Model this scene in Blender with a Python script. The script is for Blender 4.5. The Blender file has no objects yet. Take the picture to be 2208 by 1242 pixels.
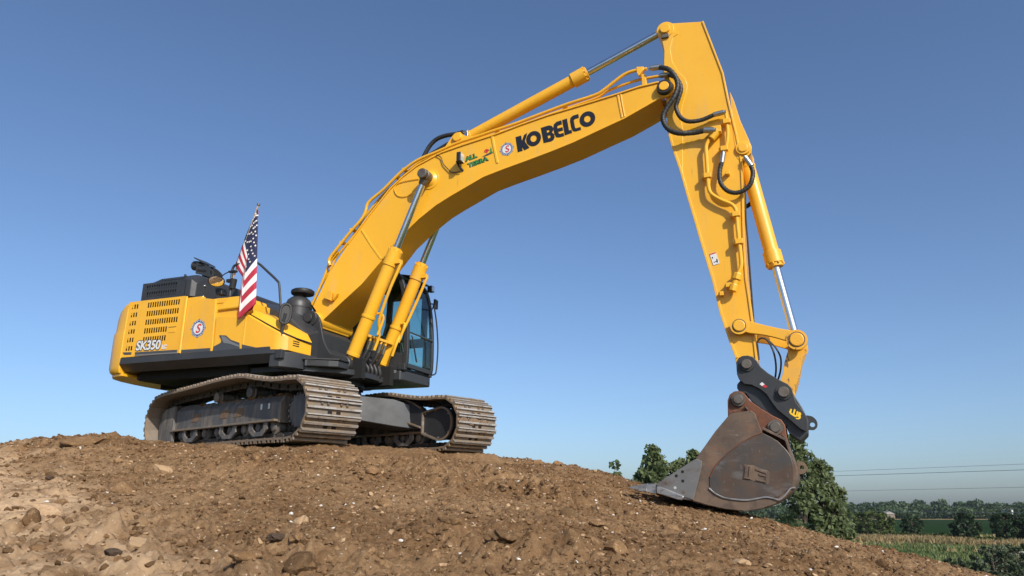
import bpy, bmesh, math, random
import numpy as np
from mathutils import Matrix, Vector

scene = bpy.context.scene
COL = scene.collection
R = math.radians

# ------------------------------------------------------------------ camera, sky, sun, exposure
cam_data = bpy.data.cameras.new('camera')
cam = bpy.data.objects.new('camera', cam_data)
COL.objects.link(cam)
cam.location = (0, 0, 4.5)
cam.rotation_euler = (R(90 + 16.7444), 0, 0)
cam_data.sensor_width = 36
cam_data.lens = 26.0651
cam_data.clip_start = 0.05
cam_data.clip_end = 20000
scene.camera = cam

SUN_AZ, SUN_EL = 152.0, 33.0            # degrees clockwise from +Y, degrees above the horizon
world = bpy.data.worlds.new('World')
scene.world = world
world.use_nodes = True
wn, wl = world.node_tree.nodes, world.node_tree.links
sky = wn.new('ShaderNodeTexSky')
sky.sky_type = 'NISHITA'
sky.sun_disc = False
sky.sun_elevation = R(SUN_EL)
sky.sun_rotation = R(SUN_AZ)
sky.altitude = 250
sky.air_density = 0.88
sky.dust_density = 2.0
sky.ozone_density = 4.8
wl.new(sky.outputs[0], wn['Background'].inputs[0])
wn['Background'].inputs[1].default_value = 0.109

sun_data = bpy.data.lights.new('sun', 'SUN')
sun = bpy.data.objects.new('sun', sun_data)
COL.objects.link(sun)
sun_data.energy = 3.6
sun_data.angle = R(0.53)
sun_data.color = (1.0, 0.94, 0.85)
sdir = Vector((math.sin(R(SUN_AZ)) * math.cos(R(SUN_EL)), math.cos(R(SUN_AZ)) * math.cos(R(SUN_EL)), math.sin(R(SUN_EL))))
sun.rotation_euler = sdir.to_track_quat('Z', 'Y').to_euler()
sun.location = (0, 0, 60)

scene.render.engine = 'CYCLES'
scene.cycles.use_denoising = True
scene.cycles.max_bounces = 8
scene.view_settings.view_transform = 'Standard'
scene.view_settings.look = 'None'
scene.view_settings.exposure = 0.5
scene.view_settings.gamma = 1.0
scene.view_settings.use_curve_mapping = False

# ------------------------------------------------------------------ materials
MAT = {}

def mix_node(nt, fac, a, b):
    m = nt.nodes.new('ShaderNodeMix')
    m.data_type = 'RGBA'
    for sock, val in ((m.inputs[0], fac), (m.inputs[6], a), (m.inputs[7], b)):
        if isinstance(val, (int, float)):
            sock.default_value = val
        elif isinstance(val, tuple):
            sock.default_value = (*val, 1)
        else:
            nt.links.new(val, sock)
    return m.outputs[2]

def noise_node(nt, scale, detail=4, rough=0.55, vec=None, dist=0.0):
    n = nt.nodes.new('ShaderNodeTexNoise')
    n.inputs['Scale'].default_value = scale
    n.inputs['Detail'].default_value = detail
    n.inputs['Roughness'].default_value = rough
    n.inputs['Distortion'].default_value = dist
    if vec is not None:
        nt.links.new(vec, n.inputs['Vector'])
    return n.outputs['Fac']

def ramp_node(nt, fac, lo, hi):
    r = nt.nodes.new('ShaderNodeMapRange')
    r.interpolation_type = 'SMOOTHSTEP'
    nt.links.new(fac, r.inputs[0])
    r.inputs[1].default_value = lo
    r.inputs[2].default_value = hi
    return r.outputs[0]

def scaled_vec(nt, scale, kind='Object'):
    tc = nt.nodes.new('ShaderNodeTexCoord')
    mp = nt.nodes.new('ShaderNodeMapping')
    mp.inputs['Scale'].default_value = scale
    nt.links.new(tc.outputs[kind], mp.inputs['Vector'])
    return mp.outputs['Vector']

def material(name, color, rough=0.5, metal=0.0, layers=(), bump=None, rough_var=None, spec=0.5, coat=0.0, vec_kind='Object'):
    """layers: (colour, noise scale, lo, hi, strength[, stretch]) ; bump: (scale, strength, distance)"""
    m = bpy.data.materials.new(name)
    m.use_nodes = True
    nt = m.node_tree
    b = nt.nodes['Principled BSDF']
    b.inputs['Roughness'].default_value = rough
    b.inputs['Metallic'].default_value = metal
    b.inputs['Specular IOR Level'].default_value = spec
    b.inputs['Coat Weight'].default_value = coat
    b.inputs['Coat Roughness'].default_value = 0.15
    col = tuple(color)
    for i, ly in enumerate(layers):
        c2, sc, lo, hi, st = ly[:5]
        stretch = ly[5] if len(ly) > 5 else (1, 1, 1)
        f = noise_node(nt, sc, 6, 0.62, scaled_vec(nt, stretch, vec_kind), 0.3)
        f = ramp_node(nt, f, lo, hi)
        mu = nt.nodes.new('ShaderNodeMath')
        mu.operation = 'MULTIPLY'
        nt.links.new(f, mu.inputs[0])
        mu.inputs[1].default_value = st
        col = mix_node(nt, mu.outputs[0], col, tuple(c2))
    if isinstance(col, tuple):
        b.inputs['Base Color'].default_value = (*col, 1)
    else:
        nt.links.new(col, b.inputs['Base Color'])
    if rough_var:
        f = noise_node(nt, rough_var[0], 5, 0.6, scaled_vec(nt, (1, 1, 1), vec_kind))
        r = nt.nodes.new('ShaderNodeMapRange')
        nt.links.new(f, r.inputs[0])
        r.inputs[1].default_value = 0.3
        r.inputs[2].default_value = 0.7
        r.inputs[3].default_value = rough_var[1]
        r.inputs[4].default_value = rough_var[2]
        nt.links.new(r.outputs[0], b.inputs['Roughness'])
    if bump:
        f = noise_node(nt, bump[0], 8, 0.6, scaled_vec(nt, (1, 1, 1), vec_kind))
        bn = nt.nodes.new('ShaderNodeBump')
        bn.inputs['Strength'].default_value = bump[1]
        bn.inputs['Distance'].default_value = bump[2]
        nt.links.new(f, bn.inputs['Height'])
        nt.links.new(bn.outputs[0], b.inputs['Normal'])
    MAT[name] = m
    return m

DUST = (0.34, 0.24, 0.15)
material('yellow_paint', (0.76, 0.392, 0.020), 0.36, layers=[((0.62, 0.28, 0.016), 1.1, 0.45, 0.75, 0.35), ((0.52, 0.36, 0.15), 2.6, 0.50, 0.78, 0.42, (1.6, 1.6, 0.3)), ((0.20, 0.12, 0.05), 26, 0.67, 0.75, 0.5), ((0.30, 0.17, 0.06), 9, 0.62, 0.80, 0.45, (2.5, 2.5, 0.25))], rough_var=(3, 0.28, 0.50), bump=(160, 0.04, 0.002), coat=0.15)
material('worn_yellow_paint', (0.72, 0.36, 0.03), 0.45, layers=[((0.045, 0.035, 0.03), 7, 0.56, 0.62, 0.85, (1.6, 1.6, 0.7)), (DUST, 2.3, 0.5, 0.8, 0.3)])
material('dark_paint', (0.029, 0.031, 0.034), 0.42, layers=[((0.10, 0.085, 0.07), 2.0, 0.5, 0.85, 0.35, (1, 1, 0.4)), ((0.015, 0.016, 0.017), 1.3, 0.5, 0.8, 0.5)], rough_var=(4, 0.34, 0.6))
material('dusty_dark_paint', (0.085, 0.085, 0.086), 0.6, layers=[((0.25, 0.20, 0.15), 3.2, 0.42, 0.70, 0.75, (3.0, 3.0, 0.5)), (DUST, 9, 0.55, 0.8, 0.5)], rough_var=(5, 0.5, 0.8))
material('black_plastic', (0.014, 0.014, 0.015), 0.5, layers=[((0.05, 0.045, 0.04), 6, 0.5, 0.8, 0.4)])
material('dark_void', (0.006, 0.006, 0.006), 0.9)
material('rubber_hose', (0.018, 0.018, 0.019), 0.55, layers=[((0.07, 0.06, 0.05), 12, 0.5, 0.8, 0.4)], bump=(90, 0.2, 0.003))
material('chrome_rod', (0.66, 0.67, 0.69), 0.24, 1.0, layers=[((0.45, 0.44, 0.42), 5, 0.5, 0.8, 0.4)])
material('bare_fitting', (0.45, 0.45, 0.44), 0.35, 1.0)
material('pin_steel', (0.16, 0.14, 0.12), 0.5, 0.6, layers=[((0.10, 0.06, 0.035), 18, 0.45, 0.7, 0.6)])
material('track_steel', (0.215, 0.18, 0.145), 0.6, 0.3, layers=[((0.27, 0.185, 0.11), 4.0, 0.40, 0.60, 0.9), ((0.12, 0.10, 0.085), 11, 0.5, 0.7, 0.55), ((0.48, 0.46, 0.43), 3.2, 0.60, 0.75, 0.6, (1, 0.3, 1))], rough_var=(7, 0.4, 0.75), bump=(45, 0.3, 0.006))
material('grouser_steel', (0.50, 0.47, 0.43), 0.45, 0.5, layers=[((0.28, 0.22, 0.16), 4.0, 0.45, 0.65, 0.8), ((0.16, 0.13, 0.10), 14, 0.52, 0.7, 0.7)], rough_var=(9, 0.35, 0.65))
material('track_mud_and_shade', (0.20, 0.13, 0.08), 0.95, layers=[((0.10, 0.065, 0.04), 9, 0.4, 0.7, 0.7)], bump=(40, 0.6, 0.02))  # mud on the shoes, and the shadow patches painted on the frames
material('chain_steel', (0.055, 0.048, 0.042), 0.7, 0.2, layers=[((0.17, 0.125, 0.085), 7, 0.45, 0.7, 0.7)], bump=(40, 0.3, 0.006))
material('bucket_rust', (0.118, 0.084, 0.062), 0.56, 0.3, layers=[((0.21, 0.085, 0.04), 3.4, 0.54, 0.68, 0.4), ((0.30, 0.27, 0.24), 34, 0.60, 0.70, 0.55, (0.22, 1, 1.2)), ((0.20, 0.135, 0.09), 2.2, 0.42, 0.66, 0.7), ((0.075, 0.055, 0.045), 5.5, 0.48, 0.66, 0.6), ((0.26, 0.24, 0.22), 22, 0.66, 0.74, 0.5, (1, 1, 2.5))], rough_var=(6, 0.42, 0.75), bump=(30, 0.25, 0.005))
material('bucket_ear_rust', (0.17, 0.062, 0.030), 0.6, 0.25, layers=[((0.085, 0.045, 0.03), 4.5, 0.45, 0.65, 0.8), ((0.27, 0.13, 0.07), 13, 0.6, 0.72, 0.5)], rough_var=(6, 0.45, 0.75), bump=(30, 0.25, 0.004))
material('bucket_steel', (0.085, 0.077, 0.072), 0.42, 0.5, layers=[((0.12, 0.078, 0.054), 2.6, 0.43, 0.64, 0.85), ((0.30, 0.28, 0.26), 40, 0.63, 0.71, 0.6, (1.2, 1, 0.18)),  ((0.20, 0.195, 0.19), 4.0, 0.52, 0.7, 0.5, (0.6, 1, 2.2)), ((0.30, 0.28, 0.25), 48, 0.68, 0.76, 0.5)], rough_var=(5, 0.34, 0.65), bump=(26, 0.2, 0.004))
material('worn_steel', (0.42, 0.41, 0.40), 0.38, 0.85, layers=[((0.22, 0.20, 0.18), 9, 0.48, 0.66, 0.7, (1, 1, 3)), ((0.20, 0.13, 0.085), 14, 0.6, 0.7, 0.5)], rough_var=(12, 0.28, 0.55))
material('cutter_steel', (0.21, 0.205, 0.20), 0.45, 0.6, layers=[((0.14, 0.10, 0.075), 5, 0.5, 0.7, 0.6), ((0.34, 0.33, 0.32), 12, 0.6, 0.72, 0.5, (1, 1, 3))], rough_var=(8, 0.36, 0.6))
material('black_decal', (0.012, 0.013, 0.018), 0.35)
material('white_decal', (0.62, 0.62, 0.61), 0.4)
material('grey_decal', (0.055, 0.058, 0.064), 0.35)
material('silver_decal', (0.15, 0.155, 0.16), 0.35)
material('red_decal', (0.50, 0.025, 0.03), 0.4)
material('blue_decal', (0.045, 0.085, 0.22), 0.4)
material('green_decal', (0.05, 0.23, 0.05), 0.4)
material('amber_decal', (0.85, 0.52, 0.03), 0.4)
material('lamp_face', (0.75, 0.76, 0.76), 0.15, 0.6)
material('mirror_glass', (0.85, 0.86, 0.87), 0.03, 1.0)
material('flag_red', (0.40, 0.022, 0.045), 0.85, layers=[((0.30, 0.016, 0.03), 30, 0.4, 0.7, 0.4)])
material('flag_white', (0.72, 0.68, 0.66), 0.85)
material('flag_navy', (0.016, 0.020, 0.060), 0.85)
material('pole_wood', (0.42, 0.30, 0.18), 0.5)

def glass_material(name, tint, rough, transp):
    m = bpy.data.materials.new(name)
    m.use_nodes = True
    nt = m.node_tree
    nt.nodes.remove(nt.nodes['Principled BSDF'])
    out = nt.nodes['Material Output']
    tr = nt.nodes.new('ShaderNodeBsdfTransparent')
    tr.inputs[0].default_value = (*tint, 1)
    gl = nt.nodes.new('ShaderNodeBsdfGlossy')
    gl.inputs['Roughness'].default_value = rough
    lw = nt.nodes.new('ShaderNodeLayerWeight')
    lw.inputs[0].default_value = 0.5
    pw = nt.nodes.new('ShaderNodeMath')
    pw.operation = 'POWER'
    nt.links.new(lw.outputs['Facing'], pw.inputs[0])
    pw.inputs[1].default_value = 4.0
    fr = nt.nodes.new('ShaderNodeMath')
    fr.operation = 'MULTIPLY_ADD'
    nt.links.new(pw.outputs[0], fr.inputs[0])
    fr.inputs[1].default_value = 0.85
    fr.inputs[2].default_value = 0.04
    mx = nt.nodes.new('ShaderNodeMixShader')
    nt.links.new(fr.outputs[0], mx.inputs[0])
    nt.links.new(tr.outputs[0], mx.inputs[1])
    nt.links.new(gl.outputs[0], mx.inputs[2])
    nt.links.new(mx.outputs[0], out.inputs[0])
    MAT[name] = m
glass_material('cab_glass', (0.77, 0.90, 0.875), 0.02, 0.8)

def foliage_material(name, dark, light, scale=0.7, trans=0.25):
    m = bpy.data.materials.new(name)
    m.use_nodes = True
    nt = m.node_tree
    b = nt.nodes['Principled BSDF']
    b.inputs['Roughness'].default_value = 0.55
    b.inputs['Specular IOR Level'].default_value = 0.25
    geo = nt.nodes.new('ShaderNodeNewGeometry')
    f = noise_node(nt, scale, 3, 0.6, geo.outputs['Position'])
    f = ramp_node(nt, f, 0.35, 0.65)
    c = mix_node(nt, f, dark, light)
    rnd = nt.nodes.new('ShaderNodeMapRange')
    nt.links.new(geo.outputs['Random Per Island'], rnd.inputs[0])
    rnd.inputs[3].default_value = 0.8
    rnd.inputs[4].default_value = 1.3
    hs = nt.nodes.new('ShaderNodeHueSaturation')
    nt.links.new(c, hs.inputs['Color'])
    nt.links.new(rnd.outputs[0], hs.inputs['Value'])
    nt.links.new(hs.outputs[0], b.inputs['Base Color'])
    tl = nt.nodes.new('ShaderNodeBsdfTranslucent')
    nt.links.new(hs.outputs[0], tl.inputs[0])
    mx = nt.nodes.new('ShaderNodeMixShader')
    mx.inputs[0].default_value = trans
    nt.links.new(b.outputs[0], mx.inputs[1])
    nt.links.new(tl.outputs[0], mx.inputs[2])
    nt.links.new(mx.outputs[0], nt.nodes['Material Output'].inputs[0])
    MAT[name] = m
foliage_material('cottonwood_leaves', (0.112, 0.148, 0.060), (0.190, 0.225, 0.108), 1.2, 0.5)
foliage_material('willow_leaves', (0.060, 0.090, 0.026), (0.115, 0.150, 0.044), 0.35)
foliage_material('dark_leaves', (0.026, 0.052, 0.022), (0.050, 0.085, 0.034), 0.35)
foliage_material('wood_leaves', (0.026, 0.050, 0.020), (0.055, 0.088, 0.032), 0.05, 0.1)
foliage_material('weed_leaves', (0.070, 0.110, 0.032), (0.140, 0.165, 0.058), 0.10)
foliage_material('shrub_leaves', (0.06, 0.085, 0.045), (0.12, 0.145, 0.085), 0.4)
foliage_material('straw_leaves', (0.19, 0.15, 0.065), (0.31, 0.225, 0.11), 0.2)
material('bark', (0.12, 0.09, 0.065), 0.9, layers=[((0.06, 0.045, 0.035), 8, 0.4, 0.7, 0.7, (1, 1, 0.2))])

# ------------------------------------------------------------------ mesh helpers
class MB:
    """collects vertices and faces for one mesh"""
    def __init__(self):
        self.v, self.f, self.mi, self.cur = [], [], [], 0

    def mat(self, i):
        self.cur = i
        return self

    def add(self, vs, fs):
        n = len(self.v)
        self.v += [tuple(p) for p in vs]
        self.f += [tuple(i + n for i in f) for f in fs]
        self.mi += [self.cur] * len(fs)
        return self

    def prism(self, prof, y0, y1):
        """(x, z) outline pushed from y0 to y1"""
        n = len(prof)
        vs = [(p[0], y0, p[-1]) for p in prof] + [(p[0], y1, p[-1]) for p in prof]
        fs = [tuple(range(n)), tuple(range(2 * n - 1, n - 1, -1))]
        fs += [(i, (i + 1) % n, n + (i + 1) % n, n + i) for i in range(n)]
        return self.add(vs, fs)

    def prism_z(self, prof, z0, z1):
        n = len(prof)
        vs = [(p[0], p[1], z0) for p in prof] + [(p[0], p[1], z1) for p in prof]
        fs = [tuple(range(n)), tuple(range(2 * n - 1, n - 1, -1))]
        fs += [(i, (i + 1) % n, n + (i + 1) % n, n + i) for i in range(n)]
        return self.add(vs, fs)

    def box(self, x0, x1, y0, y1, z0, z1):
        return self.prism([(x0, z0), (x1, z0), (x1, z1), (x0, z1)], y0, y1)

    def loft(self, rings, close=True, caps=True):
        """rings of equal point counts joined in order"""
        n = len(rings[0])
        vs = [p for r in rings for p in r]
        fs = []
        for k in range(len(rings) - 1):
            for i in range(n if close else n - 1):
                j = (i + 1) % n
                fs.append((k * n + i, k * n + j, (k + 1) * n + j, (k + 1) * n + i))
        if caps and close:
            fs.append(tuple(range(n - 1, -1, -1)))
            fs.append(tuple(range((len(rings) - 1) * n, len(rings) * n)))
        return self.add(vs, fs)

    def revolve(self, p0, p1, prof, seg=24):
        """prof: (distance along p0->p1 in metres, radius)"""
        p0, p1 = Vector(p0), Vector(p1)
        ax = (p1 - p0).normalized()
        a = ax.orthogonal().normalized()
        b = ax.cross(a)
        rings = []
        for t, r in prof:
            c = p0 + ax * t
            rings.append([tuple(c + (a * math.cos(2 * math.pi * i / seg) + b * math.sin(2 * math.pi * i / seg)) * r) for i in range(seg)])
        return self.loft(rings)

    def cyl(self, p0, p1, r, seg=24, ch=0.006):
        L = (Vector(p1) - Vector(p0)).length
        ch = min(ch, r * 0.3, L * 0.3)
        return self.revolve(p0, p1, [(0, r - ch), (ch, r), (L - ch, r), (L, r - ch)], seg)

    def tube(self, pts, r, seg=10, smooth=0):
        P = [Vector(p) for p in pts]
        if smooth:
            P = spline(P, smooth)
        rings = []
        up = None
        for i, p in enumerate(P):
            t = (P[min(i + 1, len(P) - 1)] - P[max(i - 1, 0)]).normalized()
            if up is None:
                up = t.orthogonal().normalized()
            up = (up - t * up.dot(t)).normalized()
            s = t.cross(up)
            rr = r(i / (len(P) - 1)) if callable(r) else r
            rings.append([tuple(p + (up * math.cos(2 * math.pi * k / seg) + s * math.sin(2 * math.pi * k / seg)) * rr) for k in range(seg)])
        return self.loft(rings)

    def strip(self, pts, w, y0, y1, smooth=0):
        """a flat bar of width w following an (x, z) line, from y0 to y1"""
        P = [Vector((p[0], p[-1])) for p in pts]
        if smooth:
            P = [Vector((q.x, q.y)) for q in spline([Vector((p.x, p.y, 0)) for p in P], smooth)]
        L, Rr = [], []
        for i, p in enumerate(P):
            t = (P[min(i + 1, len(P) - 1)] - P[max(i - 1, 0)]).normalized()
            n = Vector((-t.y, t.x)) * w / 2
            L.append(p + n)
            Rr.append(p - n)
        rings = [[(l.x, y0, l.y), (l.x, y1, l.y), (r.x, y1, r.y), (r.x, y0, r.y)] for l, r in zip(L, Rr)]
        return self.loft(rings)

    def mesh(self, name, mats, smooth=30):
        me = bpy.data.meshes.new(name)
        me.from_pydata(self.v, [], self.f)
        for m in mats:
            me.materials.append(MAT[m])
        me.polygons.foreach_set('material_index', self.mi)
        bm = bmesh.new()
        bm.from_mesh(me)
        bmesh.ops.recalc_face_normals(bm, faces=bm.faces)
        bm.to_mesh(me)
        bm.free()
        if smooth:
            me.polygons.foreach_set('use_smooth', [True] * len(me.polygons))
            me.set_sharp_from_angle(angle=R(smooth))
        me.update()
        return me

    def build(self, name, mats, parent=None, bevel=0, smooth=30, label=None, rot=None, segs=2):
        if isinstance(mats, str):
            mats = [mats]
        o = bpy.data.objects.new(name, self.mesh(name, mats, smooth))
        COL.objects.link(o)
        if parent is not None:
            o.parent = parent
        if rot is not None:
            o.rotation_euler = rot
        if bevel:
            md = o.modifiers.new('bevel', 'BEVEL')
            md.width = bevel
            md.segments = segs
            md.limit_method = 'ANGLE'
            md.angle_limit = R(32)
            md.harden_normals = True
        if label:
            o['label'] = label
        return o

def spline(P, n=6, closed=False):
    out = []
    m = len(P)
    rng = range(m if closed else m - 1)
    for i in rng:
        if closed:
            a, b, c, d = P[(i - 1) % m], P[i], P[(i + 1) % m], P[(i + 2) % m]
        else:
            a, b, c, d = P[max(i - 1, 0)], P[i], P[i + 1], P[min(i + 2, m - 1)]
        for k in range(n):
            t = k / n
            out.append(0.5 * ((2 * b) + (c - a) * t + (2 * a - 5 * b + 4 * c - d) * t * t + (3 * b - a - 3 * c + d) * t ** 3))
    if not closed:
        out.append(P[-1])
    return out

def smooth_outline(pts, n=4):
    """rounded closed (x, z) outline"""
    return [(q.x, q.z) for q in spline([Vector((p[0], 0, p[-1])) for p in pts], n, True)]

def circle(cx, cz, r, seg=28, a0=0.0, a1=2 * math.pi):
    full = abs(a1 - a0 - 2 * math.pi) < 1e-6
    k = seg if full else seg + 1
    return [(cx + r * math.cos(a0 + (a1 - a0) * i / seg), cz + r * math.sin(a0 + (a1 - a0) * i / seg)) for i in range(k)]

def tag(o, label, cat, group=None, kind=None):
    o['label'] = label
    o['category'] = cat
    if group:
        o['group'] = group
    if kind:
        o['kind'] = kind
    return o

def setting(o, kind='structure', label=None):
    o['kind'] = kind
    if label:
        o['label'] = label
    return o

def curve_mesh(loops, offset=0.0, extrude=0.0):
    """filled 2-D outlines (holes by winding overlap) -> (verts, faces)"""
    cu = bpy.data.curves.new('outline', 'CURVE')
    cu.dimensions = '2D'
    cu.fill_mode = 'BOTH'
    cu.offset = offset
    cu.extrude = extrude
    for lp in loops:
        sp = cu.splines.new('POLY')
        sp.points.add(len(lp) - 1)
        for p, q in zip(sp.points, lp):
            p.co = (q[0], q[-1], 0, 1)
        sp.use_cyclic_u = True
    return _grab(cu)

def holed(mb, outline, holes, y0, y1):
    """(x, z) plate with round openings, from y0 to y1"""
    vs, fs = curve_mesh([[(p[0], p[-1]) for p in outline]] + holes, extrude=(y1 - y0) / 2)
    return mb.add([(v[0], (y0 + y1) / 2 + v[2], v[1]) for v in vs], fs)

def text_mesh(s, size, offset=0.0, shear=0.0, spacing=1.0, align='LEFT'):
    cu = bpy.data.curves.new('lettering', 'FONT')
    cu.body = s
    cu.size = size
    cu.offset = offset
    cu.shear = shear
    cu.space_character = spacing
    cu.align_x = align
    cu.resolution_u = 4
    return _grab(cu)

def _grab(cu):
    o = bpy.data.objects.new('outline_source', cu)
    COL.objects.link(o)
    bpy.context.view_layer.update()
    me = bpy.data.meshes.new_from_object(o.evaluated_get(bpy.context.evaluated_depsgraph_get()))
    vs = [tuple(v.co) for v in me.vertices]
    fs = [tuple(p.vertices) for p in me.polygons]
    bpy.data.objects.remove(o)
    bpy.data.curves.remove(cu)
    bpy.data.meshes.remove(me)
    return vs, fs

def decal(name, layers, parent, smooth=0):
    """layers: (verts2d, faces, origin, axis_u, axis_v, lift direction, lift, material)"""
    mb, mats = MB(), []
    for vs, fs, org, eu, ev, en, lift, m in layers:
        if m not in mats:
            mats.append(m)
        mb.mat(mats.index(m))
        org, eu, ev, en = Vector(org), Vector(eu), Vector(ev), Vector(en)
        mb.add([tuple(org + eu * v[0] + ev * v[1] + en * lift) for v in vs], fs)
    me = bpy.data.meshes.new(name)
    me.from_pydata(mb.v, [], mb.f)
    for m in mats:
        me.materials.append(MAT[m])
    me.polygons.foreach_set('material_index', mb.mi)
    o = bpy.data.objects.new(name, me)
    COL.objects.link(o)
    o.parent = parent
    return o

# ------------------------------------------------------------------ terrain
ORG = Vector((-3.1984, 12.1168, 5.3875))                       # under the swing centre, at the foot of the tracks
ROT = (0.01114, 0.02045, -0.73386)
PHI = 0.35718                               # how far the upper body is swung on the undercarriage
TRACK_M = Matrix.Rotation(ROT[2], 4, 'Z') @ Matrix.Rotation(ROT[1], 4, 'Y') @ Matrix.Rotation(ROT[0], 4, 'X')
PLAIN = 0.0

rng = np.random.default_rng(7)

def hash2(ix, iy, seed):
    h = (ix.astype(np.int64) * 374761393 + iy.astype(np.int64) * 668265263 + seed * 974634777) & 0x7fffffff
    h = ((h ^ (h >> 13)) * 1274126177) & 0x7fffffff
    h = h ^ (h >> 16)
    return (h & 0xffff) / 65535.0

def vnoise(x, y, seed):
    ix, iy = np.floor(x), np.floor(y)
    fx, fy = x - ix, y - iy
    fx, fy = fx * fx * fx * (fx * (fx * 6 - 15) + 10), fy * fy * fy * (fy * (fy * 6 - 15) + 10)
    a, b = hash2(ix, iy, seed), hash2(ix + 1, iy, seed)
    c, d = hash2(ix, iy + 1, seed), hash2(ix + 1, iy + 1, seed)
    return (a + (b - a) * fx) * (1 - fy) + (c + (d - c) * fx) * fy - 0.5

def fbm(x, y, seed, octv=4, gain=0.5):
    s, a = 0, 1.0
    for o in range(octv):
        s = s + a * vnoise(x * 2 ** o + 17.3 * o, y * 2 ** o - 9.1 * o, seed + o)
        a *= gain
    return s

def clods(x, y, cell, seed, keep=0.8):
    """heaped lumps: a rounded stone-like dome in most cells, sizes and tilts differing"""
    wx = x + 0.35 * cell * fbm(x / cell * 1.3, y / cell * 1.3, seed + 50, 2)
    wy = y + 0.35 * cell * fbm(x / cell * 1.3, y / cell * 1.3, seed + 60, 2)
    gx, gy = wx / cell, wy / cell
    ix, iy = np.floor(gx), np.floor(gy)
    best = np.zeros_like(x)
    for dx in (-1, 0, 1):
        for dy in (-1, 0, 1):
            cx, cy = ix + dx, iy + dy
            px, py = cx + hash2(cx, cy, seed), cy + hash2(cx, cy, seed + 1)
            r = 0.30 + 0.45 * hash2(cx, cy, seed + 2)
            on = hash2(cx, cy, seed + 3) < keep
            ang = hash2(cx, cy, seed + 4) * 6.28
            st = 0.55 + 0.45 * hash2(cx, cy, seed + 5)
            ux, uy = gx - px, gy - py
            a = ux * np.cos(ang) + uy * np.sin(ang)
            b = (-ux * np.sin(ang) + uy * np.cos(ang)) / st
            d2 = (a * a + b * b) / (r * r)
            tilt = 1 + 0.6 * a / r
            h = np.where(on & (d2 < 1), np.sqrt(np.maximum(1 - d2, 0)) * r * st * tilt, 0)
            best = np.maximum(best, h)
    return best * cell

CTRL = [(-2.71, 4.20, 4.172), (-3.41, 5.20, 4.360), (-4.81, 7.20, 4.719), (-6.07, 9.00, 5.092), (-7.33, 10.80, 5.444), (-6.67, 11.00, 5.528), (-5.98, 11.10, 5.577), (-2.15, 4.20, 4.172), (-3.03, 5.80, 4.442), (-4.36, 8.20, 4.893), (-5.48, 11.50, 5.525), (-1.72, 4.30, 4.164), (-2.41, 5.90, 4.440), (-3.28, 7.90, 4.832), (-4.52, 10.75, 5.445), (-3.79, 10.20, 5.372), (-3.16, 9.65, 5.301), (-1.19, 4.40, 4.155), (-1.61, 5.80, 4.408), (-2.05, 7.30, 4.721), (-2.59, 9.10, 5.228), (-2.28, 9.20, 5.214), (-2.01, 9.55, 5.229), (-0.59, 4.50, 4.147), (-0.79, 5.90, 4.406), (-1.02, 7.50, 4.726), (-1.51, 10.10, 5.235), (-0.96, 10.90, 5.279), (-0.00, 4.60, 4.139), (-0.00, 6.00, 4.370), (-0.00, 7.70, 4.687), (-0.00, 9.70, 5.049), (-0.39, 11.70, 5.343), (0.19, 12.30, 5.357), (1.10, 12.40, 5.150), (1.79, 12.00, 4.930), (2.28, 11.60, 4.773), (2.67, 11.20, 4.640), (1.16, 9.80, 4.823), (0.89, 7.60, 4.508), (1.44, 9.45, 4.696), (0.85, 4.90, 4.115), (1.12, 6.40, 4.325), (3.06, 10.30, 4.475), (2.03, 9.25, 4.541), (2.37, 8.90, 4.427), (2.68, 8.70, 4.364), (1.54, 5.30, 4.084), (2.03, 6.90, 4.272), (3.36, 9.60, 4.389), (3.88, 9.40, 4.210), (4.27, 9.30, 4.098), (2.19, 5.80, 4.044), (2.75, 7.20, 4.181), (3.37, 7.20, 4.060), (4.85, 9.20, 3.958), (5.37, 9.20, 3.826), (5.92, 9.20, 3.675), (3.98, 7.20, 3.933), (4.22, 6.60, 3.773), (-3.36, 4.40, 4.156), (-8.65, 10.80, 5.406), (-5.68, 7.20, 4.719)]
FOOT = [(x, y, 0.05) for x in (-2.3, -0.8, 0.8, 2.1) for y in (-1.3, 0, 1.3)]
BEYOND = [(-7.5, 14.5, 5.1), (-5.5, 15.5, 5.2), (-3, 15.5, 5.2), (-0.5, 15.2, 5.0), (-10, 14, 4.4), (-8, 18, 3.6), (-3, 19, 3.8), (1.5, 16, 4.0), (4, 14.5, 3.2), (6, 13, 2.2), (8, 11.5, 1.6), (9, 8.5, 1.6), (2, 20, 2.2), (6, 18, 1.2), (-12, 10, 4.2), (-12, 5, 3.4), (-6, 3, 3.1), (-5, 0, 2.8), (0, 2.2, 3.25), (0, 0, 2.9), (4, 2.2, 3.0), (5, 0, 2.6), (9, 4, 1.6), (0, -3, 2.4)]
ctrl = [Vector(c) for c in CTRL] + [ORG + (TRACK_M.to_3x3() @ Vector(p)) for p in FOOT] + [Vector(p) for p in BEYOND]
cxy = np.array([(c.x, c.y) for c in ctrl])
cz = np.array([c.z for c in ctrl])
def tps_k(r2):
    return np.where(r2 > 1e-9, 0.5 * r2 * np.log(np.maximum(r2, 1e-9)), 0.0)
_n = len(cxy)
_K = tps_k(((cxy[:, None] - cxy[None]) ** 2).sum(2)) + np.eye(_n) * 0.012
_Pm = np.c_[np.ones(_n), cxy]
_A = np.block([[_K, _Pm], [_Pm.T, np.zeros((3, 3))]])
_w = np.linalg.solve(_A, np.r_[cz, 0, 0, 0])

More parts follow.
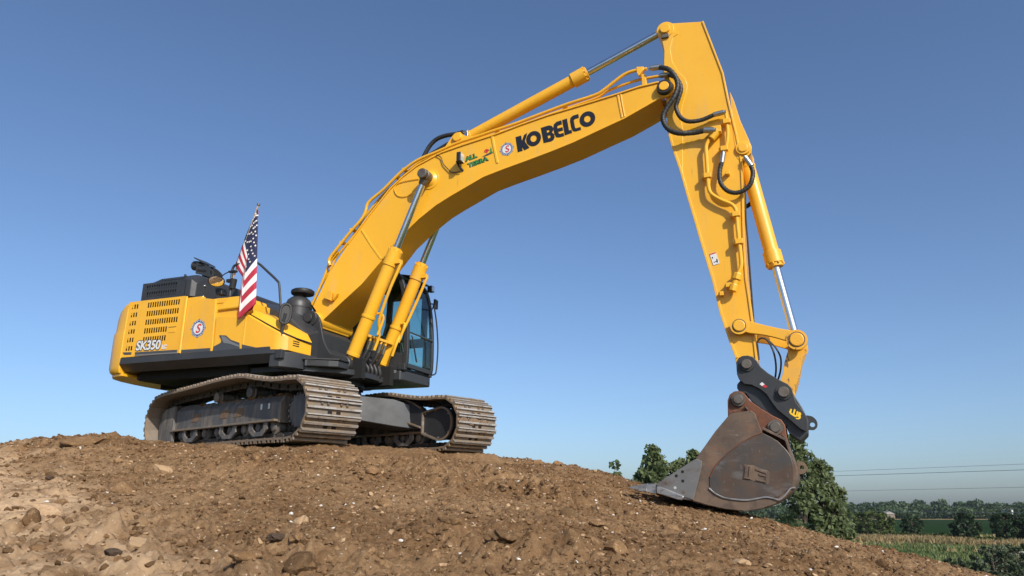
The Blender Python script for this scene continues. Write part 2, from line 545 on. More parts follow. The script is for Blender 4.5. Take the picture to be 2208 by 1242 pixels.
def ground_base(x, y):
    z = _w[_n] + _w[_n + 1] * x + _w[_n + 2] * y
    for i in range(_n):
        z = z + _w[i] * tps_k((x - cxy[i, 0]) ** 2 + (y - cxy[i, 1]) ** 2)
    # far from the middle the heap runs out into the plain
    dx, dy = (x + 0.5) / 12.5, (y - 8.0) / 10.5
    q = np.clip((np.sqrt(dx * dx + dy * dy) - 0.85) / 0.55, 0, 1)
    q = q * q * (3 - 2 * q)
    return np.clip(z, -0.6, 6.2) * (1 - q) + (PLAIN - 0.6) * q

INV = TRACK_M.to_3x3().inverted()
def foot_mask(x, y):
    """1 under and between the tracks"""
    lx = INV[0][0] * (x - ORG.x) + INV[0][1] * (y - ORG.y)
    ly = INV[1][0] * (x - ORG.x) + INV[1][1] * (y - ORG.y)
    a = np.clip((2.75 - np.abs(lx)) / 0.35, 0, 1) * np.clip((1.95 - np.abs(ly)) / 0.3, 0, 1)
    return a

def dry_mask(x, y):
    """the pale crusted dirt on the left flank"""
    m = 0.5 + 0.5 * np.tanh((1.05 - 0.74 * y - x + 1.1 * fbm(x * 0.9, y * 0.9, 91, 3)) * 1.8)
    return np.clip(m, 0, 1)

def ground_detail(x, y):
    dry = dry_mask(x, y)
    packed = np.clip(vnoise(x * 0.35 + 4, y * 0.6, 33) * 2.0 + 0.45 + 0.09 * (y - 6) + 0.10 * x, 0, 1)
    amp = (1 - 0.72 * packed) * (1 - 0.5 * dry)
    foot = foot_mask(x, y)
    rough_spots = np.clip(vnoise(x * 0.7, y * 0.7, 12) * 3 + 0.55, 0.1, 1.4)
    h = 0.09 * fbm(x * 0.8, y * 0.8, 1, 3) * (1 - 0.7 * foot)
    h = h + clods(x, y, 0.42, 100, 0.30) * 0.36 * amp * rough_spots * (1 - foot)
    h = h + clods(x, y, 0.19, 200, 0.5) * 0.58 * amp * rough_spots * (1 - 0.75 * foot)
    h = h + clods(x, y, 0.085, 300, 0.7) * 0.55 * (0.22 + 0.78 * amp) * np.clip(rough_spots + 0.2, 0, 1) * (1 - 0.5 * foot)
    h = h + clods(x, y, 0.046, 400, 0.8) * 0.80 * (0.5 + 0.5 * amp)
    h = h + clods(x + 3.3, y + 1.7, 0.033, 500, 0.75) * 0.72 * (0.6 + 0.4 * amp)
    h = h + 0.034 * fbm(x * 7, y * 7, 5, 4, 0.6) * (0.5 + 0.5 * amp)
    # drag marks and grouser prints running across the packed slope
    h = h + 0.030 * packed * vnoise(x * 0.9 + 0.4 * y, y * 5.5 - 0.6 * x, 66)
    # cracked ledges in the pale crust
    ridge = np.abs(fbm(x * 1.5 + 3, y * 1.1, 71, 4))
    h = h - 0.13 * dry * np.clip(0.055 - ridge, 0, 1) / 0.055 * np.clip(vnoise(x * 0.8, y * 0.8, 77) * 3 + 0.3, 0, 1)
    # soil pushed up along the edges of the tracks
    lx = INV[0][0] * (x - ORG.x) + INV[0][1] * (y - ORG.y)
    ly = INV[1][0] * (x - ORG.x) + INV[1][1] * (y - ORG.y)
    edge = np.exp(-((np.abs(np.abs(ly) - 1.30) - 0.50) / 0.09) ** 2) * np.clip((2.2 - np.abs(lx)) / 0.3, 0, 1)
    front = np.exp(-((lx - 2.42) / 0.10) ** 2) * np.clip((0.50 - np.abs(np.abs(ly) - 1.30)) / 0.1, 0, 1)
    h = h + 0.055 * np.maximum(edge, front) * (0.7 + 1.2 * vnoise(x * 4, y * 4, 44))
    return h - 0.058

def ground(x, y):
    return ground_base(x, y) + ground_detail(x, y)

def lines(segs):
    out = []
    for a, b, st in segs:
        out.append(np.arange(a, b, st))
    return np.concatenate(out)
gx = lines([(-19, -10.5, 0.4), (-10.5, -4.6, 0.033), (-4.6, 4.8, 0.0165), (4.8, 8, 0.032), (8, 19, 0.4)])
gy = lines([(-9, 2.6, 0.4), (2.6, 3.8, 0.03), (3.8, 6.5, 0.0135), (6.5, 10.0, 0.021), (10.0, 13.5, 0.04), (13.5, 25, 0.35)])
XX, YY = np.meshgrid(gx, gy)
ZZ = ground(XX, YY)
nx, ny = len(gx), len(gy)
me = bpy.data.meshes.new('dirt_mound')
co = np.stack([XX, YY, ZZ], -1).reshape(-1, 3).astype(np.float32)
idx = np.arange(nx * ny).reshape(ny, nx)
quads = np.stack([idx[:-1, :-1], idx[:-1, 1:], idx[1:, 1:], idx[1:, :-1]], -1).reshape(-1, 4).astype(np.int32)
me.vertices.add(len(co))
me.vertices.foreach_set('co', co.ravel())
me.loops.add(quads.size)
me.loops.foreach_set('vertex_index', quads.ravel())
me.polygons.add(len(quads))
me.polygons.foreach_set('loop_start', np.arange(0, quads.size, 4, dtype=np.int32))
me.polygons.foreach_set('use_smooth', np.ones(len(quads), dtype=bool))
me.update(calc_edges=True)
att = me.attributes.new('dry', 'FLOAT', 'POINT')
att.data.foreach_set('value', dry_mask(XX, YY).astype(np.float32).ravel())

def dirt_material(name, use_attr):
    m = bpy.data.materials.new(name)
    m.use_nodes = True
    nt = m.node_tree
    b = nt.nodes['Principled BSDF']
    b.inputs['Roughness'].default_value = 0.95
    b.inputs['Specular IOR Level'].default_value = 0.15
    geo = nt.nodes.new('ShaderNodeNewGeometry')
    P = geo.outputs['Position']
    c = mix_node(nt, ramp_node(nt, noise_node(nt, 0.9, 5, 0.6, P), 0.35, 0.68), (0.178, 0.100, 0.046), (0.275, 0.170, 0.086))
    c = mix_node(nt, ramp_node(nt, noise_node(nt, 5.5, 6, 0.65, P), 0.46, 0.70), c, (0.150, 0.082, 0.038))
    c = mix_node(nt, ramp_node(nt, noise_node(nt, 19, 5, 0.7, P), 0.50, 0.72), c, (0.355, 0.232, 0.125))
    c = mix_node(nt, ramp_node(nt, noise_node(nt, 75, 4, 0.7, P), 0.52, 0.70), c, (0.130, 0.070, 0.034))
    if use_attr:
        at = nt.nodes.new('ShaderNodeAttribute')
        at.attribute_name = 'dry'
        d = nt.nodes.new('ShaderNodeMath')
        d.operation = 'MULTIPLY'
        nt.links.new(at.outputs['Fac'], d.inputs[0])
        nt.links.new(ramp_node(nt, noise_node(nt, 3.2, 6, 0.6, P), 0.30, 0.60), d.inputs[1])
        c = mix_node(nt, d.outputs[0], c, (0.58, 0.405, 0.245))
    else:
        rnd = nt.nodes.new('ShaderNodeMapRange')
        nt.links.new(geo.outputs['Random Per Island'], rnd.inputs[0])
        rnd.inputs[3].default_value = 0.66
        rnd.inputs[4].default_value = 1.3
        hs = nt.nodes.new('ShaderNodeHueSaturation')
        nt.links.new(c, hs.inputs['Color'])
        nt.links.new(rnd.outputs[0], hs.inputs['Value'])
        c = hs.outputs[0]
    # pale chips of stone and straw
    v = nt.nodes.new('ShaderNodeTexVoronoi')
    v.inputs['Scale'].default_value = 42
    nt.links.new(P, v.inputs['Vector'])
    lt = nt.nodes.new('ShaderNodeMath')
    lt.operation = 'LESS_THAN'
    nt.links.new(v.outputs['Distance'], lt.inputs[0])
    lt.inputs[1].default_value = 0.20
    sep = nt.nodes.new('ShaderNodeSeparateColor')
    nt.links.new(v.outputs['Color'], sep.inputs[0])
    gt = nt.nodes.new('ShaderNodeMath')
    gt.operation = 'GREATER_THAN'
    nt.links.new(sep.outputs[0], gt.inputs[0])
    gt.inputs[1].default_value = 0.88
    an = nt.nodes.new('ShaderNodeMath')
    an.operation = 'MULTIPLY'
    nt.links.new(lt.outputs[0], an.inputs[0])
    nt.links.new(gt.outputs[0], an.inputs[1])
    c = mix_node(nt, an.outputs[0], c, (0.55, 0.46, 0.34))
    nt.links.new(c, b.inputs['Base Color'])
    bn = nt.nodes.new('ShaderNodeBump')
    bn.inputs['Strength'].default_value = 0.9
    bn.inputs['Distance'].default_value = 0.03
    nt.links.new(noise_node(nt, 38, 10, 0.78, P), bn.inputs['Height'])
    nt.links.new(bn.outputs[0], b.inputs['Normal'])
    MAT[name] = m
dirt_material('mound_dirt', True)
dirt_material('clod_dirt', False)
material('white_stone', (0.62, 0.60, 0.56), 0.8, layers=[((0.40, 0.33, 0.25), 30, 0.45, 0.7, 0.6)])
material('grey_stone', (0.070, 0.048, 0.034), 0.9, spec=0.1, layers=[((0.13, 0.095, 0.065), 12, 0.45, 0.7, 0.6)], bump=(30, 0.5, 0.01))
material('tan_stone', (0.38, 0.25, 0.135), 0.85, layers=[((0.22, 0.14, 0.075), 9, 0.45, 0.7, 0.7)], bump=(30, 0.5, 0.01))
material('crust_stone', (0.44, 0.30, 0.18), 0.95, spec=0.1, layers=[((0.26, 0.165, 0.09), 6, 0.45, 0.7, 0.7)], bump=(30, 0.6, 0.012))
material('straw', (0.50, 0.38, 0.22), 0.8)
me.materials.append(MAT['mound_dirt'])
mound = bpy.data.objects.new('dirt_mound', me)
COL.objects.link(mound)
setting(mound, 'structure', 'heaped brown dirt mound under the excavator')

# --- loose clods, stones and straw too small and many to pick out: one mesh each
ICO = bmesh.new()
bmesh.ops.create_icosphere(ICO, subdivisions=1, radius=1)
ICO_V = np.array([v.co[:] for v in ICO.verts])
ICO_F = np.array([[v.index for v in f.verts] for f in ICO.faces])
ICO.free()
ICO2 = bmesh.new()
bmesh.ops.create_icosphere(ICO2, subdivisions=3, radius=1)
ICO2_V = np.array([v.co[:] for v in ICO2.verts])
ICO2_F = [tuple(v.index for v in f.verts) for f in ICO2.faces]
ICO2.free()

def scatter_xy(n, seed, y0=3.7, y1=12.6, power=1.0):
    g = np.random.default_rng(seed)
    x, y = [], []
    while len(x) < n:
        yy = y0 + (y1 - y0) * g.random(n) ** power
        xx = (g.random(n) * 2 - 1) * (yy * 0.78 + 1.0)
        ok = (foot_mask(xx, yy) < 0.05) & (g.random(n) > 0.72 * dry_mask(xx, yy)) & (g.random(n) < np.clip(yy / 9, 0.35, 1))
        x += list(xx[ok])
        y += list(yy[ok])
    return np.array(x[:n]), np.array(y[:n])

def lumps(name, n, seed, smin, smax, mat, power=1.0, sink=0.35, flat=0.7, expo=3.0, label=None):
    g = np.random.default_rng(seed)
    x, y = scatter_xy(n, seed + 1, power=power)
    z = ground(x, y)
    s = smin + (smax - smin) * g.random(n) ** expo
    sc = np.stack([s * (0.7 + 0.6 * g.random(n)), s * (0.7 + 0.6 * g.random(n)), s * flat * (0.6 + 0.6 * g.random(n))], -1)
    jit = 1 + 0.75 * (g.random((n, len(ICO_V))) - 0.5)
    v = ICO_V[None] * jit[..., None] * sc[:, None]
    a = g.random(n) * 6.283
    tl = (g.random(n) - 0.5) * 1.0
    ca, sa = np.cos(a)[:, None], np.sin(a)[:, None]
    ct, st = np.cos(tl)[:, None], np.sin(tl)[:, None]
    vy = v[..., 1] * ct - v[..., 2] * st
    vz = v[..., 1] * st + v[..., 2] * ct
    vx, vy = v[..., 0] * ca - vy * sa, v[..., 0] * sa + vy * ca
    P = np.stack([vx + x[:, None], vy + y[:, None], vz + (z + sc[:, 2] * (1 - 2 * sink))[:, None]], -1).reshape(-1, 3)
    F = (ICO_F[None] + (np.arange(n) * len(ICO_V))[:, None, None]).reshape(-1, 3)
    me = bpy.data.meshes.new(name)
    me.from_pydata(P.tolist(), [], F.tolist())
    me.materials.append(MAT[mat])
    o = bpy.data.objects.new(name, me)
    COL.objects.link(o)
    setting(o, 'stuff', label)
    return o
lumps('loose_clods', 22000, 11, 0.006, 0.036, 'clod_dirt', expo=3.0, sink=0.5, label='small loose crumbs of brown dirt covering the mound')
lumps('crumbled_soil', 16000, 15, 0.007, 0.030, 'clod_dirt', expo=1.8, sink=0.42, flat=0.75, label='angular crumbs of broken soil strewn over the mound')
lumps('white_gravel', 1100, 21, 0.004, 0.019, 'white_stone', expo=2.5, sink=0.3, label='small white stones scattered over the dirt')
lumps('tan_gravel', 2200, 25, 0.006, 0.028, 'tan_stone', expo=2.5, sink=0.3, label='small tan stone chips scattered over the dirt')

g = np.random.default_rng(31)
sx, sy = scatter_xy(420, 32)
sz = ground(sx, sy)
mb = MB()
for x, y, z in zip(sx, sy, sz):
    a, L, w, t = g.random() * 6.28, 0.03 + 0.09 * g.random() ** 2, 0.003, (g.random() - 0.5) * 0.6
    d = Vector((math.cos(a), math.sin(a), t)) * L
    n = Vector((-math.sin(a), math.cos(a), 0)) * w
    p = Vector((x, y, z + 0.012))
    mb.add([p - d - n, p - d + n, p + d + n, p + d - n], [(0, 1, 2, 3)])
setting(mb.build('straw_litter', 'straw', smooth=0), 'stuff', 'bits of dry straw and root lying on the dirt')

def stone_mesh(name, seed, mat, flat=0.7, blocky=0.0, rough=0.35):
    g = np.random.default_rng(seed)
    v = ICO2_V.copy()
    if blocky:
        v = np.sign(v) * np.abs(v) ** (1 - blocky)
    off = g.random(3) * 50
    # broken facets: cut the ball with a few random planes
    for _ in range(9):
        n = g.normal(size=3)
        n /= np.linalg.norm(n)
        lim = 0.55 + 0.4 * g.random()
        dd = v @ n
        v = v - np.maximum(dd - lim, 0)[:, None] * n[None]
    r = 1 + rough * fbm(v[:, 0] * 1.8 + off[0] + v[:, 2] * 1.3, v[:, 1] * 1.8 + off[1] - v[:, 2] * 0.9, seed, 4)
    v = v * r[:, None] * np.array([1, 1, flat])
    me = bpy.data.meshes.new(name)
    me.from_pydata(v.tolist(), [], ICO2_F)
    me.materials.append(MAT[mat])
    me.polygons.foreach_set('use_smooth', [True] * len(me.polygons))
    me.set_sharp_from_angle(angle=R(28))
    return me

def stone(name, label, x, y, size, mat, seed, rot=(0, 0, 0), flat=0.7, blocky=0.0, group=None, cat='clod', sink=0.3):
    p = Vector((x, y, float(ground(np.array([x]), np.array([y]))[0])))
    o = bpy.data.objects.new(name, stone_mesh(name, seed, mat, flat, blocky))
    COL.objects.link(o)
    if isinstance(size, (int, float)):
        size = (size, size, size)
    o.scale = size
    o.rotation_euler = rot
    o.location = p + Vector((0, 0, size[2] * flat * (0.5 - sink)))
    tag(o, label, cat, group)
    return o
# places and half extents in metres
stone('earth_slab', 'dark overhanging slab of packed earth on the left crest', -5.83, 10.33, (0.34, 0.30, 0.10), 'clod_dirt', 41, (0.15, -0.1, 0.3), 0.8)
stone('earth_slab', 'dark brown block of cut clay left of centre on the slope', -3.65, 7.24, (0.13, 0.09, 0.09), 'clod_dirt', 42, (0.5, 0.2, 0.5), 0.8, 0.35)
stone('split_rock', 'tan split rock with a pale sunlit face above the clay block', -3.77, 8.24, (0.10, 0.055, 0.06), 'tan_stone', 43, (0.6, 0.3, 0.4), 0.8, 0.4, cat='rock')
stone('boulder', 'pale brown boulder in the crusted hollow on the far left', -3.57, 6.02, (0.15, 0.12, 0.09), 'crust_stone', 44, (0.1, 0.3, -0.2), 0.85, 0.2, cat='rock')
stone('boulder', 'dark clod wedged in the hollow beside the pale boulder', -3.53, 5.69, (0.07, 0.08, 0.09), 'clod_dirt', 45, (0.2, 0.0, 0.6), 0.9, cat='rock')
stone('dirt_clod', 'rounded grey clod on the pale crust at left', -4.6, 7.61, (0.045, 0.042, 0.04), 'grey_stone', 46)
stone('dark_stone', 'dark smooth oval stone low on the left slope', -2.35, 4.62, (0.05, 0.036, 0.03), 'grey_stone', 47, cat='rock', flat=0.8)
stone('flat_rock', 'flat tan flake of rock tilted on the lower left slope', -2.22, 4.73, (0.085, 0.06, 0.016), 'tan_stone', 48, (0.5, 0.3, 0.4), 1.0, 0.3, cat='rock')
stone('dirt_clod', 'small round clod with a white stone stuck beside it, bottom left', -2.95, 4.9, 0.055, 'clod_dirt', 49)
stone('dirt_clod', 'large flat-topped brown clod near the bottom left of centre', -1.49, 4.34, (0.11, 0.08, 0.04), 'clod_dirt', 50, (0.2, 0, 0.3))
stone('dirt_clod', 'ochre clod standing upright left of the bottom centre', -1.64, 6.07, (0.06, 0.06, 0.10), 'tan_stone', 51, (0.2, 0.2, 0))
stone('dirt_clod', 'dark knobbly lump of soil below the near track', -1.49, 4.94, (0.055, 0.05, 0.04), 'grey_stone', 52)
stone('dirt_clod', 'dark knobbly lump of soil right of the bottom centre', -0.06, 5.59, (0.12, 0.07, 0.05), 'clod_dirt', 53, (0, 0.2, -0.4))
stone('pale_rock', 'flat pale sandy rock half buried at the slope centre', -0.29, 6.14, (0.08, 0.055, 0.022), 'tan_stone', 54, cat='rock')
stone('dirt_clod', 'brown clod on the slope right below the bucket teeth', 0.75, 6.79, (0.10, 0.08, 0.05), 'clod_dirt', 55)
stone('pale_rock', 'tan rock by the bottom edge right of centre', 1.69, 5.8, (0.09, 0.06, 0.05), 'tan_stone', 56, cat='rock')
g = np.random.default_rng(61)
clod_meshes = [stone_mesh('dirt_clod', 70 + i, 'clod_dirt', 0.75) for i in range(7)]
cx_, cy_ = scatter_xy(190, 63, 4.0, 11.5)
cz_ = ground(cx_, cy_)
for placed, (x, y, z) in enumerate(zip(cx_, cy_, cz_)):
    s = 0.022 + 0.075 * g.random() ** 2.5
    if (y > 8 and x > 1.4) or abs(x) > 0.70 * y:
        continue
    p = Vector((x, y, z))
    o = bpy.data.objects.new('dirt_clod', clod_meshes[placed % 7])
    COL.objects.link(o)
    o.location = p + Vector((0, 0, s * 0.0))
    o.rotation_euler = (g.random() - 0.5, g.random() - 0.5, g.random() * 6.28)
    o.scale = (s * (0.8 + 0.6 * g.random()), s, s * (0.8 + 0.4 * g.random()))
    if dry_mask(np.array([x]), np.array([y]))[0] > 0.5:
        where = 'on the pale crust at far left'
    elif y < 5.6:
        where = 'near the bottom edge, left of centre' if x < 0 else 'near the bottom edge, right of centre'
    elif x < -1.2:
        where = 'on the slope below the near track'
    elif x < 1.2:
        where = 'on the middle of the slope below the far track'
    else:
        where = 'on the slope in front of the bucket'
    tag(o, 'loose fist sized dirt clod ' + where, 'clod', 'clods ' + where)

# ------------------------------------------------------------------ excavator
EXC = bpy.data.objects.new('excavator', None)
COL.objects.link(EXC)
EXC.location = ORG
EXC.rotation_euler = ROT
tag(EXC, 'large yellow tracked excavator on top of the dirt mound, bucket resting on the slope', 'excavator')
UP = (0, 0, PHI)                 # parts of the upper body: x forward, y to the machine's left, z up

def up(mb, name, mats, bevel=0.006, smooth=30, label=None, parent=None, segs=2):
    """part (or sub-part when a part is given) of the upper body and the attachment"""
    if parent is None:
        return mb.build(name, mats, EXC, bevel, smooth, label, UP, segs)
    return mb.build(name, mats, parent, bevel, smooth, label, None, segs)

# ---- tracks (x forward along the undercarriage)
GAUGE, SHOE_W = 2.592, 0.82
path = [Vector((2.03 + 0.43 * math.cos(a), 0, 0.435 + 0.43 * math.sin(a))) for a in [R(-90 + 180 * i / 14) for i in range(15)]]
path += [Vector((x, 0, z)) for x, z in ((1.78, 0.868), (1.49, 0.885), (1.07, 0.945), (0.71, 1.008), (0.32, 1.018), (-0.15, 1.010), (-0.65, 0.985), (-1.17, 0.967), (-1.70, 0.948))]
path += [Vector((-1.95 + 0.455 * math.cos(a), 0, 0.47 + 0.455 * math.sin(a))) for a in [R(90 + 180 * i / 14) for i in range(15)]]
path += [Vector((x, 0, 0.012)) for x in (-1.5, -0.8, 0.0, 0.8, 1.5)]
P_ = spline(path, 8, True)
seg_len = [(P_[(i + 1) % len(P_)] - P_[i]).length for i in range(len(P_))]
total = sum(seg_len)
N_SHOE = 48
PITCH = total / N_SHOE
def path_at(s):
    s %= total
    for i, L in enumerate(seg_len):
        if s <= L:
            return P_[i].lerp(P_[(i + 1) % len(P_)], s / L)
        s -= L
    return P_[0]
# one shoe: plate with three grouser bars, the middle pierced by mud slots; x along the chain, z outwards
h = PITCH / 2
prof = [(-h - 0.012, -0.060), (-h + 0.01, -0.044), (-h + 0.012, -0.004), (-h + 0.030, 0.0), (-h + 0.040, -0.034), (-0.022, -0.036), (-0.014, -0.003), (0.014, -0.003), (0.022, -0.036), (h - 0.040, -0.034), (h - 0.034, -0.006), (h - 0.012, -0.002), (h - 0.004, -0.040), (h + 0.006, -0.056), (h + 0.004, -0.066)]
mbs = MB()
mbs.prism(prof, -SHOE_W / 2, SHOE_W / 2)
mbs.mat(3)
for x0_, x1_, zt_ in ((-h + 0.0125, -h + 0.0295, 0.0008), (-0.0135, 0.0135, -0.0022), (h - 0.0335, h - 0.0125, -0.0012)):
    mbs.box(x0_, x1_, -SHOE_W / 2 + 0.004, SHOE_W / 2 - 0.004, zt_ - 0.003, zt_ + 0.0006)
mbs.mat(1)
for yy in (-0.065, 0.065):
    mbs.box(-0.085, -0.035, yy - 0.032, yy + 0.032, -0.050, -0.030)
mbs.mat(2)
for yy in (-0.19, -0.10, 0.10, 0.19):
    mbs.revolve((0.052, yy, -0.05), (0.052, yy, 0), [(0, 0.020), (0.032, 0.020), (0.036, 0.015)], 6)
shoe_me = mbs.mesh('track_shoe', ['track_steel', 'dark_void', 'pin_steel', 'grouser_steel'], 30)
mbs2 = MB()
mbs2.v, mbs2.f, mbs2.mi = list(mbs.v), list(mbs.f), list(mbs.mi)
g = np.random.default_rng(5)
mbs2.mat(4)
for k in range(5):
    c = (0.01 + 0.05 * (g.random() - 0.5), -0.05 + 0.55 * g.random() - 0.1, -0.03)
    rr = 0.05 + 0.05 * g.random()
    mbs2.add([(c[0] + v[0] * 0.06 * (0.7 + 0.5 * g.random()), c[1] + v[1] * rr * 1.4, c[2] + v[2] * 0.03) for v in ICO_V], [tuple(f) for f in ICO_F])
muddy_me = mbs2.mesh('track_shoe', ['track_steel', 'dark_void', 'pin_steel', 'grouser_steel', 'track_mud_and_shade'], 30)
# one pair of chain links with its pin
mbl = MB()
for yy in (-0.10, 0.10):
    s = 1 if yy > 0 else -1
    prl = [(-h - 0.03, -0.075), (-h - 0.045, -0.115), (-h - 0.02, -0.150), (-h + 0.02, -0.160), (-0.02, -0.148), (0.03, -0.160), (h - 0.03, -0.150), (h - 0.005, -0.120), (h - 0.01, -0.085), (h - 0.04, -0.064), (-h + 0.02, -0.064)]
    mbl.prism(prl, yy - 0.022, yy + 0.022)
mbl.cyl((-h, -0.145, -0.112), (-h, 0.145, -0.112), 0.024, 10)
link_me = mbl.mesh('chain_link', ['chain_steel'], 35)

def put(name, me, parent, loc, rot=(0, 0, 0)):
    o = bpy.data.objects.new(name, me)
    COL.objects.link(o)
    o.parent = parent
    o.location = loc
    o.rotation_euler = rot
    return o

def crawler(side):
    y = side * GAUGE / 2
    t = bpy.data.objects.new('crawler_track', None)
    COL.objects.link(t)
    t.parent = EXC
    t.location = (0, y, 0)
    t['label'] = 'near crawler track with pale dusty shoes' if side < 0 else 'far crawler track with a mud smear on its front shoes'
    for k in range(N_SHOE):
        a, b = path_at((k - 0.5) * PITCH), path_at((k + 0.5) * PITCH)
        c, d = (a + b) / 2, (b - a)
        ang = math.atan2(d.z, d.x)           # the chain runs forward along the ground, back over the top
        muddy = side > 0 and 0.25 < c.z < 0.55 and c.x > 2
        put('track_shoe', muddy_me if muddy else shoe_me, t, (c.x, 0, c.z), (math.pi, -ang, 0))
        put('chain_link', link_me, t, (c.x, 0, c.z), (math.pi, -ang, 0))
    return t
for s in (-1, 1):
    crawler(s)

def rolled(mb, x, y0, y1, z, r, hub=0.6):
    """track roller: two flanged treads on a thick shaft"""
    w = y1 - y0
    mb.revolve((x, y0, z), (x, y1, z), [(0, r * hub * 0.6), (0.012, r * hub), (w * 0.12, r * hub), (w * 0.14, r), (w * 0.24, r), (w * 0.26, r * 0.84), (w * 0.42, r * 0.84), (w * 0.45, r * 0.6), (w * 0.55, r * 0.6), (w * 0.58, r * 0.84), (w * 0.74, r * 0.84), (w * 0.76, r), (w * 0.86, r), (w * 0.88, r * hub), (w - 0.012, r * hub), (w, r * hub * 0.6)], 20)

def undercarriage(side):
    y = side * GAUGE / 2
    f = MB()
    # box of the track frame: sloped roof, side flange along the foot
    ring = lambda x, zt, zb, wt, wb: [(x, y - wb, zb), (x, y + wb, zb), (x, y + wb, zt - 0.10), (x, y + wt, zt), (x, y - wt, zt), (x, y - wb, zt - 0.10)]
    f.loft([ring(-1.74, 0.735, 0.335, 0.09, 0.185), ring(-1.45, 0.74, 0.335, 0.10, 0.19), ring(-0.4, 0.70, 0.33, 0.11, 0.19), ring(0.9, 0.685, 0.32, 0.11, 0.19), ring(1.42, 0.68, 0.30, 0.10, 0.18)])
    fr = f.build('track_frame', 'dusty_dark_paint', EXC, 0.012, 30, 'near track frame streaked with dried mud' if side < 0 else 'far track frame in the shade of the machine')
    # flange along the foot, its sunlight painted in as paler steel
    for sg in (-1, 1):
        b = MB()
        b.box(-1.74, 1.40, y + sg * 0.186 if sg > 0 else y - 0.250, y + 0.250 if sg > 0 else y - 0.186, 0.315, 0.345)
        b.build('frame_flange', 'track_steel', fr, 0.006)
    # slanted cast shadows painted as brown patches on the outer face
    for x0, x1 in ((-1.15, -0.72), (-0.25, 0.10), (0.18, 0.55)):
        b = MB()
        yo = y + side * 0.191
        b.prism([(x0, 0.44), (x0 + 0.24, 0.44), (x0 + 0.32, 0.56), (x0 + 0.08, 0.56)], yo - 0.004, yo + 0.004)
        b.build('shade_patch', 'track_mud_and_shade', fr, 0.003)
    # bottom rollers, three guards
    for k in range(8):
        b = MB()
        rolled(b, -1.50 + k * 0.395, y - 0.19, y + 0.19, 0.255, 0.105)
        b.build('track_roller', 'dusty_dark_paint', fr)
    for xg in (-1.1, 0.1, 0.95):
        b = MB()
        for sg in (-1, 1):
            yy = y + sg * 0.215
            b.prism([(xg - 0.24, 0.318), (xg - 0.25, 0.22), (xg - 0.12, 0.13), (xg + 0.12, 0.13), (xg + 0.25, 0.22), (xg + 0.24, 0.318), (xg + 0.15, 0.318), (xg + 0.14, 0.24), (xg + 0.06, 0.19), (xg - 0.06, 0.19), (xg - 0.14, 0.24), (xg - 0.15, 0.318)], yy - 0.012, yy + 0.012)
        b.build('roller_guard', 'dusty_dark_paint', fr, 0.005)
    for xc in (-0.42, 0.56):
        b = MB()
        b.revolve((xc, y - 0.20, 0.775), (xc, y + 0.20, 0.775), [(0, 0.05), (0.01, 0.078), (0.06, 0.078), (0.07, 0.095), (0.09, 0.095), (0.10, 0.07), (0.30, 0.07), (0.31, 0.095), (0.33, 0.095), (0.34, 0.078), (0.39, 0.078), (0.40, 0.05)], 20)
        b.box(xc - 0.06, xc + 0.06, y - 0.07, y + 0.07, 0.66, 0.72)
        b.build('carrier_roller', 'dusty_dark_paint', fr, 0.004)
    # idler at the back, yoke plates beside it
    b = MB()
    b.revolve((-1.95, y - 0.11, 0.47), (-1.95, y + 0.11, 0.47), [(0, 0.10), (0.0, 0.27), (0.03, 0.275), (0.04, 0.31), (0.08, 0.31), (0.09, 0.275), (0.13, 0.275), (0.14, 0.31), (0.18, 0.31), (0.19, 0.275), (0.22, 0.27), (0.22, 0.10)], 32)
    b.build('idler', 'chain_steel', fr)
    for sg in (-1, 1):
        b = MB()
        yy = y + sg * 0.20
        b.prism([(-2.20, 0.20), (-2.23, 0.42), (-2.17, 0.63), (-2.05, 0.695), (-1.72, 0.735), (-1.70, 0.15), (-2.0, 0.12)], yy - 0.03, yy + 0.03)
        b.build('idler_guard', 'dusty_dark_paint', fr, 0.02)
    # sprocket with teeth, hub and bolted cover at the front
    b = MB()
    teeth = []
    for i in range(42):
        r = 0.275 if i % 2 else 0.315
        teeth += [(2.03 + r * math.cos(2 * math.pi * (i + q) / 42), 0.435 + r * math.sin(2 * math.pi * (i + q) / 42)) for q in (-0.22, 0.22)]
    b.prism(teeth, y - 0.035, y + 0.035)
    b.build('sprocket', 'chain_steel', fr, 0.004)
    b = MB()
    b.revolve((1.90, y - 0.20, 0.435), (1.90, y + 0.22, 0.435), [(0, 0.10), (0.004, 0.215), (0.03, 0.235), (0.16, 0.24), (0.165, 0.17), (0.42, 0.17)], 30)
    for i in range(18):
        a = 2 * math.pi * i / 18
        b.cyl((1.90 + 0.215 * math.cos(a), y - 0.212, 0.435 + 0.215 * math.sin(a)), (1.90 + 0.215 * math.cos(a), y - 0.17, 0.435 + 0.215 * math.sin(a)), 0.016, 6, 0.002)
    b.build('final_drive', 'dusty_dark_paint', fr)
    # travel motor guard towards the middle of the machine: D-shaped plate in a rolled rim
    yi = y - side * 0.20
    rim = [(1.50, 0.30), (1.50, 0.62), (1.70, 0.655), (1.93, 0.680)] + circle(1.93, 0.435, 0.245, 12, R(90), R(-90)) + [(1.86, 0.19)]
    b = MB()
    b.prism(rim, yi - 0.08, yi + 0.02)
    mg = b.build('motor_cover', 'dark_paint', fr, 0.006)
    b = MB()
    b.strip(rim + [rim[0]], 0.030, yi - side * 0.10 - 0.02, yi - side * 0.10 + 0.02)
    b.build('cover_rim', 'track_steel', mg, 0.004)
    for px, pz in ((1.56, 0.60), (1.80, 0.65), (2.08, 0.58), (2.09, 0.30), (1.86, 0.225), (1.56, 0.30)):
        b = MB()
        b.cyl((px, yi - side * 0.065, pz), (px, yi - side * 0.105, pz), 0.013, 8, 0.002)
        b.build('bolt', 'bare_fitting', mg)
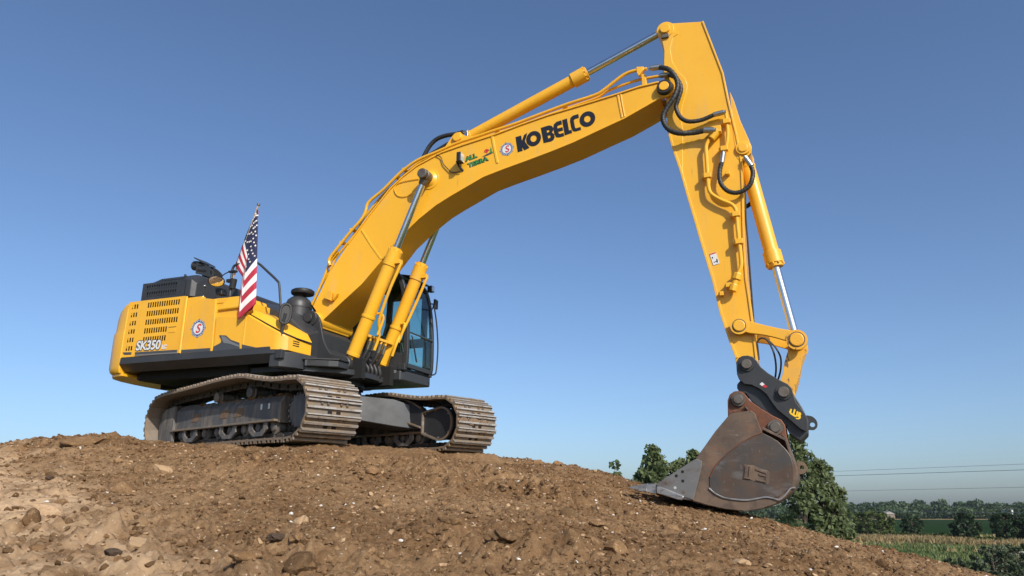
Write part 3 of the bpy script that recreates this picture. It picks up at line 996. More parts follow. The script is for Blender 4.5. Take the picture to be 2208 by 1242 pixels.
    # dirt caked on the roof of the frame
    g = np.random.default_rng(80 + side)
    b = MB()
    for k in range(150):
        x = -1.2 + 2.7 * g.random()
        c = (x, y + (g.random() - 0.5) * 0.24, 0.70 - 0.008 * x)
        s = 0.02 + 0.035 * g.random()
        b.add([(c[0] + v[0] * s * (0.8 + 0.5 * g.random()), c[1] + v[1] * s, c[2] + v[2] * s * 0.5) for v in ICO_V], [tuple(q) for q in ICO_F])
    o = b.build('caked_dirt', 'clod_dirt', fr, 0, 0)
    o['kind'] = 'stuff'
    # decals
    if side < 0:
        for px, pz in ((1.12, 0.50), (0.92, 0.50)):
            b = MB()
            b.box(px, px + 0.045, y - 0.1925, y - 0.1905, pz, pz + 0.075)
            b.build('label_plate', 'white_decal', fr)
    return fr
for s in (-1, 1):
    undercarriage(s)

# centre of the undercarriage: boxed arms out to the track frames, ring for the swing bearing
mb = MB()
mb.revolve((0, 0, 0.52), (0, 0, 0.92), [(0, 0.62), (0.05, 0.70), (0.36, 0.70), (0.40, 0.66)], 40)
cb = mb.build('car_body', 'dusty_dark_paint', EXC)
for sx in (-1, 1):
    for sy in (-1, 1):
        b = MB()
        rg = lambda x, y, w, z0, z1: [(x - w, y, z0), (x + w, y, z0), (x + w * 0.8, y, z1), (x - w * 0.8, y, z1)]
        b.loft([rg(sx * 0.40, sy * 0.35, 0.34, 0.50, 0.90), rg(sx * 0.75, sy * 0.80, 0.32, 0.42, 0.86), rg(sx * 1.02, sy * 1.16, 0.40, 0.36, 0.70)])
        b.build('frame_arm', 'dark_paint', cb, 0.012)
# the long stepped side box between the arms, seen behind the near track
b = MB()
bp = [(-0.171, 0.980, 0.966), (1.046, 0.980, 0.865), (1.258, 0.980, 0.804), (1.467, 0.980, 0.701), (1.486, 0.980, 0.394), (1.071, 0.980, 0.512), (-0.133, 0.980, 0.596)]
b.prism([(-0.75, 0.93)] + bp + [(-0.75, 0.60)], 0.98, 1.10)
b.build('side_box', 'dark_paint', cb, 0.01)
b = MB()
b.strip(bp[:4], 0.022, 0.955, 0.99)
b.build('box_edge', 'track_steel', cb, 0.003)
b = MB()
b.strip(bp[4:][::-1] and [(-0.6, 0, 0.615)] + bp[4:][::-1], 0.026, 0.94, 0.99)
b.build('box_edge', 'track_steel', cb, 0.003)
b = MB()
tow = [(0.255, 0.965, 0.818), (0.303, 0.965, 0.745), (0.377, 0.965, 0.727), (0.466, 0.965, 0.747), (0.580, 0.965, 0.833), (0.638, 0.965, 0.854), (0.415, 0.965, 0.870), (0.208, 0.965, 0.879)]
b.prism(smooth_outline(tow, 3), 0.962, 0.982)
b.build('tow_eye', 'dark_void', cb)
mb = MB()
mb.revolve((0, 0, 0.90), (0, 0, 1.14), [(0, 0.60), (0.0, 0.72), (0.06, 0.72), (0.07, 0.66), (0.13, 0.66), (0.14, 0.76), (0.23, 0.76), (0.24, 0.60)], 48)
for i in range(30):
    a = 2 * math.pi * i / 30
    mb.cyl((0.73 * math.cos(a), 0.73 * math.sin(a), 1.0), (0.73 * math.cos(a), 0.73 * math.sin(a), 1.05), 0.02, 6, 0.003)
mb.build('swing_bearing', 'dark_paint', EXC)

# ---- upper body: deck, skirts, counterweight, hoods
mb = MB()
mb.prism_z([(-2.70, -1.15), (0.20, -1.15), (0.55, -1.05), (0.90, -0.72), (1.02, -0.45), (1.05, 0.0), (1.0, 0.5), (0.3, 1.15), (-2.70, 1.15)], 1.13, 1.22)
deck = up(mb, 'deck_frame', 'dark_paint', 0.01)
mb = MB()
for yy in (-0.42, 0.42):
    mb.box(-2.9, 1.15, yy - 0.05, yy + 0.05, 1.08, 1.40)
mb.box(-2.6, -0.4, -1.2, 1.2, 1.11, 1.36)
up(mb, 'centre_beam', 'dark_void', 0.01, parent=deck)  # near-black colour paints in the shade under the deck
# side skirt: a folded channel below the doors
SK = [(-1.492, 1.448), (-1.500, 1.345), (-1.37, 1.232), (-1.33, 1.232), (-1.33, 1.448)]
mb = MB()
mb.loft([[(x, y * (1 if x < 0.1 else 1), z) for y, z in SK] for x in (-2.73, 0.18)] + [[(0.36, y + 0.06, z) for y, z in SK]])
up(mb, 'side_skirt', 'dark_paint', 0.004, 20, parent=deck)
mb = MB()
mb.prism_z([(0.20, -1.47), (0.36, -1.44), (0.50, -1.25), (0.56, -0.80), (0.20, -0.80)], 1.15, 1.385)
up(mb, 'front_skirt', 'dark_paint', 0.015, parent=deck)
# toolbox step in front of the tank
mb = MB()
mb.prism_z([(0.56, -1.12), (0.98, -0.86), (0.98, -0.60), (0.50, -0.60)], 1.20, 1.30)
tb = up(mb, 'step_box', 'dark_paint', 0.012)
mb = MB()
mb.prism_z([(0.54, -1.14), (1.00, -0.87), (1.00, -0.60), (0.50, -0.60)], 1.302, 1.325)
up(mb, 'step_tread', 'black_plastic', 0.004, parent=tb)
mb = MB()
for k in range(5):
    mb.prism_z([(0.60 + 0.001 * k, -1.105), (0.86, -0.94), (0.86, -0.93), (0.60, -1.09)], 1.215 + 0.017 * k, 1.222 + 0.017 * k)
o = up(mb, 'step_grille', 'black_plastic', 0, parent=tb)
o['kind'] = 'stuff'

# counterweight: rounded in plan, lower edge tucked in
plan = [(-2.735, -1.488), (-2.90, -1.470), (-3.06, -1.40), (-3.20, -1.26), (-3.32, -1.00), (-3.41, -0.65), (-3.46, -0.30), (-3.48, 0.0)]
plan = plan + [(x, -y) for x, y in plan[::-1][1:]]
def cw_ring(z, inset, lift=0.0):
    out = []
    for i, (x, y) in enumerate(plan):
        q = (x + 2.735) / (-3.48 + 2.735)
        out.append((x + inset * q, y * (1 - inset * 0.35 * (0.3 + q)), z + lift * q))
    return out
mb = MB()
mb.loft([cw_ring(1.205, 0.10), cw_ring(1.235, 0.035), cw_ring(1.30, 0.0), cw_ring(1.86, 0.0), cw_ring(1.905, 0.04), cw_ring(2.10, 0.05), cw_ring(2.25, 0.09), cw_ring(2.335, 0.16), cw_ring(2.375, 0.28)])
cw = up(mb, 'counterweight', 'yellow_paint', 0.012, 40)
mb = MB()
mb.prism_z([(x * 0.985, y * 0.97) for x, y in plan], 1.16, 1.207)
up(mb, 'belly_plate', 'yellow_paint', 0.01, parent=cw)
lg = [(-3.262, -1.300, 2.193), (-3.195, -1.300, 2.194), (-3.186, -1.300, 2.136), (-3.225, -1.300, 2.094), (-3.236, -1.300, 2.025)]
mb = MB()
q0, q1 = cw_ring(1.975, 0.042), cw_ring(2.045, 0.047)
mb.add([tuple(Vector(q) + Vector((-0.004, -0.004, 0))) for q in (q0[3], q0[4], q1[4], q1[3])], [(0, 1, 2, 3)])
up(mb, 'maker_plate', 'black_decal', 0, parent=cw)
mb = MB()
mb.cyl((-2.60, -1.25, 2.37), (-2.60, -1.25, 2.46), 0.055, 16)
up(mb, 'rubber_stop', 'black_plastic', 0, parent=cw)
mb = MB()
mb.cyl((-2.35, -0.2, 1.02), (-2.35, -0.2, 1.17), 0.07, 12)
mb.cyl((-2.35, 0.55, 1.04), (-2.35, 0.55, 1.17), 0.07, 12)
up(mb, 'drain_plug', 'dark_paint', 0, parent=cw)

# panels on the near side
def slotted(mb, x0, x1, z0, z1, y, holes, th=0.004):
    """flat plate facing -y with real rectangular slots"""
    xs = sorted({x0, x1, *[h_[0] for h_ in holes], *[h_[1] for h_ in holes]})
    zs = sorted({z0, z1, *[h_[2] for h_ in holes], *[h_[3] for h_ in holes]})
    cell = lambda i, j: 0 <= i < len(xs) - 1 and 0 <= j < len(zs) - 1 and not any(h_[0] <= (xs[i] + xs[i + 1]) / 2 <= h_[1] and h_[2] <= (zs[j] + zs[j + 1]) / 2 <= h_[3] for h_ in holes)
    idx = {}
    vs, fs = [], []
    def vid(i, j, k):
        if (i, j, k) not in idx:
            idx[(i, j, k)] = len(vs)
            vs.append((xs[i], y + th * k, zs[j]))
        return idx[(i, j, k)]
    for i in range(len(xs) - 1):
        for j in range(len(zs) - 1):
            if not cell(i, j):
                continue
            fs.append((vid(i, j, 0), vid(i + 1, j, 0), vid(i + 1, j + 1, 0), vid(i, j + 1, 0)))
            fs.append((vid(i, j, 1), vid(i, j + 1, 1), vid(i + 1, j + 1, 1), vid(i + 1, j, 1)))
            for (di, dj, a, b) in ((-1, 0, (i, j), (i, j + 1)), (1, 0, (i + 1, j), (i + 1, j + 1)), (0, -1, (i, j), (i + 1, j)), (0, 1, (i, j + 1), (i + 1, j + 1))):
                if not cell(i + di, j + dj):
                    fs.append((vid(*a, 0), vid(*b, 0), vid(*b, 1), vid(*a, 1)))
    mb.add(vs, fs)

def slot_row(x0, x1, n, z0, z1, fill=0.64):
    w = (x1 - x0) / n
    return [(round(x0 + w * i, 4), round(x0 + w * (i + fill), 4), z0, z1) for i in range(n)]

SIDE_Y = -1.480
holes = []
for k in range(6):
    zc = 2.285 - k * 0.138
    holes += slot_row(-2.660, -2.505, 3, zc - 0.037, zc + 0.037)
mb = MB()
slotted(mb, -2.725, -2.455, 1.456, 2.372, SIDE_Y, holes)
pan = up(mb, 'vent_panel', 'yellow_paint', 0, 30)
holes = []
for k, (xe, nn) in enumerate(((-1.63, 14), (-1.63, 14), (-1.63, 14), (-1.826, 10), (-1.826, 10))):
    zc = 2.285 - k * 0.142
    holes += slot_row(-2.315, xe, nn, zc - 0.043, zc + 0.043)
mb = MB()
slotted(mb, -2.448, -1.545, 1.456, 2.372, SIDE_Y - 0.002, holes)
door = up(mb, 'vent_door', 'yellow_paint', 0, 30)
mb = MB()
mb.box(-1.795, -1.655, SIDE_Y - 0.008, SIDE_Y - 0.0045, 1.795, 1.875)
up(mb, 'door_latch', 'yellow_paint', 0.002, parent=door)
mb = MB()
mb.box(-1.80, -1.65, SIDE_Y - 0.009, SIDE_Y - 0.004, 1.878, 1.886)
up(mb, 'latch_label', 'black_decal', 0, parent=door)
mb = MB()
mb.prism_z([(-1.545, -1.478), (-1.53, -1.498), (-1.50, -1.498), (-1.488, -1.478)], 1.452, 2.36)
up(mb, 'door_post', 'yellow_paint', 0.004)
# near-black box behind the slots, painting in the shade of the bay
mb = MB()
mb.box(-2.71, -1.56, -1.40, 1.40, 1.40, 2.35)
up(mb, 'engine_bay', 'dark_void', 0)
# middle door, its upper rear corner sloped
mb = MB()
cd = [(-1.512, -1.480, 1.430), (-0.872, -1.480, 1.420), (-0.913, -1.480, 2.258), (-1.158, -1.480, 2.302), (-1.294, -1.480, 2.277), (-1.393, -1.480, 2.196), (-1.442, -1.480, 1.976)]
mb.prism(cd, -1.484, -1.40)
mid = up(mb, 'side_door', 'yellow_paint', 0.008)
# recess between door post and sloped corner
mb = MB()
mb.prism([(-1.50, 1.46), (-1.2, 1.46), (-1.2, 2.34), (-1.50, 2.34)], -1.474, -1.40)
mb.box(-1.50, -0.33, -1.445, 1.35, 1.42, 2.20)
up(mb, 'pump_housing', 'yellow_paint', 0.01)
# top block over the pump bay with its sloped face
mb = MB()
blk = [(-1.014, -1.470, 2.011), (-0.429, -1.470, 1.992), (-0.450, -1.470, 2.088), (-0.644, -1.470, 2.273), (-0.926, -1.470, 2.284), (-1.055, -1.470, 2.288)]
fb = [(-0.968, -1.470, 2.007), (-0.428, -1.470, 1.985), (-0.579, -1.470, 2.253), (-0.907, -1.470, 2.282)]
mb.prism_z([(-1.44, -1.40), (-0.92, -1.46), (-0.50, -1.43), (-0.45, -1.1), (-0.60, -0.96), (-1.44, -0.96)], 2.19, 2.285)
up(mb, 'pump_cover', 'yellow_paint', 0.02)
mb = MB()
r0 = [(-0.885, -1.474, 2.075), (-0.335, -1.474, 2.085), (-0.335, -0.9, 2.085), (-0.885, -0.9, 2.075)]
r1 = [(-0.85, -1.485, 2.10), (-0.345, -1.485, 2.11), (-0.345, -0.9, 2.11), (-0.85, -0.9, 2.10)]
r2 = [(-0.70, -1.455, 2.285), (-0.43, -1.445, 2.285), (-0.43, -0.9, 2.285), (-0.70, -0.9, 2.285)]
mb.loft([r0, r1, r2])
up(mb, 'cover_bulge', 'yellow_paint', 0.02)
mb = MB()
mb.prism([(-0.855, -1.480, 1.426), (-0.326, -1.480, 1.411), (-0.319, -1.480, 1.952), (-0.874, -1.480, 1.986)], -1.477, -1.40)
low = up(mb, 'lower_panel', 'yellow_paint', 0.006)
mb = MB()
mb.prism([(-0.318, 1.405), (-0.288, 1.405), (-0.275, 2.00), (-0.305, 2.00)], -1.488, -1.45)
up(mb, 'panel_edge', 'yellow_paint', 0.005, parent=low)
# fuel tank housing, chamfered front corner, sloped top, lid with a lip
mb = MB()
def tank_ring(z, k):
    return [(-0.29, -1.482, z), (0.25, -1.482, z), (0.33, -1.462, z), (0.43, -1.36, z), (0.47, -0.86, z), (-0.29, -0.86, z)]
base = tank_ring(1.40, 0)
topz = [1.99, 1.70, 1.66, 1.60, 1.57, 1.99]
top = [(x, y + (0.02 if i < 4 else 0), z) for i, ((x, y, _), z) in enumerate(zip(tank_ring(0, 0), topz))]
mb.loft([base, [(x, y, 1.40 + (t[2] - 1.40) * 0.96) for (x, y, _), t in zip(base, top)], top])
tank = up(mb, 'tank_housing', 'yellow_paint', 0.018, 40, segs=3)
mb = MB()
lid0 = [(-0.26, -1.455, 1.985), (0.10, -1.455, 1.800), (0.34, -1.40, 1.675), (0.455, -1.20, 1.610), (0.49, -0.86, 1.590), (-0.26, -0.86, 1.985)]
lid1 = [(-0.26, -1.41, 2.06), (0.07, -1.39, 1.940), (0.24, -1.33, 1.850), (0.345, -1.16, 1.77), (0.39, -0.86, 1.74), (-0.26, -0.86, 2.08)]
mb.loft([lid0, [tuple(Vector(a).lerp(Vector(b), 0.18)) for a, b in zip(lid0, lid1)], lid1])
lid = up(mb, 'tank_lid', 'yellow_paint', 0.025, 40, segs=3)
mb = MB()
mb.loft([[tuple(Vector(p) + Vector((s * 0.006, -abs(s) * 0.006, -0.006 + dz))) for p in lid0] for s, dz in ((1.0, -0.008), (1.0, 0.004))])
up(mb, 'lid_seal', 'black_plastic', 0, parent=lid)
for k in range(3):
    mb = MB()
    z = 1.565 - k * 0.033
    mb.add([(0.437, -1.27, z), (0.452, -1.13, z), (0.452, -1.13, z - 0.016), (0.437, -1.27, z - 0.016), (0.420, -1.27, z), (0.430, -1.13, z), (0.430, -1.13, z - 0.016), (0.420, -1.27, z - 0.016)], [(0, 1, 2, 3), (4, 7, 6, 5), (0, 4, 5, 1), (1, 5, 6, 2), (2, 6, 7, 3), (3, 7, 4, 0)])
    up(mb, 'vent_slot', 'dark_void', 0, parent=tank)
# grey stripe along the foot of the panels and the swept wedge
SY = SIDE_Y - 0.0065
def side_decal(name, loops, mat, parent, y=SY, bold=0.0):
    vs, fs = curve_mesh([[(p[0], p[-1]) for p in lp] for lp in loops], bold)
    return decal(name, [(vs, fs, (0, 0, 0), (1, 0, 0), (0, 0, 1), (0, 1, 0), y, mat)], parent)
side_decal('stripe', [[(-2.710, -1.487, 1.536), (-2.516, -1.487, 1.530), (-2.517, -1.487, 1.494), (-2.665, -1.487, 1.499)]], 'grey_decal', pan)
side_decal('stripe', [[(-2.440, -1.487, 1.524), (-1.562, -1.487, 1.510), (-1.560, -1.487, 1.477), (-2.436, -1.487, 1.489)]], 'grey_decal', door, SY - 0.001)
side_decal('stripe', [[(-2.436, -1.487, 1.485), (-1.559, -1.487, 1.473), (-1.557, -1.487, 1.453), (-2.435, -1.487, 1.464)]], 'silver_decal', door, SY - 0.001)
side_decal('stripe', [[(-1.480, -1.487, 1.502), (-0.907, -1.487, 1.495), (-0.907, -1.487, 1.449), (-1.481, -1.487, 1.453)]], 'grey_decal', mid, SY - 0.001)
side_decal('wedge', [[(-0.766, -1.487, 1.684), (-0.631, -1.487, 1.670), (-0.532, -1.487, 1.598), (-0.362, -1.487, 1.539), (-0.339, -1.487, 1.430), (-0.845, -1.487, 1.438), (-0.855, -1.487, 1.511), (-0.721, -1.487, 1.562), (-0.713, -1.487, 1.610)]], 'grey_decal', low)
side_decal('wedge_light', [[(-0.721, -1.487, 1.664), (-0.644, -1.487, 1.654), (-0.529, -1.487, 1.574), (-0.357, -1.487, 1.503), (-0.354, -1.487, 1.474), (-0.554, -1.487, 1.539), (-0.661, -1.487, 1.558), (-0.698, -1.487, 1.609)]], 'silver_decal', low, SY - 0.002)
side_decal('wedge', [[(-0.309, -1.487, 1.511), (0.100, -1.487, 1.414), (0.088, -1.487, 1.404), (-0.303, -1.487, 1.421)]], 'grey_decal', tank, SY - 0.002)

# round badge with a red S
def badge(parent, centre, ex, ey, en, r):
    ring = lambda k, n=40: [(k * math.cos(2 * math.pi * i / n), k * math.sin(2 * math.pi * i / n)) for i in range(n)]
    lay = []
    star = [(r * (1.0 + (0.14 if i % 5 == 0 else 0)) * math.cos(2 * math.pi * i / 40 * 1 + math.pi / 2), r * (1.0 + (0.14 if i % 10 == 0 else 0)) * math.sin(2 * math.pi * i / 40 + math.pi / 2)) for i in range(40)]
    for lp, lift, m in (([star], 0.0, 'blue_decal'), ([ring(r * 0.97), ring(r * 0.93)], 0.0012, 'white_decal'), ([ring(r * 0.70)], 0.0014, 'white_decal')):
        vs, fs = curve_mesh(lp)
        lay.append((vs, fs, centre, ex, ey, en, lift, m))
    vs, fs = text_mesh('S', r * 1.45, r * 0.03, 0.18, align='CENTER')
    vs = [(v[0], v[1] - r * 0.50) for v in vs]
    lay.append((vs, fs, centre, ex, ey, en, 0.0028, 'red_decal'))
    for i in range(22):                       # ring of small lettering
        if i in (0, 11):
            continue
        a = 2 * math.pi * i / 22 + math.pi / 2
        vs = [(r * 0.84 * math.cos(a) + dx * math.cos(a) * r - dy * math.sin(a) * r, r * 0.84 * math.sin(a) + dx * math.sin(a) * r + dy * math.cos(a) * r) for dx, dy in ((-0.05, -0.03), (0.05, -0.03), (0.05, 0.05), (-0.05, 0.05))]
        lay.append((vs, [(0, 1, 2, 3)], centre, ex, ey, en, 0.0013, 'white_decal'))
    return decal('badge', lay, parent)
bc = [(-1.196, -1.486, 1.820)][0]
badge(mid, bc, (1, 0, 0), (0, 0, 1), (0, -1, 0), 0.135)
# model number
tp = [(-2.437, -1.488, 1.556), (-1.853, -1.488, 1.545)]
eu = (Vector(tp[1]) - Vector(tp[0])).normalized()
vs, fs = text_mesh('SK350', 0.205, 0.006, 0.10, 0.95)
vo, fo = text_mesh('SK350', 0.205, 0.017, 0.10, 0.95)
v3, f3 = text_mesh('LC', 0.085, 0.006, 0.05, 0.9)
wd = max(v[0] for v in vs)
kx = 0.52 / wd
eus = eu * kx
decal('model_number', [(vo, fo, tp[0], eus, (0, 0, 1), (0, -1, 0), 0.0, 'grey_decal'), (vs, fs, tp[0], eus, (0, 0, 1), (0, -1, 0), 0.0015, 'white_decal'), (v3, f3, Vector(tp[0]) + eu * 0.55, eu, (0, 0, 1), (0, -1, 0), 0.001, 'white_decal')], door)

# engine hood: black box with sloped shoulder and slots
HY = -1.44
mb = MB()
holes = []
for k, zc in enumerate((2.595, 2.475)):
    holes += slot_row(-2.44 + 0.02 * k, -1.78, 13, zc - 0.048, zc + 0.048, 0.64)
slotted(mb, -2.53, -1.62, 2.375, 2.675, HY, holes, 0.004)
hood = up(mb, 'hood_grille', 'dark_paint', 0, 30)
mb = MB()
sec = lambda x, z1, z2, y1, y2: [(x, HY + 0.004, 2.375), (x, HY + 0.004, z1), (x, y1, z2), (x, 1.2, z2), (x, 1.38, 2.375)]
mb.loft([[(-2.56, -1.40, 2.375), (-2.57, -1.40, 2.55), (-2.40, -1.24, 2.775), (-2.40, 1.15, 2.775), (-2.56, 1.38, 2.375)], [(-2.545, HY + 0.03, 2.375), (-2.545, HY + 0.03, 2.62), (-2.36, -1.23, 2.80), (-2.36, 1.15, 2.80), (-2.545, 1.38, 2.375)], [(-2.53, HY + 0.03, 2.375), (-2.53, HY + 0.03, 2.65), (-2.34, -1.23, 2.80), (-2.34, 1.15, 2.80), (-2.53, 1.38, 2.375)], [(-1.62, HY + 0.03, 2.375), (-1.62, HY + 0.03, 2.675), (-1.64, -1.23, 2.80), (-1.64, 1.15, 2.80), (-1.62, 1.38, 2.375)]])
mb.loft([[(-1.62, HY, 2.375), (-1.62, HY, 2.675), (-1.64, -1.23, 2.80), (-1.64, 1.15, 2.80), (-1.62, 1.38, 2.375)], [(-1.52, HY + 0.01, 2.375), (-1.52, HY + 0.012, 2.66), (-1.56, -1.23, 2.785), (-1.56, 1.15, 2.785), (-1.52, 1.38, 2.375)], [(-1.455, -1.37, 2.375), (-1.455, -1.36, 2.60), (-1.48, -1.19, 2.73), (-1.48, 1.12, 2.73), (-1.455, 1.36, 2.375)]])
up(mb, 'hood_shell', 'dark_paint', 0.025, 40, parent=hood, segs=3)
for i in range(12):                           # slots in the sloped shoulder
    mb = MB()
    x = -2.34 + i * 0.047
    a, b = Vector((0, HY + 0.055, 2.700)), Vector((0, -1.265, 2.786))
    n = Vector((0, -0.5, 0.86)) * 0.004
    mb.add([(x + 0.02, *(a + n)[1:]), (x + 0.048, *(a + n)[1:]), (x + 0.048, *(b + n)[1:]), (x + 0.02, *(b + n)[1:])], [(0, 1, 2, 3)])
    up(mb, 'vent_slot', 'dark_void', 0, 0, parent=hood)
for zz in (2.42, 2.60):
    mb = MB()
    mb.cyl((-1.462, -1.20, zz), (-1.440, -1.20, zz), 0.018, 10, 0.003)
    up(mb, 'bolt', 'bare_fitting', 0, parent=hood)
mb = MB()
mb.cyl((-1.95, -1.15, 2.79), (-1.95, -1.15, 2.86), 0.02, 8)
up(mb, 'lift_eye', 'dark_paint', 0, parent=hood)
# exhaust outlet behind a pierced guard
e0 = [(-2.100, -0.800, 3.217), (-2.016, -0.800, 3.175), (-1.911, -0.800, 3.137), (-1.813, -0.800, 3.080), (-1.743, -0.800, 3.026), (-1.701, -0.800, 2.984), (-1.696, -0.800, 2.890), (-1.764, -0.800, 2.891), (-1.935, -0.800, 2.944), (-2.086, -0.800, 2.985), (-2.091, -0.800, 3.109)]
mb = MB()
mb.prism(e0, -0.81, -0.79)
gd = up(mb, 'exhaust_guard', 'dark_paint', 0.004)
mb = MB()
mb.prism(e0, -0.60, -0.58)
up(mb, 'guard_plate', 'dark_paint', 0.004, parent=gd)
mb = MB()
mb.prism([(-2.141, -0.800, 3.273), (-2.127, -0.800, 3.273), (-1.915, -0.800, 3.167), (-1.889, -0.800, 3.138), (-1.911, -0.800, 3.140), (-2.127, -0.800, 3.252)], -0.84, -0.56)
up(mb, 'guard_visor', 'dark_paint', 0.003, parent=gd)
for q in ([(-2.041, -0.810, 3.134), (-1.898, -0.810, 3.112), (-1.895, -0.810, 3.097), (-2.038, -0.810, 3.116)], [(-2.051, -0.810, 3.055), (-1.858, -0.810, 3.023), (-1.852, -0.810, 2.988), (-2.045, -0.810, 3.019)], [(-1.761, -0.810, 3.006), (-1.714, -0.810, 2.991), (-1.706, -0.810, 2.935), (-1.752, -0.810, 2.947)], [(-2.020, -0.810, 3.184), (-1.919, -0.810, 3.135), (-1.918, -0.810, 3.126), (-2.022, -0.810, 3.158)]):
    mb = MB()
    mb.prism(q, -0.816, -0.809)
    up(mb, 'guard_slot', 'dark_void', 0, parent=gd)
c0 = Vector([(-2.211, -0.700, 3.172)][0])
mb = MB()
mb.cyl(c0 + Vector((-0.03, 0, 0)), c0 + Vector((0.22, 0.0, -0.05)), 0.085, 20)
mb.cyl(c0 + Vector((0.25, 0.0, -0.06)), c0 + Vector((0.25, 0.0, -0.30)), 0.06, 16)
up(mb, 'exhaust_pipe', 'dark_paint', 0, parent=gd)

# dark covers over the pump and valve bay between hood and boom
mb = MB()
mb.loft([[(-1.46, -0.95, 2.20), (-1.46, -0.95, 2.50), (-1.46, -0.5, 2.56), (-1.46, 0.42, 2.56), (-1.46, 0.42, 2.2)],
         [(-0.75, -0.95, 2.05), (-0.75, -0.95, 2.36), (-0.75, -0.5, 2.42), (-0.75, 0.42, 2.42), (-0.75, 0.42, 2.05)],
         [(-0.35, -0.93, 1.9), (-0.35, -0.93, 2.22), (-0.35, -0.5, 2.31), (-0.35, 0.42, 2.31), (-0.35, 0.42, 1.9)],
         [(-0.05, -0.88, 1.6), (-0.05, -0.88, 2.10), (-0.05, -0.56, 2.16), (-0.05, 0.42, 2.16), (-0.05, 0.42, 1.6)],
         [(0.36, -0.85, 1.3), (0.36, -0.84, 1.75), (0.36, -0.56, 1.85), (0.36, 0.42, 1.85), (0.36, 0.42, 1.3)]])
cov = up(mb, 'valve_cover', 'dark_paint', 0.03, 40, segs=3)
mb = MB()
fz = Vector([(-0.423, -0.960, 2.197)][0])
mb.tube([fz + Vector((-0.05, 0, 0.06)), fz, fz + Vector((0.06, 0, -0.08)), fz + Vector((0.10, 0, -0.12))], 0.022, 8, 4)
up(mb, 'grab_latch', 'bare_fitting', 0, parent=cov)
# air cleaner drum with its mushroom cap
dc = Vector((-0.235, -0.35, 0))
mb = MB()
mb.revolve(dc + Vector((0, 0, 1.95)), dc + Vector((0, 0, 2.6)), [(0, 0.215), (0.36, 0.215), (0.362, 0.222), (0.38, 0.222), (0.382, 0.213), (0.44, 0.208), (0.50, 0.185), (0.545, 0.135), (0.56, 0.10), (0.60, 0.095)], 36)
ac = up(mb, 'air_cleaner', 'dark_paint', 0, 40)
mb = MB()
mb.revolve(dc + Vector((0.06, 0, 2.545)), dc + Vector((0.06, 0, 2.7)), [(0, 0.12), (0.005, 0.18), (0.03, 0.192), (0.065, 0.188), (0.085, 0.16), (0.095, 0.05)], 32)
up(mb, 'rain_cap', 'black_plastic', 0, 40, parent=ac)

# boom mount: two tall plates
brk = [(-0.005, -0.520, 2.072), (0.031, -0.520, 2.161), (0.100, -0.520, 2.194), (0.180, -0.520, 2.199), (0.263, -0.520, 2.165), (0.332, -0.520, 2.091), (0.378, -0.520, 1.982), (0.453, -0.520, 1.721), (0.516, -0.520, 1.598), (0.613, -0.520, 1.475), (0.736, -0.520, 1.438)]
ear = [(0.843, -0.600, 1.310)][0]
mb = MB()
outl = [(p[0], p[2]) for p in brk] + circle(ear[0], ear[2], 0.125, 10, R(80), R(-80)) + [(ear[0] - 0.05, 1.13), (-0.15, 1.13), (-0.15, 1.9)]
for y0 in (-0.56, 0.51):
    mb2 = MB()
    mb2.prism(outl, y0, y0 + 0.05)
    bp_ = up(mb2, 'boom_mount', 'dark_paint', 0.008)
mb = MB()
mb.box(-0.2, 0.95, -0.51, 0.51, 1.12, 1.30)
mb.prism([(0.05, 1.3), (0.62, 1.3), (0.36, 1.62), (0.05, 1.62)], -0.50, 0.50)
up(mb, 'mount_floor', 'dark_paint', 0.01)
bf = [(0.177, -0.560, 2.072)][0]
mb = MB()
mb.cyl((bf[0], -0.585, bf[2]), (bf[0], -0.555, bf[2]), 0.13, 30, 0.006)
mb.cyl((bf[0], -0.635, bf[2]), (bf[0], -0.61, bf[2]), 0.075, 24)
mb.box(bf[0] - 0.17, bf[0] + 0.17, -0.63, -0.56, bf[2] - 0.30, bf[2] - 0.20)
up(mb, 'boom_foot_boss', 'dark_paint', 0.006)
mb = MB()
mb.cyl((bf[0], 0.555, bf[2]), (bf[0], 0.615, bf[2]), 0.15, 30, 0.02)
up(mb, 'boom_foot_boss', 'dark_paint', 0.006)
mb = MB()
for yy in (-0.60, -0.335, 0.225, 0.49):
    mb.cyl((0.875, yy, 1.30), (0.875, yy + 0.11, 1.30), 0.125, 28, 0.015)
mb.cyl((0.875, -0.625, 1.30), (0.875, -0.60, 1.30), 0.065, 20)
mb.cyl((0.875, -0.60, 1.30), (0.875, 0.60, 1.30), 0.05, 16)
for yy in (-0.30, 0.25):
    mb.prism([(0.76, 1.12), (1.02, 1.12), (0.98, 1.33), (0.80, 1.38)], yy, yy + 0.05)
up(mb, 'cylinder_foot_boss', 'dark_paint', 0.005)

# ---- cab (left side of the machine)
CY0, CY1 = 0.50, 1.45
FRONT = [(1.30, 1.36), (1.355, 1.50), (1.345, 2.10), (1.285, 2.60), (1.20, 2.90), (1.10, 3.03)]   # windscreen line (x, z)
mb = MB()
mb.prism_z([(1.25, 0.49), (1.31, 0.60), (1.33, 1.40), (1.28, 1.46), (-0.35, 1.46), (-0.35, 0.49)], 1.185, 1.345)
cab = up(mb, 'cab_base', 'dark_paint', 0.02, segs=3)
mb = MB()
pl = [(1.057, 0.488, 1.355), (1.184, 0.488, 1.352), (1.183, 0.488, 1.304), (1.057, 0.488, 1.303)]
mb.prism(pl, 0.484, 0.4895)
up(mb, 'rating_plate', 'silver_decal', 0, parent=cab)
mb = MB()
mb.prism([(-0.35, 1.36), (1.29, 1.36), (1.325, 1.62), (0.93, 1.70), (-0.35, 1.70)], 0.51, 0.56)
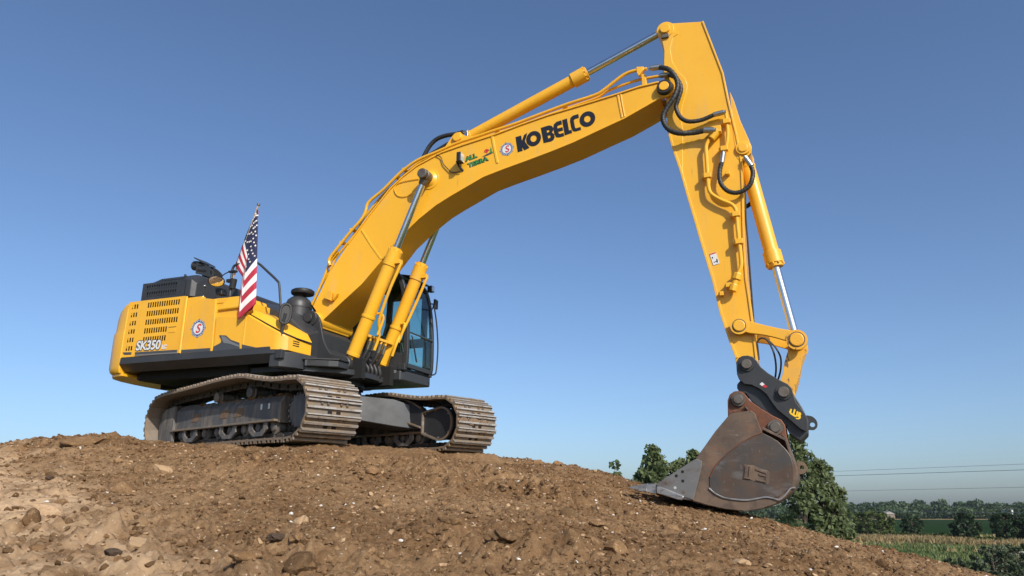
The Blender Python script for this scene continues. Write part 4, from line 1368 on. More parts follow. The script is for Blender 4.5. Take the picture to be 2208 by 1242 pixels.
mb.prism([(-0.35, 1.36), (1.29, 1.36), (1.32, 1.47), (0.62, 1.50), (0.62, 1.88), (0.50, 1.90), (-0.35, 1.90)], 1.40, 1.45)
mb.box(0.5, 1.30, 1.40, 1.45, 1.90, 2.06)
mb.box(1.16, 1.30, 1.40, 1.45, 1.45, 2.0)
mb.box(1.10, 1.22, 1.40, 1.45, 2.0, 2.85)
mb.box(0.46, 1.16, 1.40, 1.45, 2.80, 2.98)
mb.box(-0.35, 1.28, 0.52, 1.44, 1.355, 1.40)
mb.box(-0.38, -0.33, 0.52, 1.44, 1.36, 2.0)
shell = up(mb, 'cab_shell', 'dark_paint', 0.012)
def post(pts, w, d=0.05, name='cab_post'):
    b = MB()
    b.tube(pts, w, 8, 4)
    return up(b, name, 'dark_paint', 0, 40)
for yy in (0.535, 1.425):
    b = MB()
    b.strip([(x - 0.03, z) for x, z in FRONT], 0.085 if yy < 1 else 0.07, yy - 0.035, yy + 0.035, 3)
    up(b, 'front_post', 'dark_paint', 0.012)
    b = MB()
    b.strip([(0.42, 1.6), (0.42, 2.4), (0.44, 3.0)], 0.11, yy - 0.03, yy + 0.03)
    up(b, 'middle_post', 'dark_paint', 0.01)
    b = MB()
    b.strip([(-0.34, 1.6), (-0.34, 2.5), (-0.28, 3.0)], 0.10, yy - 0.03, yy + 0.03)
    up(b, 'rear_post', 'dark_paint', 0.01)
    b = MB()
    b.strip([(-0.30, 2.99), (0.4, 3.05), (1.12, 3.00)], 0.10, yy - 0.03, yy + 0.03, 3)
    up(b, 'roof_rail', 'dark_paint', 0.01)
# roof with a front visor
b = MB()
rr = lambda y, k: [(-0.40, y, 3.02 - k), (-0.35, y, 3.085 - k), (0.3, y, 3.125 - k), (0.9, y, 3.095 - k), (1.13, y, 3.03 - k), (1.12, y, 2.995 - k)]
b.loft([rr(0.49, 0.05), rr(0.56, 0.0), rr(1.40, 0.0), rr(1.47, 0.05)])
roof = up(b, 'cab_roof', 'dark_paint', 0.012, 40)
b = MB()
vis = [(1.02, 3.085), (1.22, 3.045), (1.225, 3.025), (1.02, 3.06)]
b.prism(vis, 0.72, 1.46)
up(b, 'visor', 'black_plastic', 0.004, parent=roof)
b = MB()
for yy, z0 in ((0.535, 1.355), (1.42, 1.355)):
    b.box(1.20, 1.335, yy - 0.04, yy + 0.04, z0, 1.46)
b.box(1.27, 1.34, 0.5, 1.45, 1.40, 1.475)
up(b, 'front_sill', 'dark_paint', 0.01)
# panes: windscreen (upper and lower), near side, far side, rear
def pane(name, quad, parent):
    b = MB()
    n = (Vector(quad[1]) - Vector(quad[0])).cross(Vector(quad[-1]) - Vector(quad[0])).normalized() * 0.004
    k = len(quad)
    b.add([tuple(Vector(p) - n) for p in quad] + [tuple(Vector(p) + n) for p in quad], [tuple(range(k)), tuple(range(2 * k - 1, k - 1, -1))] + [(i, (i + 1) % k, k + (i + 1) % k, k + i) for i in range(k)])
    return up(b, name, 'cab_glass', 0, 0)
def wsx(z):
    for (x0, z0), (x1, z1) in zip(FRONT, FRONT[1:]):
        if z0 <= z <= z1:
            return x0 + (x1 - x0) * (z - z0) / (z1 - z0)
    return FRONT[-1][0]
b = MB()
zs = [2.02, 2.2, 2.4, 2.6, 2.75, 2.9, 2.99]
b.loft([[(wsx(z) - 0.012, 0.57, z), (wsx(z) - 0.012, 1.40, z), (wsx(z) - 0.02, 1.40, z), (wsx(z) - 0.02, 0.57, z)] for z in zs])
up(b, 'windscreen', 'cab_glass', 0, 40)
b = MB()
zs = [1.47, 1.52, 1.7, 1.97]
b.loft([[(wsx(z) - 0.012, 0.57, z), (wsx(z) - 0.012, 1.40, z), (wsx(z) - 0.02, 1.40, z), (wsx(z) - 0.02, 0.57, z)] for z in zs])
up(b, 'lower_pane', 'cab_glass', 0, 40)
b = MB()
b.tube([(wsx(1.99) + 0.004, 0.56, 1.995), (wsx(1.99) + 0.008, 1.42, 1.995)], 0.016, 8)
up(b, 'screen_divider', 'bare_fitting', 0)
pane('side_pane', [(0.48, 0.535, 1.72), (1.27, 0.535, 1.68), (1.28, 0.535, 2.2), (1.16, 0.535, 2.9), (0.48, 0.535, 2.95)], shell)
pane('side_pane', [(-0.28, 0.535, 1.74), (0.36, 0.535, 1.74), (0.38, 0.535, 2.94), (-0.23, 0.535, 2.92)], shell)
pane('side_pane', [(0.48, 1.425, 2.04), (1.2, 1.425, 2.04), (1.2, 1.425, 2.2), (1.16, 1.425, 2.9), (0.48, 1.425, 2.95)], shell)
pane('side_pane', [(0.62, 1.425, 1.48), (1.18, 1.425, 1.46), (1.18, 1.425, 1.92), (0.62, 1.425, 1.92)], shell)
pane('side_pane', [(-0.28, 1.425, 1.94), (0.36, 1.425, 1.80), (0.38, 1.425, 2.94), (-0.23, 1.425, 2.92)], shell)
# seat, console and levers
b = MB()
b.box(0.05, 0.55, 0.75, 1.22, 1.75, 1.88)
b.prism([(0.02, 1.85), (0.14, 1.85), (0.02, 2.62), (-0.10, 2.62)], 0.76, 1.21)
b.box(-0.12, -0.02, 0.87, 1.10, 2.64, 2.84)
seat = up(b, 'operator_seat', 'black_plastic', 0.03)
b = MB()
b.box(0.25, 0.80, 0.60, 0.74, 1.40, 1.98)
b.box(0.25, 0.80, 1.24, 1.37, 1.40, 1.98)
b.tube([(0.78, 0.67, 1.95), (0.85, 0.67, 2.2)], 0.022, 8)
b.tube([(0.78, 1.30, 1.95), (0.85, 1.30, 2.2)], 0.022, 8)
up(b, 'control_console', 'black_plastic', 0.015)
b = MB()
for yy in (0.93, 1.05):
    b.tube([(1.02, yy, 1.40), (1.06, yy, 1.62), (1.0, yy, 1.9)], 0.012, 6, 3)
    b.box(1.0, 1.2, yy - 0.04, yy + 0.04, 1.45, 1.47)
up(b, 'travel_pedal', 'black_plastic', 0)
b = MB()
b.tube([(wsx(1.55) + 0.02, 0.80, 1.52), (wsx(1.95) + 0.015, 0.63, 1.95)], 0.008, 6)
b.tube([(wsx(1.55) + 0.02, 0.83, 1.52), (wsx(1.95) + 0.015, 0.66, 1.93)], 0.006, 6)
up(b, 'wiper', 'black_plastic', 0)
# handrail in front of the far post, mirror and lamp
b = MB()
hr = [(1.460, 1.098, 2.599), (1.460, 1.199, 2.582), (1.460, 1.320, 2.305), (1.460, 1.380, 2.052), (1.460, 1.405, 1.868), (1.460, 1.398, 1.643), (1.460, 1.372, 1.454), (1.460, 1.329, 1.393), (1.460, 1.214, 1.358)]
b.tube(hr, 0.013, 8, 5)
rail = up(b, 'cab_rail', 'dark_paint', 0)
b = MB()
m0 = [(1.460, 0.981, 2.596), (1.460, 1.195, 2.634)]
b.tube([(1.30, 1.45, m0[0][2]), m0[1]], 0.011, 6)
mc = Vector([(1.460, 1.264, 2.626)][0])
b.loft([[tuple(mc + Vector((dx, dy, dz))) for dy, dz in ((-0.055, -0.08), (0.055, -0.08), (0.06, 0.08), (-0.05, 0.09))] for dx in (-0.02, 0.02)])
up(b, 'cab_mirror', 'black_plastic', 0.008, parent=rail)
b = MB()
lc = Vector([(1.200, 1.576, 3.010)][0])
b.loft([[tuple(lc + Vector((dx, dy, dz))) for dy, dz in ((-0.06, -0.05), (0.06, -0.05), (0.06, 0.06), (-0.06, 0.06))] for dx in (-0.06, 0.03)])
b.tube([lc + Vector((-0.03, -0.03, -0.05)), lc + Vector((-0.05, -0.12, -0.10))], 0.014, 6)
wl_ = up(b, 'roof_lamp', 'black_plastic', 0.01)
b = MB()
b.loft([[tuple(lc + Vector((dx, dy, dz))) for dy, dz in ((-0.05, -0.04), (0.05, -0.04), (0.05, 0.05), (-0.05, 0.05))] for dx in (0.031, 0.034)])
up(b, 'lamp_lens', 'lamp_face', 0, parent=wl_)

# ---- boom
def hw(k):
    return 0.30 if k > 3 else (0.40, 0.385, 0.345, 0.305)[k]
BT = [(0.081, -0.400, 2.324), (0.203, -0.400, 2.564)] + [(0.313, -0.340, 2.886)] + [(0.626, -0.300, 3.369), (0.996, -0.300, 3.826), (1.368, -0.300, 4.241), (1.602, -0.300, 4.428), (1.854, -0.300, 4.578), (2.289, -0.300, 4.736), (2.686, -0.300, 4.806), (3.211, -0.300, 4.883), (3.683, -0.300, 4.980), (4.143, -0.300, 5.060), (4.687, -0.300, 5.126), (5.208, -0.300, 5.192), (5.547, -0.300, 5.245), (5.837, -0.300, 5.261)]
BB = [(0.294, -0.400, 2.060), (0.624, -0.400, 2.339)] + [(0.956, -0.340, 2.625)] + [(1.294, -0.300, 3.013), (1.575, -0.300, 3.334), (1.940, -0.300, 3.627), (2.224, -0.300, 3.810), (2.467, -0.300, 3.925), (3.040, -0.300, 4.170), (3.377, -0.300, 4.249), (3.800, -0.300, 4.336), (4.176, -0.300, 4.419), (4.523, -0.300, 4.505), (4.922, -0.300, 4.632), (5.306, -0.300, 4.750), (5.650, -0.300, 4.895), (5.851, -0.300, 4.983)]
mb = MB()
mb.loft([[(t[0], -hw(k), t[2]), (t[0], hw(k), t[2]), (b[0], hw(k), b[2]), (b[0], -hw(k), b[2])] for k, (t, b) in enumerate(zip(BT, BB))])
boom = up(mb, 'boom', 'yellow_paint', 0.008, 22)
# root end cap closing on the foot pin
mb = MB()
mb.loft([[(BT[0][0], -0.40, BT[0][2]), (BT[0][0], 0.40, BT[0][2]), (BB[0][0], 0.40, BB[0][2]), (BB[0][0], -0.40, BB[0][2])], [(bf[0] - 0.02, -0.41, bf[2] + 0.17), (bf[0] - 0.02, 0.41, bf[2] + 0.17), (bf[0] + 0.08, 0.41, bf[2] - 0.12), (bf[0] + 0.08, -0.41, bf[2] - 0.12)]])
mb.cyl((bf[0], -0.48, bf[2]), (bf[0], 0.48, bf[2]), 0.13, 30, 0.01)
up(mb, 'boom_root', 'yellow_paint', 0.006, parent=boom)
# nose: boss plates around the arm pin
tip = [(5.922, -0.320, 5.124)][0]
mb = MB()
for s in (-1, 1):
    mb.cyl((tip[0], s * 0.255, tip[2]), (tip[0], s * 0.315, tip[2]), 0.135, 30, 0.012)
    a, b = (BT[-1], BB[-1])
    mb.prism([(a[0], a[2]), (tip[0] + 0.03, tip[2] + 0.13), (tip[0] + 0.05, tip[2] - 0.12), (b[0], b[2])], s * 0.30, s * 0.25)
up(mb, 'boom_nose', 'yellow_paint', 0.006, parent=boom)
mb = MB()
mb.cyl((tip[0], -0.40, tip[2]), (tip[0], -0.315, tip[2]), 0.072, 24)
mb.mat(1)
mb.revolve((tip[0], -0.385, tip[2]), (tip[0], -0.30, tip[2]), [(0, 0.075), (0, 0.105), (0.025, 0.11), (0.065, 0.118), (0.07, 0.10)], 20)
up(mb, 'arm_pin', ['yellow_paint', 'black_plastic'], 0.004, parent=boom)
# weld strips and reinforcing edges on the near plate
for pts, w in (([(0.862, -0.300, 3.575), (1.059, -0.300, 3.293), (1.277, -0.300, 3.015)], 0.035), ([(3.179, -0.300, 4.864), (3.223, -0.300, 4.639), (3.282, -0.300, 4.375)], 0.040), ([(5.221, -0.300, 5.174), (5.244, -0.300, 4.999), (5.276, -0.300, 4.778)], 0.030), ([(5.264, -0.300, 5.181), (5.286, -0.300, 4.991), (5.314, -0.300, 4.786)], 0.022)):
    mb = MB()
    mb.strip(pts, w, -0.312, -0.29)
    up(mb, 'weld_strip', 'yellow_paint', 0.006, parent=boom)
mb = MB()
mb.strip([(p[0], p[2] - 0.012) for p in BT[3:]], 0.024, -0.322, -0.295)
up(mb, 'top_flange', 'yellow_paint', 0.004, parent=boom)
mb = MB()
mb.strip([(p[0], p[2] + 0.012) for p in BB[3:]], 0.024, -0.318, -0.295)
up(mb, 'bottom_flange', 'yellow_paint', 0.004, parent=boom)
# boss and pin of the lift cylinders
ct = (2.09, 4.288)
mb = MB()
for s in (-1, 1):
    mb.revolve((ct[0], s * 0.295, ct[1]), (ct[0], s * 0.36, ct[1]), [(0, 0.175), (0.016, 0.175), (0.02, 0.14), (0.055, 0.10), (0.06, 0.09)], 32)
up(mb, 'pin_boss', 'yellow_paint', 0.004, parent=boom)
mb = MB()
mb.cyl((ct[0], -0.56, ct[1]), (ct[0], 0.56, ct[1]), 0.062, 20)
mb.cyl((ct[0], -0.575, ct[1]), (ct[0], -0.535, ct[1]), 0.082, 20)
mb.box(ct[0] - 0.02, ct[0] + 0.10, -0.566, -0.545, ct[1] - 0.018, ct[1] + 0.018)
up(mb, 'cylinder_pin', 'pin_steel', 0.004, parent=boom)
# bracket on the root plate
br = [(0.336, -0.420, 2.484), (0.412, -0.420, 2.553), (0.491, -0.420, 2.517), (0.469, -0.420, 2.365), (0.356, -0.420, 2.411)]
mb = MB()
mb.prism(br, -0.47, -0.40)
mb.prism([(0.498, -0.440, 2.499), (0.589, -0.440, 2.479), (0.501, -0.440, 2.369)], -0.45, -0.40)
up(mb, 'hose_bracket', 'yellow_paint', 0.006, parent=boom)
# lettering KOBELCO, traced letter by letter
letters = [[(3.582, -0.305, 4.766), (3.670, -0.305, 4.779), (3.687, -0.305, 4.676), (3.723, -0.305, 4.777), (3.768, -0.305, 4.804), (3.763, -0.305, 4.759), (3.734, -0.305, 4.674), (3.749, -0.305, 4.639), (3.809, -0.305, 4.547), (3.728, -0.305, 4.520), (3.682, -0.305, 4.600), (3.698, -0.305, 4.517), (3.621, -0.305, 4.505)],
           [(4.001, -0.305, 4.848), (4.125, -0.305, 4.866), (4.174, -0.305, 4.851), (4.198, -0.305, 4.808), (4.195, -0.305, 4.766), (4.173, -0.305, 4.742), (4.212, -0.305, 4.703), (4.219, -0.305, 4.647), (4.200, -0.305, 4.610), (4.160, -0.305, 4.594), (4.046, -0.305, 4.587)],
           [(4.091, -0.305, 4.790), (4.128, -0.305, 4.796), (4.143, -0.305, 4.776), (4.136, -0.305, 4.754), (4.097, -0.305, 4.746)],
           [(4.105, -0.305, 4.697), (4.148, -0.305, 4.703), (4.162, -0.305, 4.680), (4.154, -0.305, 4.654), (4.117, -0.305, 4.644)],
           [(4.329, -0.305, 4.914), (4.339, -0.305, 4.849), (4.277, -0.305, 4.840), (4.261, -0.305, 4.822), (4.268, -0.305, 4.786), (4.347, -0.305, 4.795), (4.356, -0.305, 4.744), (4.276, -0.305, 4.733), (4.288, -0.305, 4.698), (4.305, -0.305, 4.689), (4.363, -0.305, 4.697), (4.372, -0.305, 4.647), (4.294, -0.305, 4.637), (4.247, -0.305, 4.652), (4.222, -0.305, 4.708), (4.204, -0.305, 4.807), (4.213, -0.305, 4.869), (4.254, -0.305, 4.902)],
           [(4.349, -0.305, 4.916), (4.419, -0.305, 4.926), (4.450, -0.305, 4.719), (4.491, -0.305, 4.724), (4.497, -0.305, 4.676), (4.388, -0.305, 4.658)],
           [(4.600, -0.305, 4.968), (4.609, -0.305, 4.909), (4.544, -0.305, 4.900), (4.527, -0.305, 4.877), (4.546, -0.305, 4.749), (4.563, -0.305, 4.735), (4.631, -0.305, 4.745), (4.641, -0.305, 4.702), (4.555, -0.305, 4.690), (4.517, -0.305, 4.704), (4.491, -0.305, 4.766), (4.474, -0.305, 4.877), (4.482, -0.305, 4.929), (4.518, -0.305, 4.956)]]
for c, in ([(3.881, -0.305, 4.690)], [(4.745, -0.305, 4.860)]):
    ang = math.atan2(BT[13][2] - BT[11][2], BT[13][0] - BT[11][0])
    for ra, rb in ((0.119, 0.124), (0.054, 0.060)):
        letters.append([(c[0] + ra * math.cos(t) * math.cos(ang) - rb * math.sin(t) * math.sin(ang), 0, c[2] + ra * math.cos(t) * math.sin(ang) + rb * math.sin(t) * math.cos(ang)) for t in [2 * math.pi * i / 40 for i in range(40)]])
lay = []
for k, grp in enumerate(([0], [1, 2, 3], [4], [5], [6], [7, 8], [9, 10])):
    vs, fs = curve_mesh([[(p[0], p[-1]) for p in letters[i]] for i in grp], 0.003)
    lay.append((vs, fs, (0, -0.3032, 0), (1, 0, 0), (0, 0, 1), (0, -1, 0), 0.0004 * k, 'black_decal'))
decal('boom_lettering', lay, boom)
bd = (Vector(BT[12]) - Vector(BT[10])).normalized()
bn_ = Vector((-bd.z, 0, bd.x))
badge(boom, [(3.433, -0.303, 4.590)][0], bd, bn_, (0, -1, 0), 0.108)
# ALL TERRA sticker: green letters with a dark edge, red sun, grey road and pine
at = [(2.732, -0.303, 4.496), (2.778, -0.303, 4.380), (3.214, -0.303, 4.472)]
d2 = (Vector(at[2]) - Vector(at[1])).normalized()
n2 = Vector((-d2.z, 0, d2.x))
lay = []
for s, org, size, wid in (('ALL', at[0], 0.105, 0.205), ('TERRA', at[1], 0.100, 0.36)):
    for off, lift, m, ex in ((0.010, 0.0, 'black_decal', 0), (0.0015, 0.0015, 'green_decal', 0)):
        vs, fs = text_mesh(s, size, off, 0.0, 0.95)
        k = wid / max(v[0] for v in vs)
        lay.append((vs, fs, org, d2 * k, n2, (0, -1, 0), lift, m))
sc_ = Vector([(3.092, -0.303, 4.599)][0])
arc = [(0.05 * math.cos(t), 0.05 * math.sin(t)) for t in [R(10 + 160 * i / 12) for i in range(13)]] + [(0.032 * math.cos(t), 0.032 * math.sin(t)) for t in [R(170 - 160 * i / 12) for i in range(13)]]
vs, fs = curve_mesh([arc])
lay.append((vs, fs, sc_, d2, n2, (0, -1, 0), 0.0015, 'red_decal'))
vs, fs = curve_mesh([[(0.022 * math.cos(t), 0.022 * math.sin(t) + 0.005) for t in [R(30 * i) for i in range(12)]]])
lay.append((vs, fs, sc_, d2, n2, (0, -1, 0), 0.0018, 'red_decal'))
road = [(p[0], p[2]) for p in [(3.005, -0.303, 4.523), (3.089, -0.303, 4.561), (3.173, -0.303, 4.585), (3.212, -0.303, 4.568), (3.109, -0.303, 4.538)]]
vs, fs = curve_mesh([road])
lay.append((vs, fs, (0, -0.3035, 0), (1, 0, 0), (0, 0, 1), (0, -1, 0), 0.002, 'grey_decal'))
pine = [(p[0], p[2]) for p in [(3.161, -0.303, 4.672), (3.183, -0.303, 4.616), (3.173, -0.303, 4.618), (3.206, -0.303, 4.564), (3.141, -0.303, 4.578), (3.156, -0.303, 4.614), (3.144, -0.303, 4.616)]]
vs, fs = curve_mesh([pine])
lay.append((vs, fs, (0, -0.3035, 0), (1, 0, 0), (0, 0, 1), (0, -1, 0), 0.0022, 'green_decal'))
decal('sticker', lay, boom)
# work lamp on its bent stalk
lp = [(2.642, -0.360, 4.539), (2.617, -0.360, 4.471), (2.666, -0.360, 4.398), (2.687, -0.360, 4.342)]
lq = [(2.680, -0.420, 4.506)][0]
mb = MB()
mb.tube([(lp[3][0], -0.30, lp[3][2]), (lp[2][0] - 0.02, -0.36, lp[2][2]), (lp[1][0], -0.40, lp[1][2]), (lq[0], -0.42, lq[2] - 0.05)], 0.018, 8)
lamp = up(mb, 'work_lamp', 'black_plastic', 0)
mb = MB()
mb.loft([[(lq[0] + dx, -0.42 + dy, lq[2] + dz) for dy, dz in ((-0.07, -0.075), (0.07, -0.075), (0.07, 0.085), (-0.07, 0.085))] for dx in (-0.03, 0.045)])
up(mb, 'lamp_housing', 'black_plastic', 0.012, parent=lamp)
mb = MB()
mb.loft([[(lq[0] + dx, -0.42 + dy, lq[2] + dz) for dy, dz in ((-0.058, -0.062), (0.058, -0.062), (0.058, 0.072), (-0.058, 0.072))] for dx in (0.046, 0.050)])
up(mb, 'lamp_lens', 'lamp_face', 0, parent=lamp)
mb = MB()
cbl = [(2.210, -0.325, 4.689), (2.298, -0.325, 4.627), (2.338, -0.325, 4.514), (2.426, -0.325, 4.405), (2.500, -0.325, 4.335), (2.606, -0.325, 4.353)]
mb.tube(cbl[:-1] + [(lp[3][0] - 0.03, -0.33, lp[3][2] - 0.02)], 0.008, 6, 4)
up(mb, 'lamp_cable', 'rubber_hose', 0, parent=lamp)
mb = MB()
mb.tube([(1.901, -0.315, 4.324), (1.703, -0.315, 4.324), (1.553, -0.315, 4.311), (1.479, -0.315, 4.275), (1.453, -0.315, 4.196), (1.514, -0.315, 4.092), (1.642, -0.315, 4.049), (1.777, -0.315, 4.069)], 0.007, 6, 4)
up(mb, 'grease_line', 'yellow_paint', 0, parent=boom)
# pipes along the back of the boom (near and far) with clamps
def bracket(p, y, size=0.06):
    b = MB()
    b.box(p[0] - size, p[0] + size, y - 0.05, y + 0.05, p[2] - size * 0.6, p[2] + size * 0.6)
    return up(b, 'pipe_clamp', 'yellow_paint', 0.008, parent=boom)
pA = [(0.269, -0.270, 3.030), (0.245, -0.270, 3.150), (0.427, -0.270, 3.365), (0.621, -0.270, 3.578), (0.816, -0.270, 3.767), (0.890, -0.270, 3.900), (0.939, -0.270, 4.061), (1.199, -0.270, 4.239), (1.419, -0.270, 4.423), (1.590, -0.270, 4.552), (1.835, -0.270, 4.681), (2.179, -0.270, 4.767), (2.541, -0.270, 4.860), (2.898, -0.270, 4.915), (3.201, -0.270, 4.966)] + [(3.564, -0.270, 5.020), (3.989, -0.270, 5.107), (4.452, -0.270, 5.196), (4.857, -0.270, 5.253), (4.999, -0.270, 5.313), (5.211, -0.270, 5.446), (5.351, -0.270, 5.517), (5.500, -0.270, 5.540), (5.668, -0.270, 5.528)]
mb = MB()
mb.tube(pA, 0.026, 10, 3)
up(mb, 'oil_pipe', 'yellow_paint', 0, parent=boom)
pB = [(-0.124, -0.170, 2.343), (-0.068, -0.170, 2.497), (0.052, -0.170, 2.745), (0.225, -0.170, 3.025), (0.295, -0.170, 3.191), (0.528, -0.170, 3.440), (0.732, -0.170, 3.692)] + [(0.751, -0.170, 3.775), (0.970, -0.170, 4.022), (1.190, -0.170, 4.244), (1.388, -0.170, 4.384), (1.633, -0.170, 4.588), (1.880, -0.170, 4.718), (2.250, -0.170, 4.800), (2.613, -0.170, 4.882), (3.159, -0.170, 4.963)] + [(3.551, -0.170, 5.020), (3.953, -0.170, 5.100), (4.469, -0.170, 5.193), (4.853, -0.170, 5.257), (5.020, -0.170, 5.338), (5.277, -0.170, 5.398), (5.531, -0.170, 5.433), (5.846, -0.170, 5.428)]
mb = MB()
mb.tube(pB, 0.022, 10, 3)
up(mb, 'oil_pipe', 'yellow_paint', 0, parent=boom)
pC = [(p[0], 0.20, p[2] + 0.05) for p in BT[1:-2]]
mb = MB()
mb.tube(pC, 0.026, 8, 3)
up(mb, 'oil_pipe', 'yellow_paint', 0, parent=boom)
pD = [(-0.101, -0.220, 2.342), (-0.007, -0.220, 2.541), (0.110, -0.220, 2.800), (0.212, -0.220, 3.086)]
mb = MB()
mb.tube(pD + [(0.220, -0.220, 3.038), (0.239, -0.220, 3.130), (0.373, -0.220, 3.281)], 0.02, 8, 3)
up(mb, 'oil_pipe', 'yellow_paint', 0, parent=boom)
for u in [(0.630, -0.250, 3.627), (0.448, -0.250, 3.421), (1.444, -0.250, 4.451), (1.578, -0.250, 4.570)] + [(3.238, -0.250, 4.978), (4.373, -0.250, 5.170)]:
    bracket(u, -0.22, 0.035)
mb = MB()
k0 = [(5.583, -0.220, 5.444), (5.654, -0.220, 5.429), (5.657, -0.220, 5.240), (5.591, -0.220, 5.249)]
mb.prism(k0, -0.30, -0.20)
mb.prism([(5.515, -0.250, 5.581), (5.621, -0.250, 5.565), (5.623, -0.250, 5.506), (5.548, -0.250, 5.422), (5.518, -0.250, 5.479)], -0.30, -0.22)
up(mb, 'pipe_stand', 'yellow_paint', 0.006, parent=boom)
ar = [(2.502, -0.100, 5.024)][0]
mb = MB()
for s in (-1, 1):
    mb.prism([(ar[0] - 0.30, ar[2] - 0.22), (ar[0] - 0.10, ar[2] + 0.06), (ar[0] - 0.03, ar[2] + 0.10), (ar[0] + 0.04, ar[2] + 0.10), (ar[0] + 0.10, ar[2] + 0.03), (ar[0] + 0.30, ar[2] - 0.05)], s * 0.10, s * 0.15)
mb.cyl((ar[0], -0.20, ar[2]), (ar[0], 0.20, ar[2]), 0.075, 24)
up(mb, 'cylinder_bracket', 'yellow_paint', 0.006, parent=boom)

# ---- hydraulic cylinders
def ram(name, a, b, frac, rb, rg, rr, y, eye_w=0.13, label=None, gland=0.20):
    """barrel from the pin at a, rod to the pin at b; frac: where the barrel ends"""
    A, B = Vector((a[0], y, a[1])), Vector((b[0], y, b[1]))
    ax = (B - A).normalized()
    L = (B - A).length
    e = frac * L
    m = MB()
    m.revolve(A, B, [(0.0, rb * 0.62), (0.155, rb * 0.66), (0.16, rb * 1.06), (0.20, rb * 1.06), (0.205, rb), (e - gland - 0.01, rb), (e - gland, rg), (e - 0.05, rg), (e - 0.045, rg * 0.86), (e, rg * 0.84), (e + 0.004, rr * 1.05)], 32)
    m.cyl(A - Vector((0, eye_w / 2, 0)), A + Vector((0, eye_w / 2, 0)), rb * 0.95, 28)
    c = up(m, name, 'yellow_paint', 0, 35, label)
    n1 = ax.orthogonal().normalized()
    n2_ = ax.cross(n1)
    m = MB()
    for i in range(10):
        t = 2 * math.pi * i / 10
        q = A + ax * (e - 0.052) + (n1 * math.cos(t) + n2_ * math.sin(t)) * rg * 0.93
        m.cyl(q, q + ax * 0.03, 0.013, 6, 0.002)
    o = up(m, 'gland_bolts', 'yellow_paint', 0, parent=c)
    o['kind'] = 'stuff'
    m = MB()
    m.cyl(A + ax * e, B - ax * 0.06, rr, 28, 0.004)
    up(m, 'rod', 'chrome_rod', 0, parent=c)
    m = MB()
    m.cyl(B - Vector((0, eye_w / 2, 0)), B + Vector((0, eye_w / 2, 0)), rr * 1.7, 28)
    m.revolve(B - ax * 0.16, B, [(0, rr * 1.02), (0.02, rr * 1.25), (0.10, rr * 1.45)], 24)
    up(m, 'rod_eye', 'pin_steel' if name == 'boom_cylinder' else 'yellow_paint', 0, parent=c)
    return c, A, ax, L
for s in (-1, 1):
    c, A, ax, L = ram('boom_cylinder', (0.875, 1.30), ct, 0.612, 0.102, 0.115, 0.054, s * 0.43, 0.14, 'near boom lift cylinder' if s < 0 else 'far boom lift cylinder', 0.30)
    side = Vector((ax.z, 0, -ax.x))            # towards the front of the machine
    # collar, feed pipe down the front, port block at the gland
    m = MB()
    m.revolve(A, A + ax, [(0.78, 0.105), (0.785, 0.113), (0.82, 0.113), (0.825, 0.105)], 28)
    up(m, 'barrel_band', 'yellow_paint', 0, parent=c)
    m = MB()
    q = A + ax * (0.612 * L - 0.20) + side * 0.13
    m.box(q.x - 0.05, q.x + 0.05, q.y - 0.05, q.y + 0.05, q.z - 0.035, q.z + 0.035)
    q2 = q + side * 0.045
    m.tube([q2 + Vector((0, 0, 0.0)), q2 - ax * 0.10 + side * 0.01, q2 - ax * 0.5, q2 - ax * 0.95 + Vector((0.0, 0.05 * -s, 0)), q2 - ax * 1.10 + side * 0.02 + Vector((0, -0.12 * s, 0)), q2 - ax * 1.22 + side * 0.04 + Vector((0, -0.16 * s, 0)), q2 - ax * 1.42 + side * 0.05 + Vector((0, -0.16 * s, 0))], 0.024, 10, 5)
    up(m, 'feed_pipe', 'yellow_paint', 0, parent=c)
    m = MB()
    q = A + ax * 0.90 + side * 0.10 + Vector((0, -0.06 * s, 0))
    m.tube([q, q + side * 0.05 + ax * 0.02, q + side * 0.10 - ax * 0.04 + Vector((0, -0.04 * s, 0)), q + side * 0.11 - ax * 0.30 + Vector((0, -0.05 * s, 0))], 0.022, 10, 5)
    up(m, 'port_pipe', 'yellow_paint', 0, parent=c)
# cross bar that holds the hoses between the two rams
mb = MB()
Q0, Q1 = [(1.073, -0.350, 1.786)][0], [(1.140, 0.360, 1.766)][0]
mb.loft([[(p[0] + dx, p[1], p[2] + dz) for dx, dz in ((-0.035, -0.022), (0.035, -0.022), (0.035, 0.022), (-0.035, 0.022))] for p in (Q0, Q1)])
up(mb, 'hose_bar', 'yellow_paint', 0.006)
for i, (yy, u0) in enumerate(((-0.20, '797,738'), (-0.10, '803,741'), (0.08, '815,747'), (0.20, '822,750'))):
    t = (yy + 0.35) / 0.71
    p = Vector(Q0).lerp(Vector(Q1), t) + Vector((0.02, 0, 0))
    mb = MB()
    mb.tube([p + Vector((0, 0, 0.02)), p + Vector((-0.02, 0, -0.06))], 0.020, 8)
    mb.mat(1)
    mb.tube([p + Vector((-0.02, 0, -0.06)), p + Vector((-0.065, 0, -0.20))], 0.030, 10)
    mb.mat(2)
    mb.tube([p + Vector((-0.065, 0, -0.20)), p + Vector((-0.13, -0.02, -0.34)), p + Vector((-0.26, -0.03, -0.46)), p + Vector((-0.50, -0.02, -0.52)), p + Vector((-0.70, 0, -0.45))], 0.030, 10, 5)
    up(mb, 'hydraulic_hose', ['yellow_paint', 'bare_fitting', 'rubber_hose'], 0)
for yy in (-0.12, 0.0, 0.12, 0.24):
    mb = MB()
    mb.tube([(0.62, yy, 1.33), (0.85, yy, 1.45 + yy * 0.3), (1.02, yy, 1.30), (0.96, yy + 0.02, 1.16), (0.7, yy, 1.15)], 0.03, 10, 5)
    up(mb, 'hydraulic_hose', 'rubber_hose', 0)
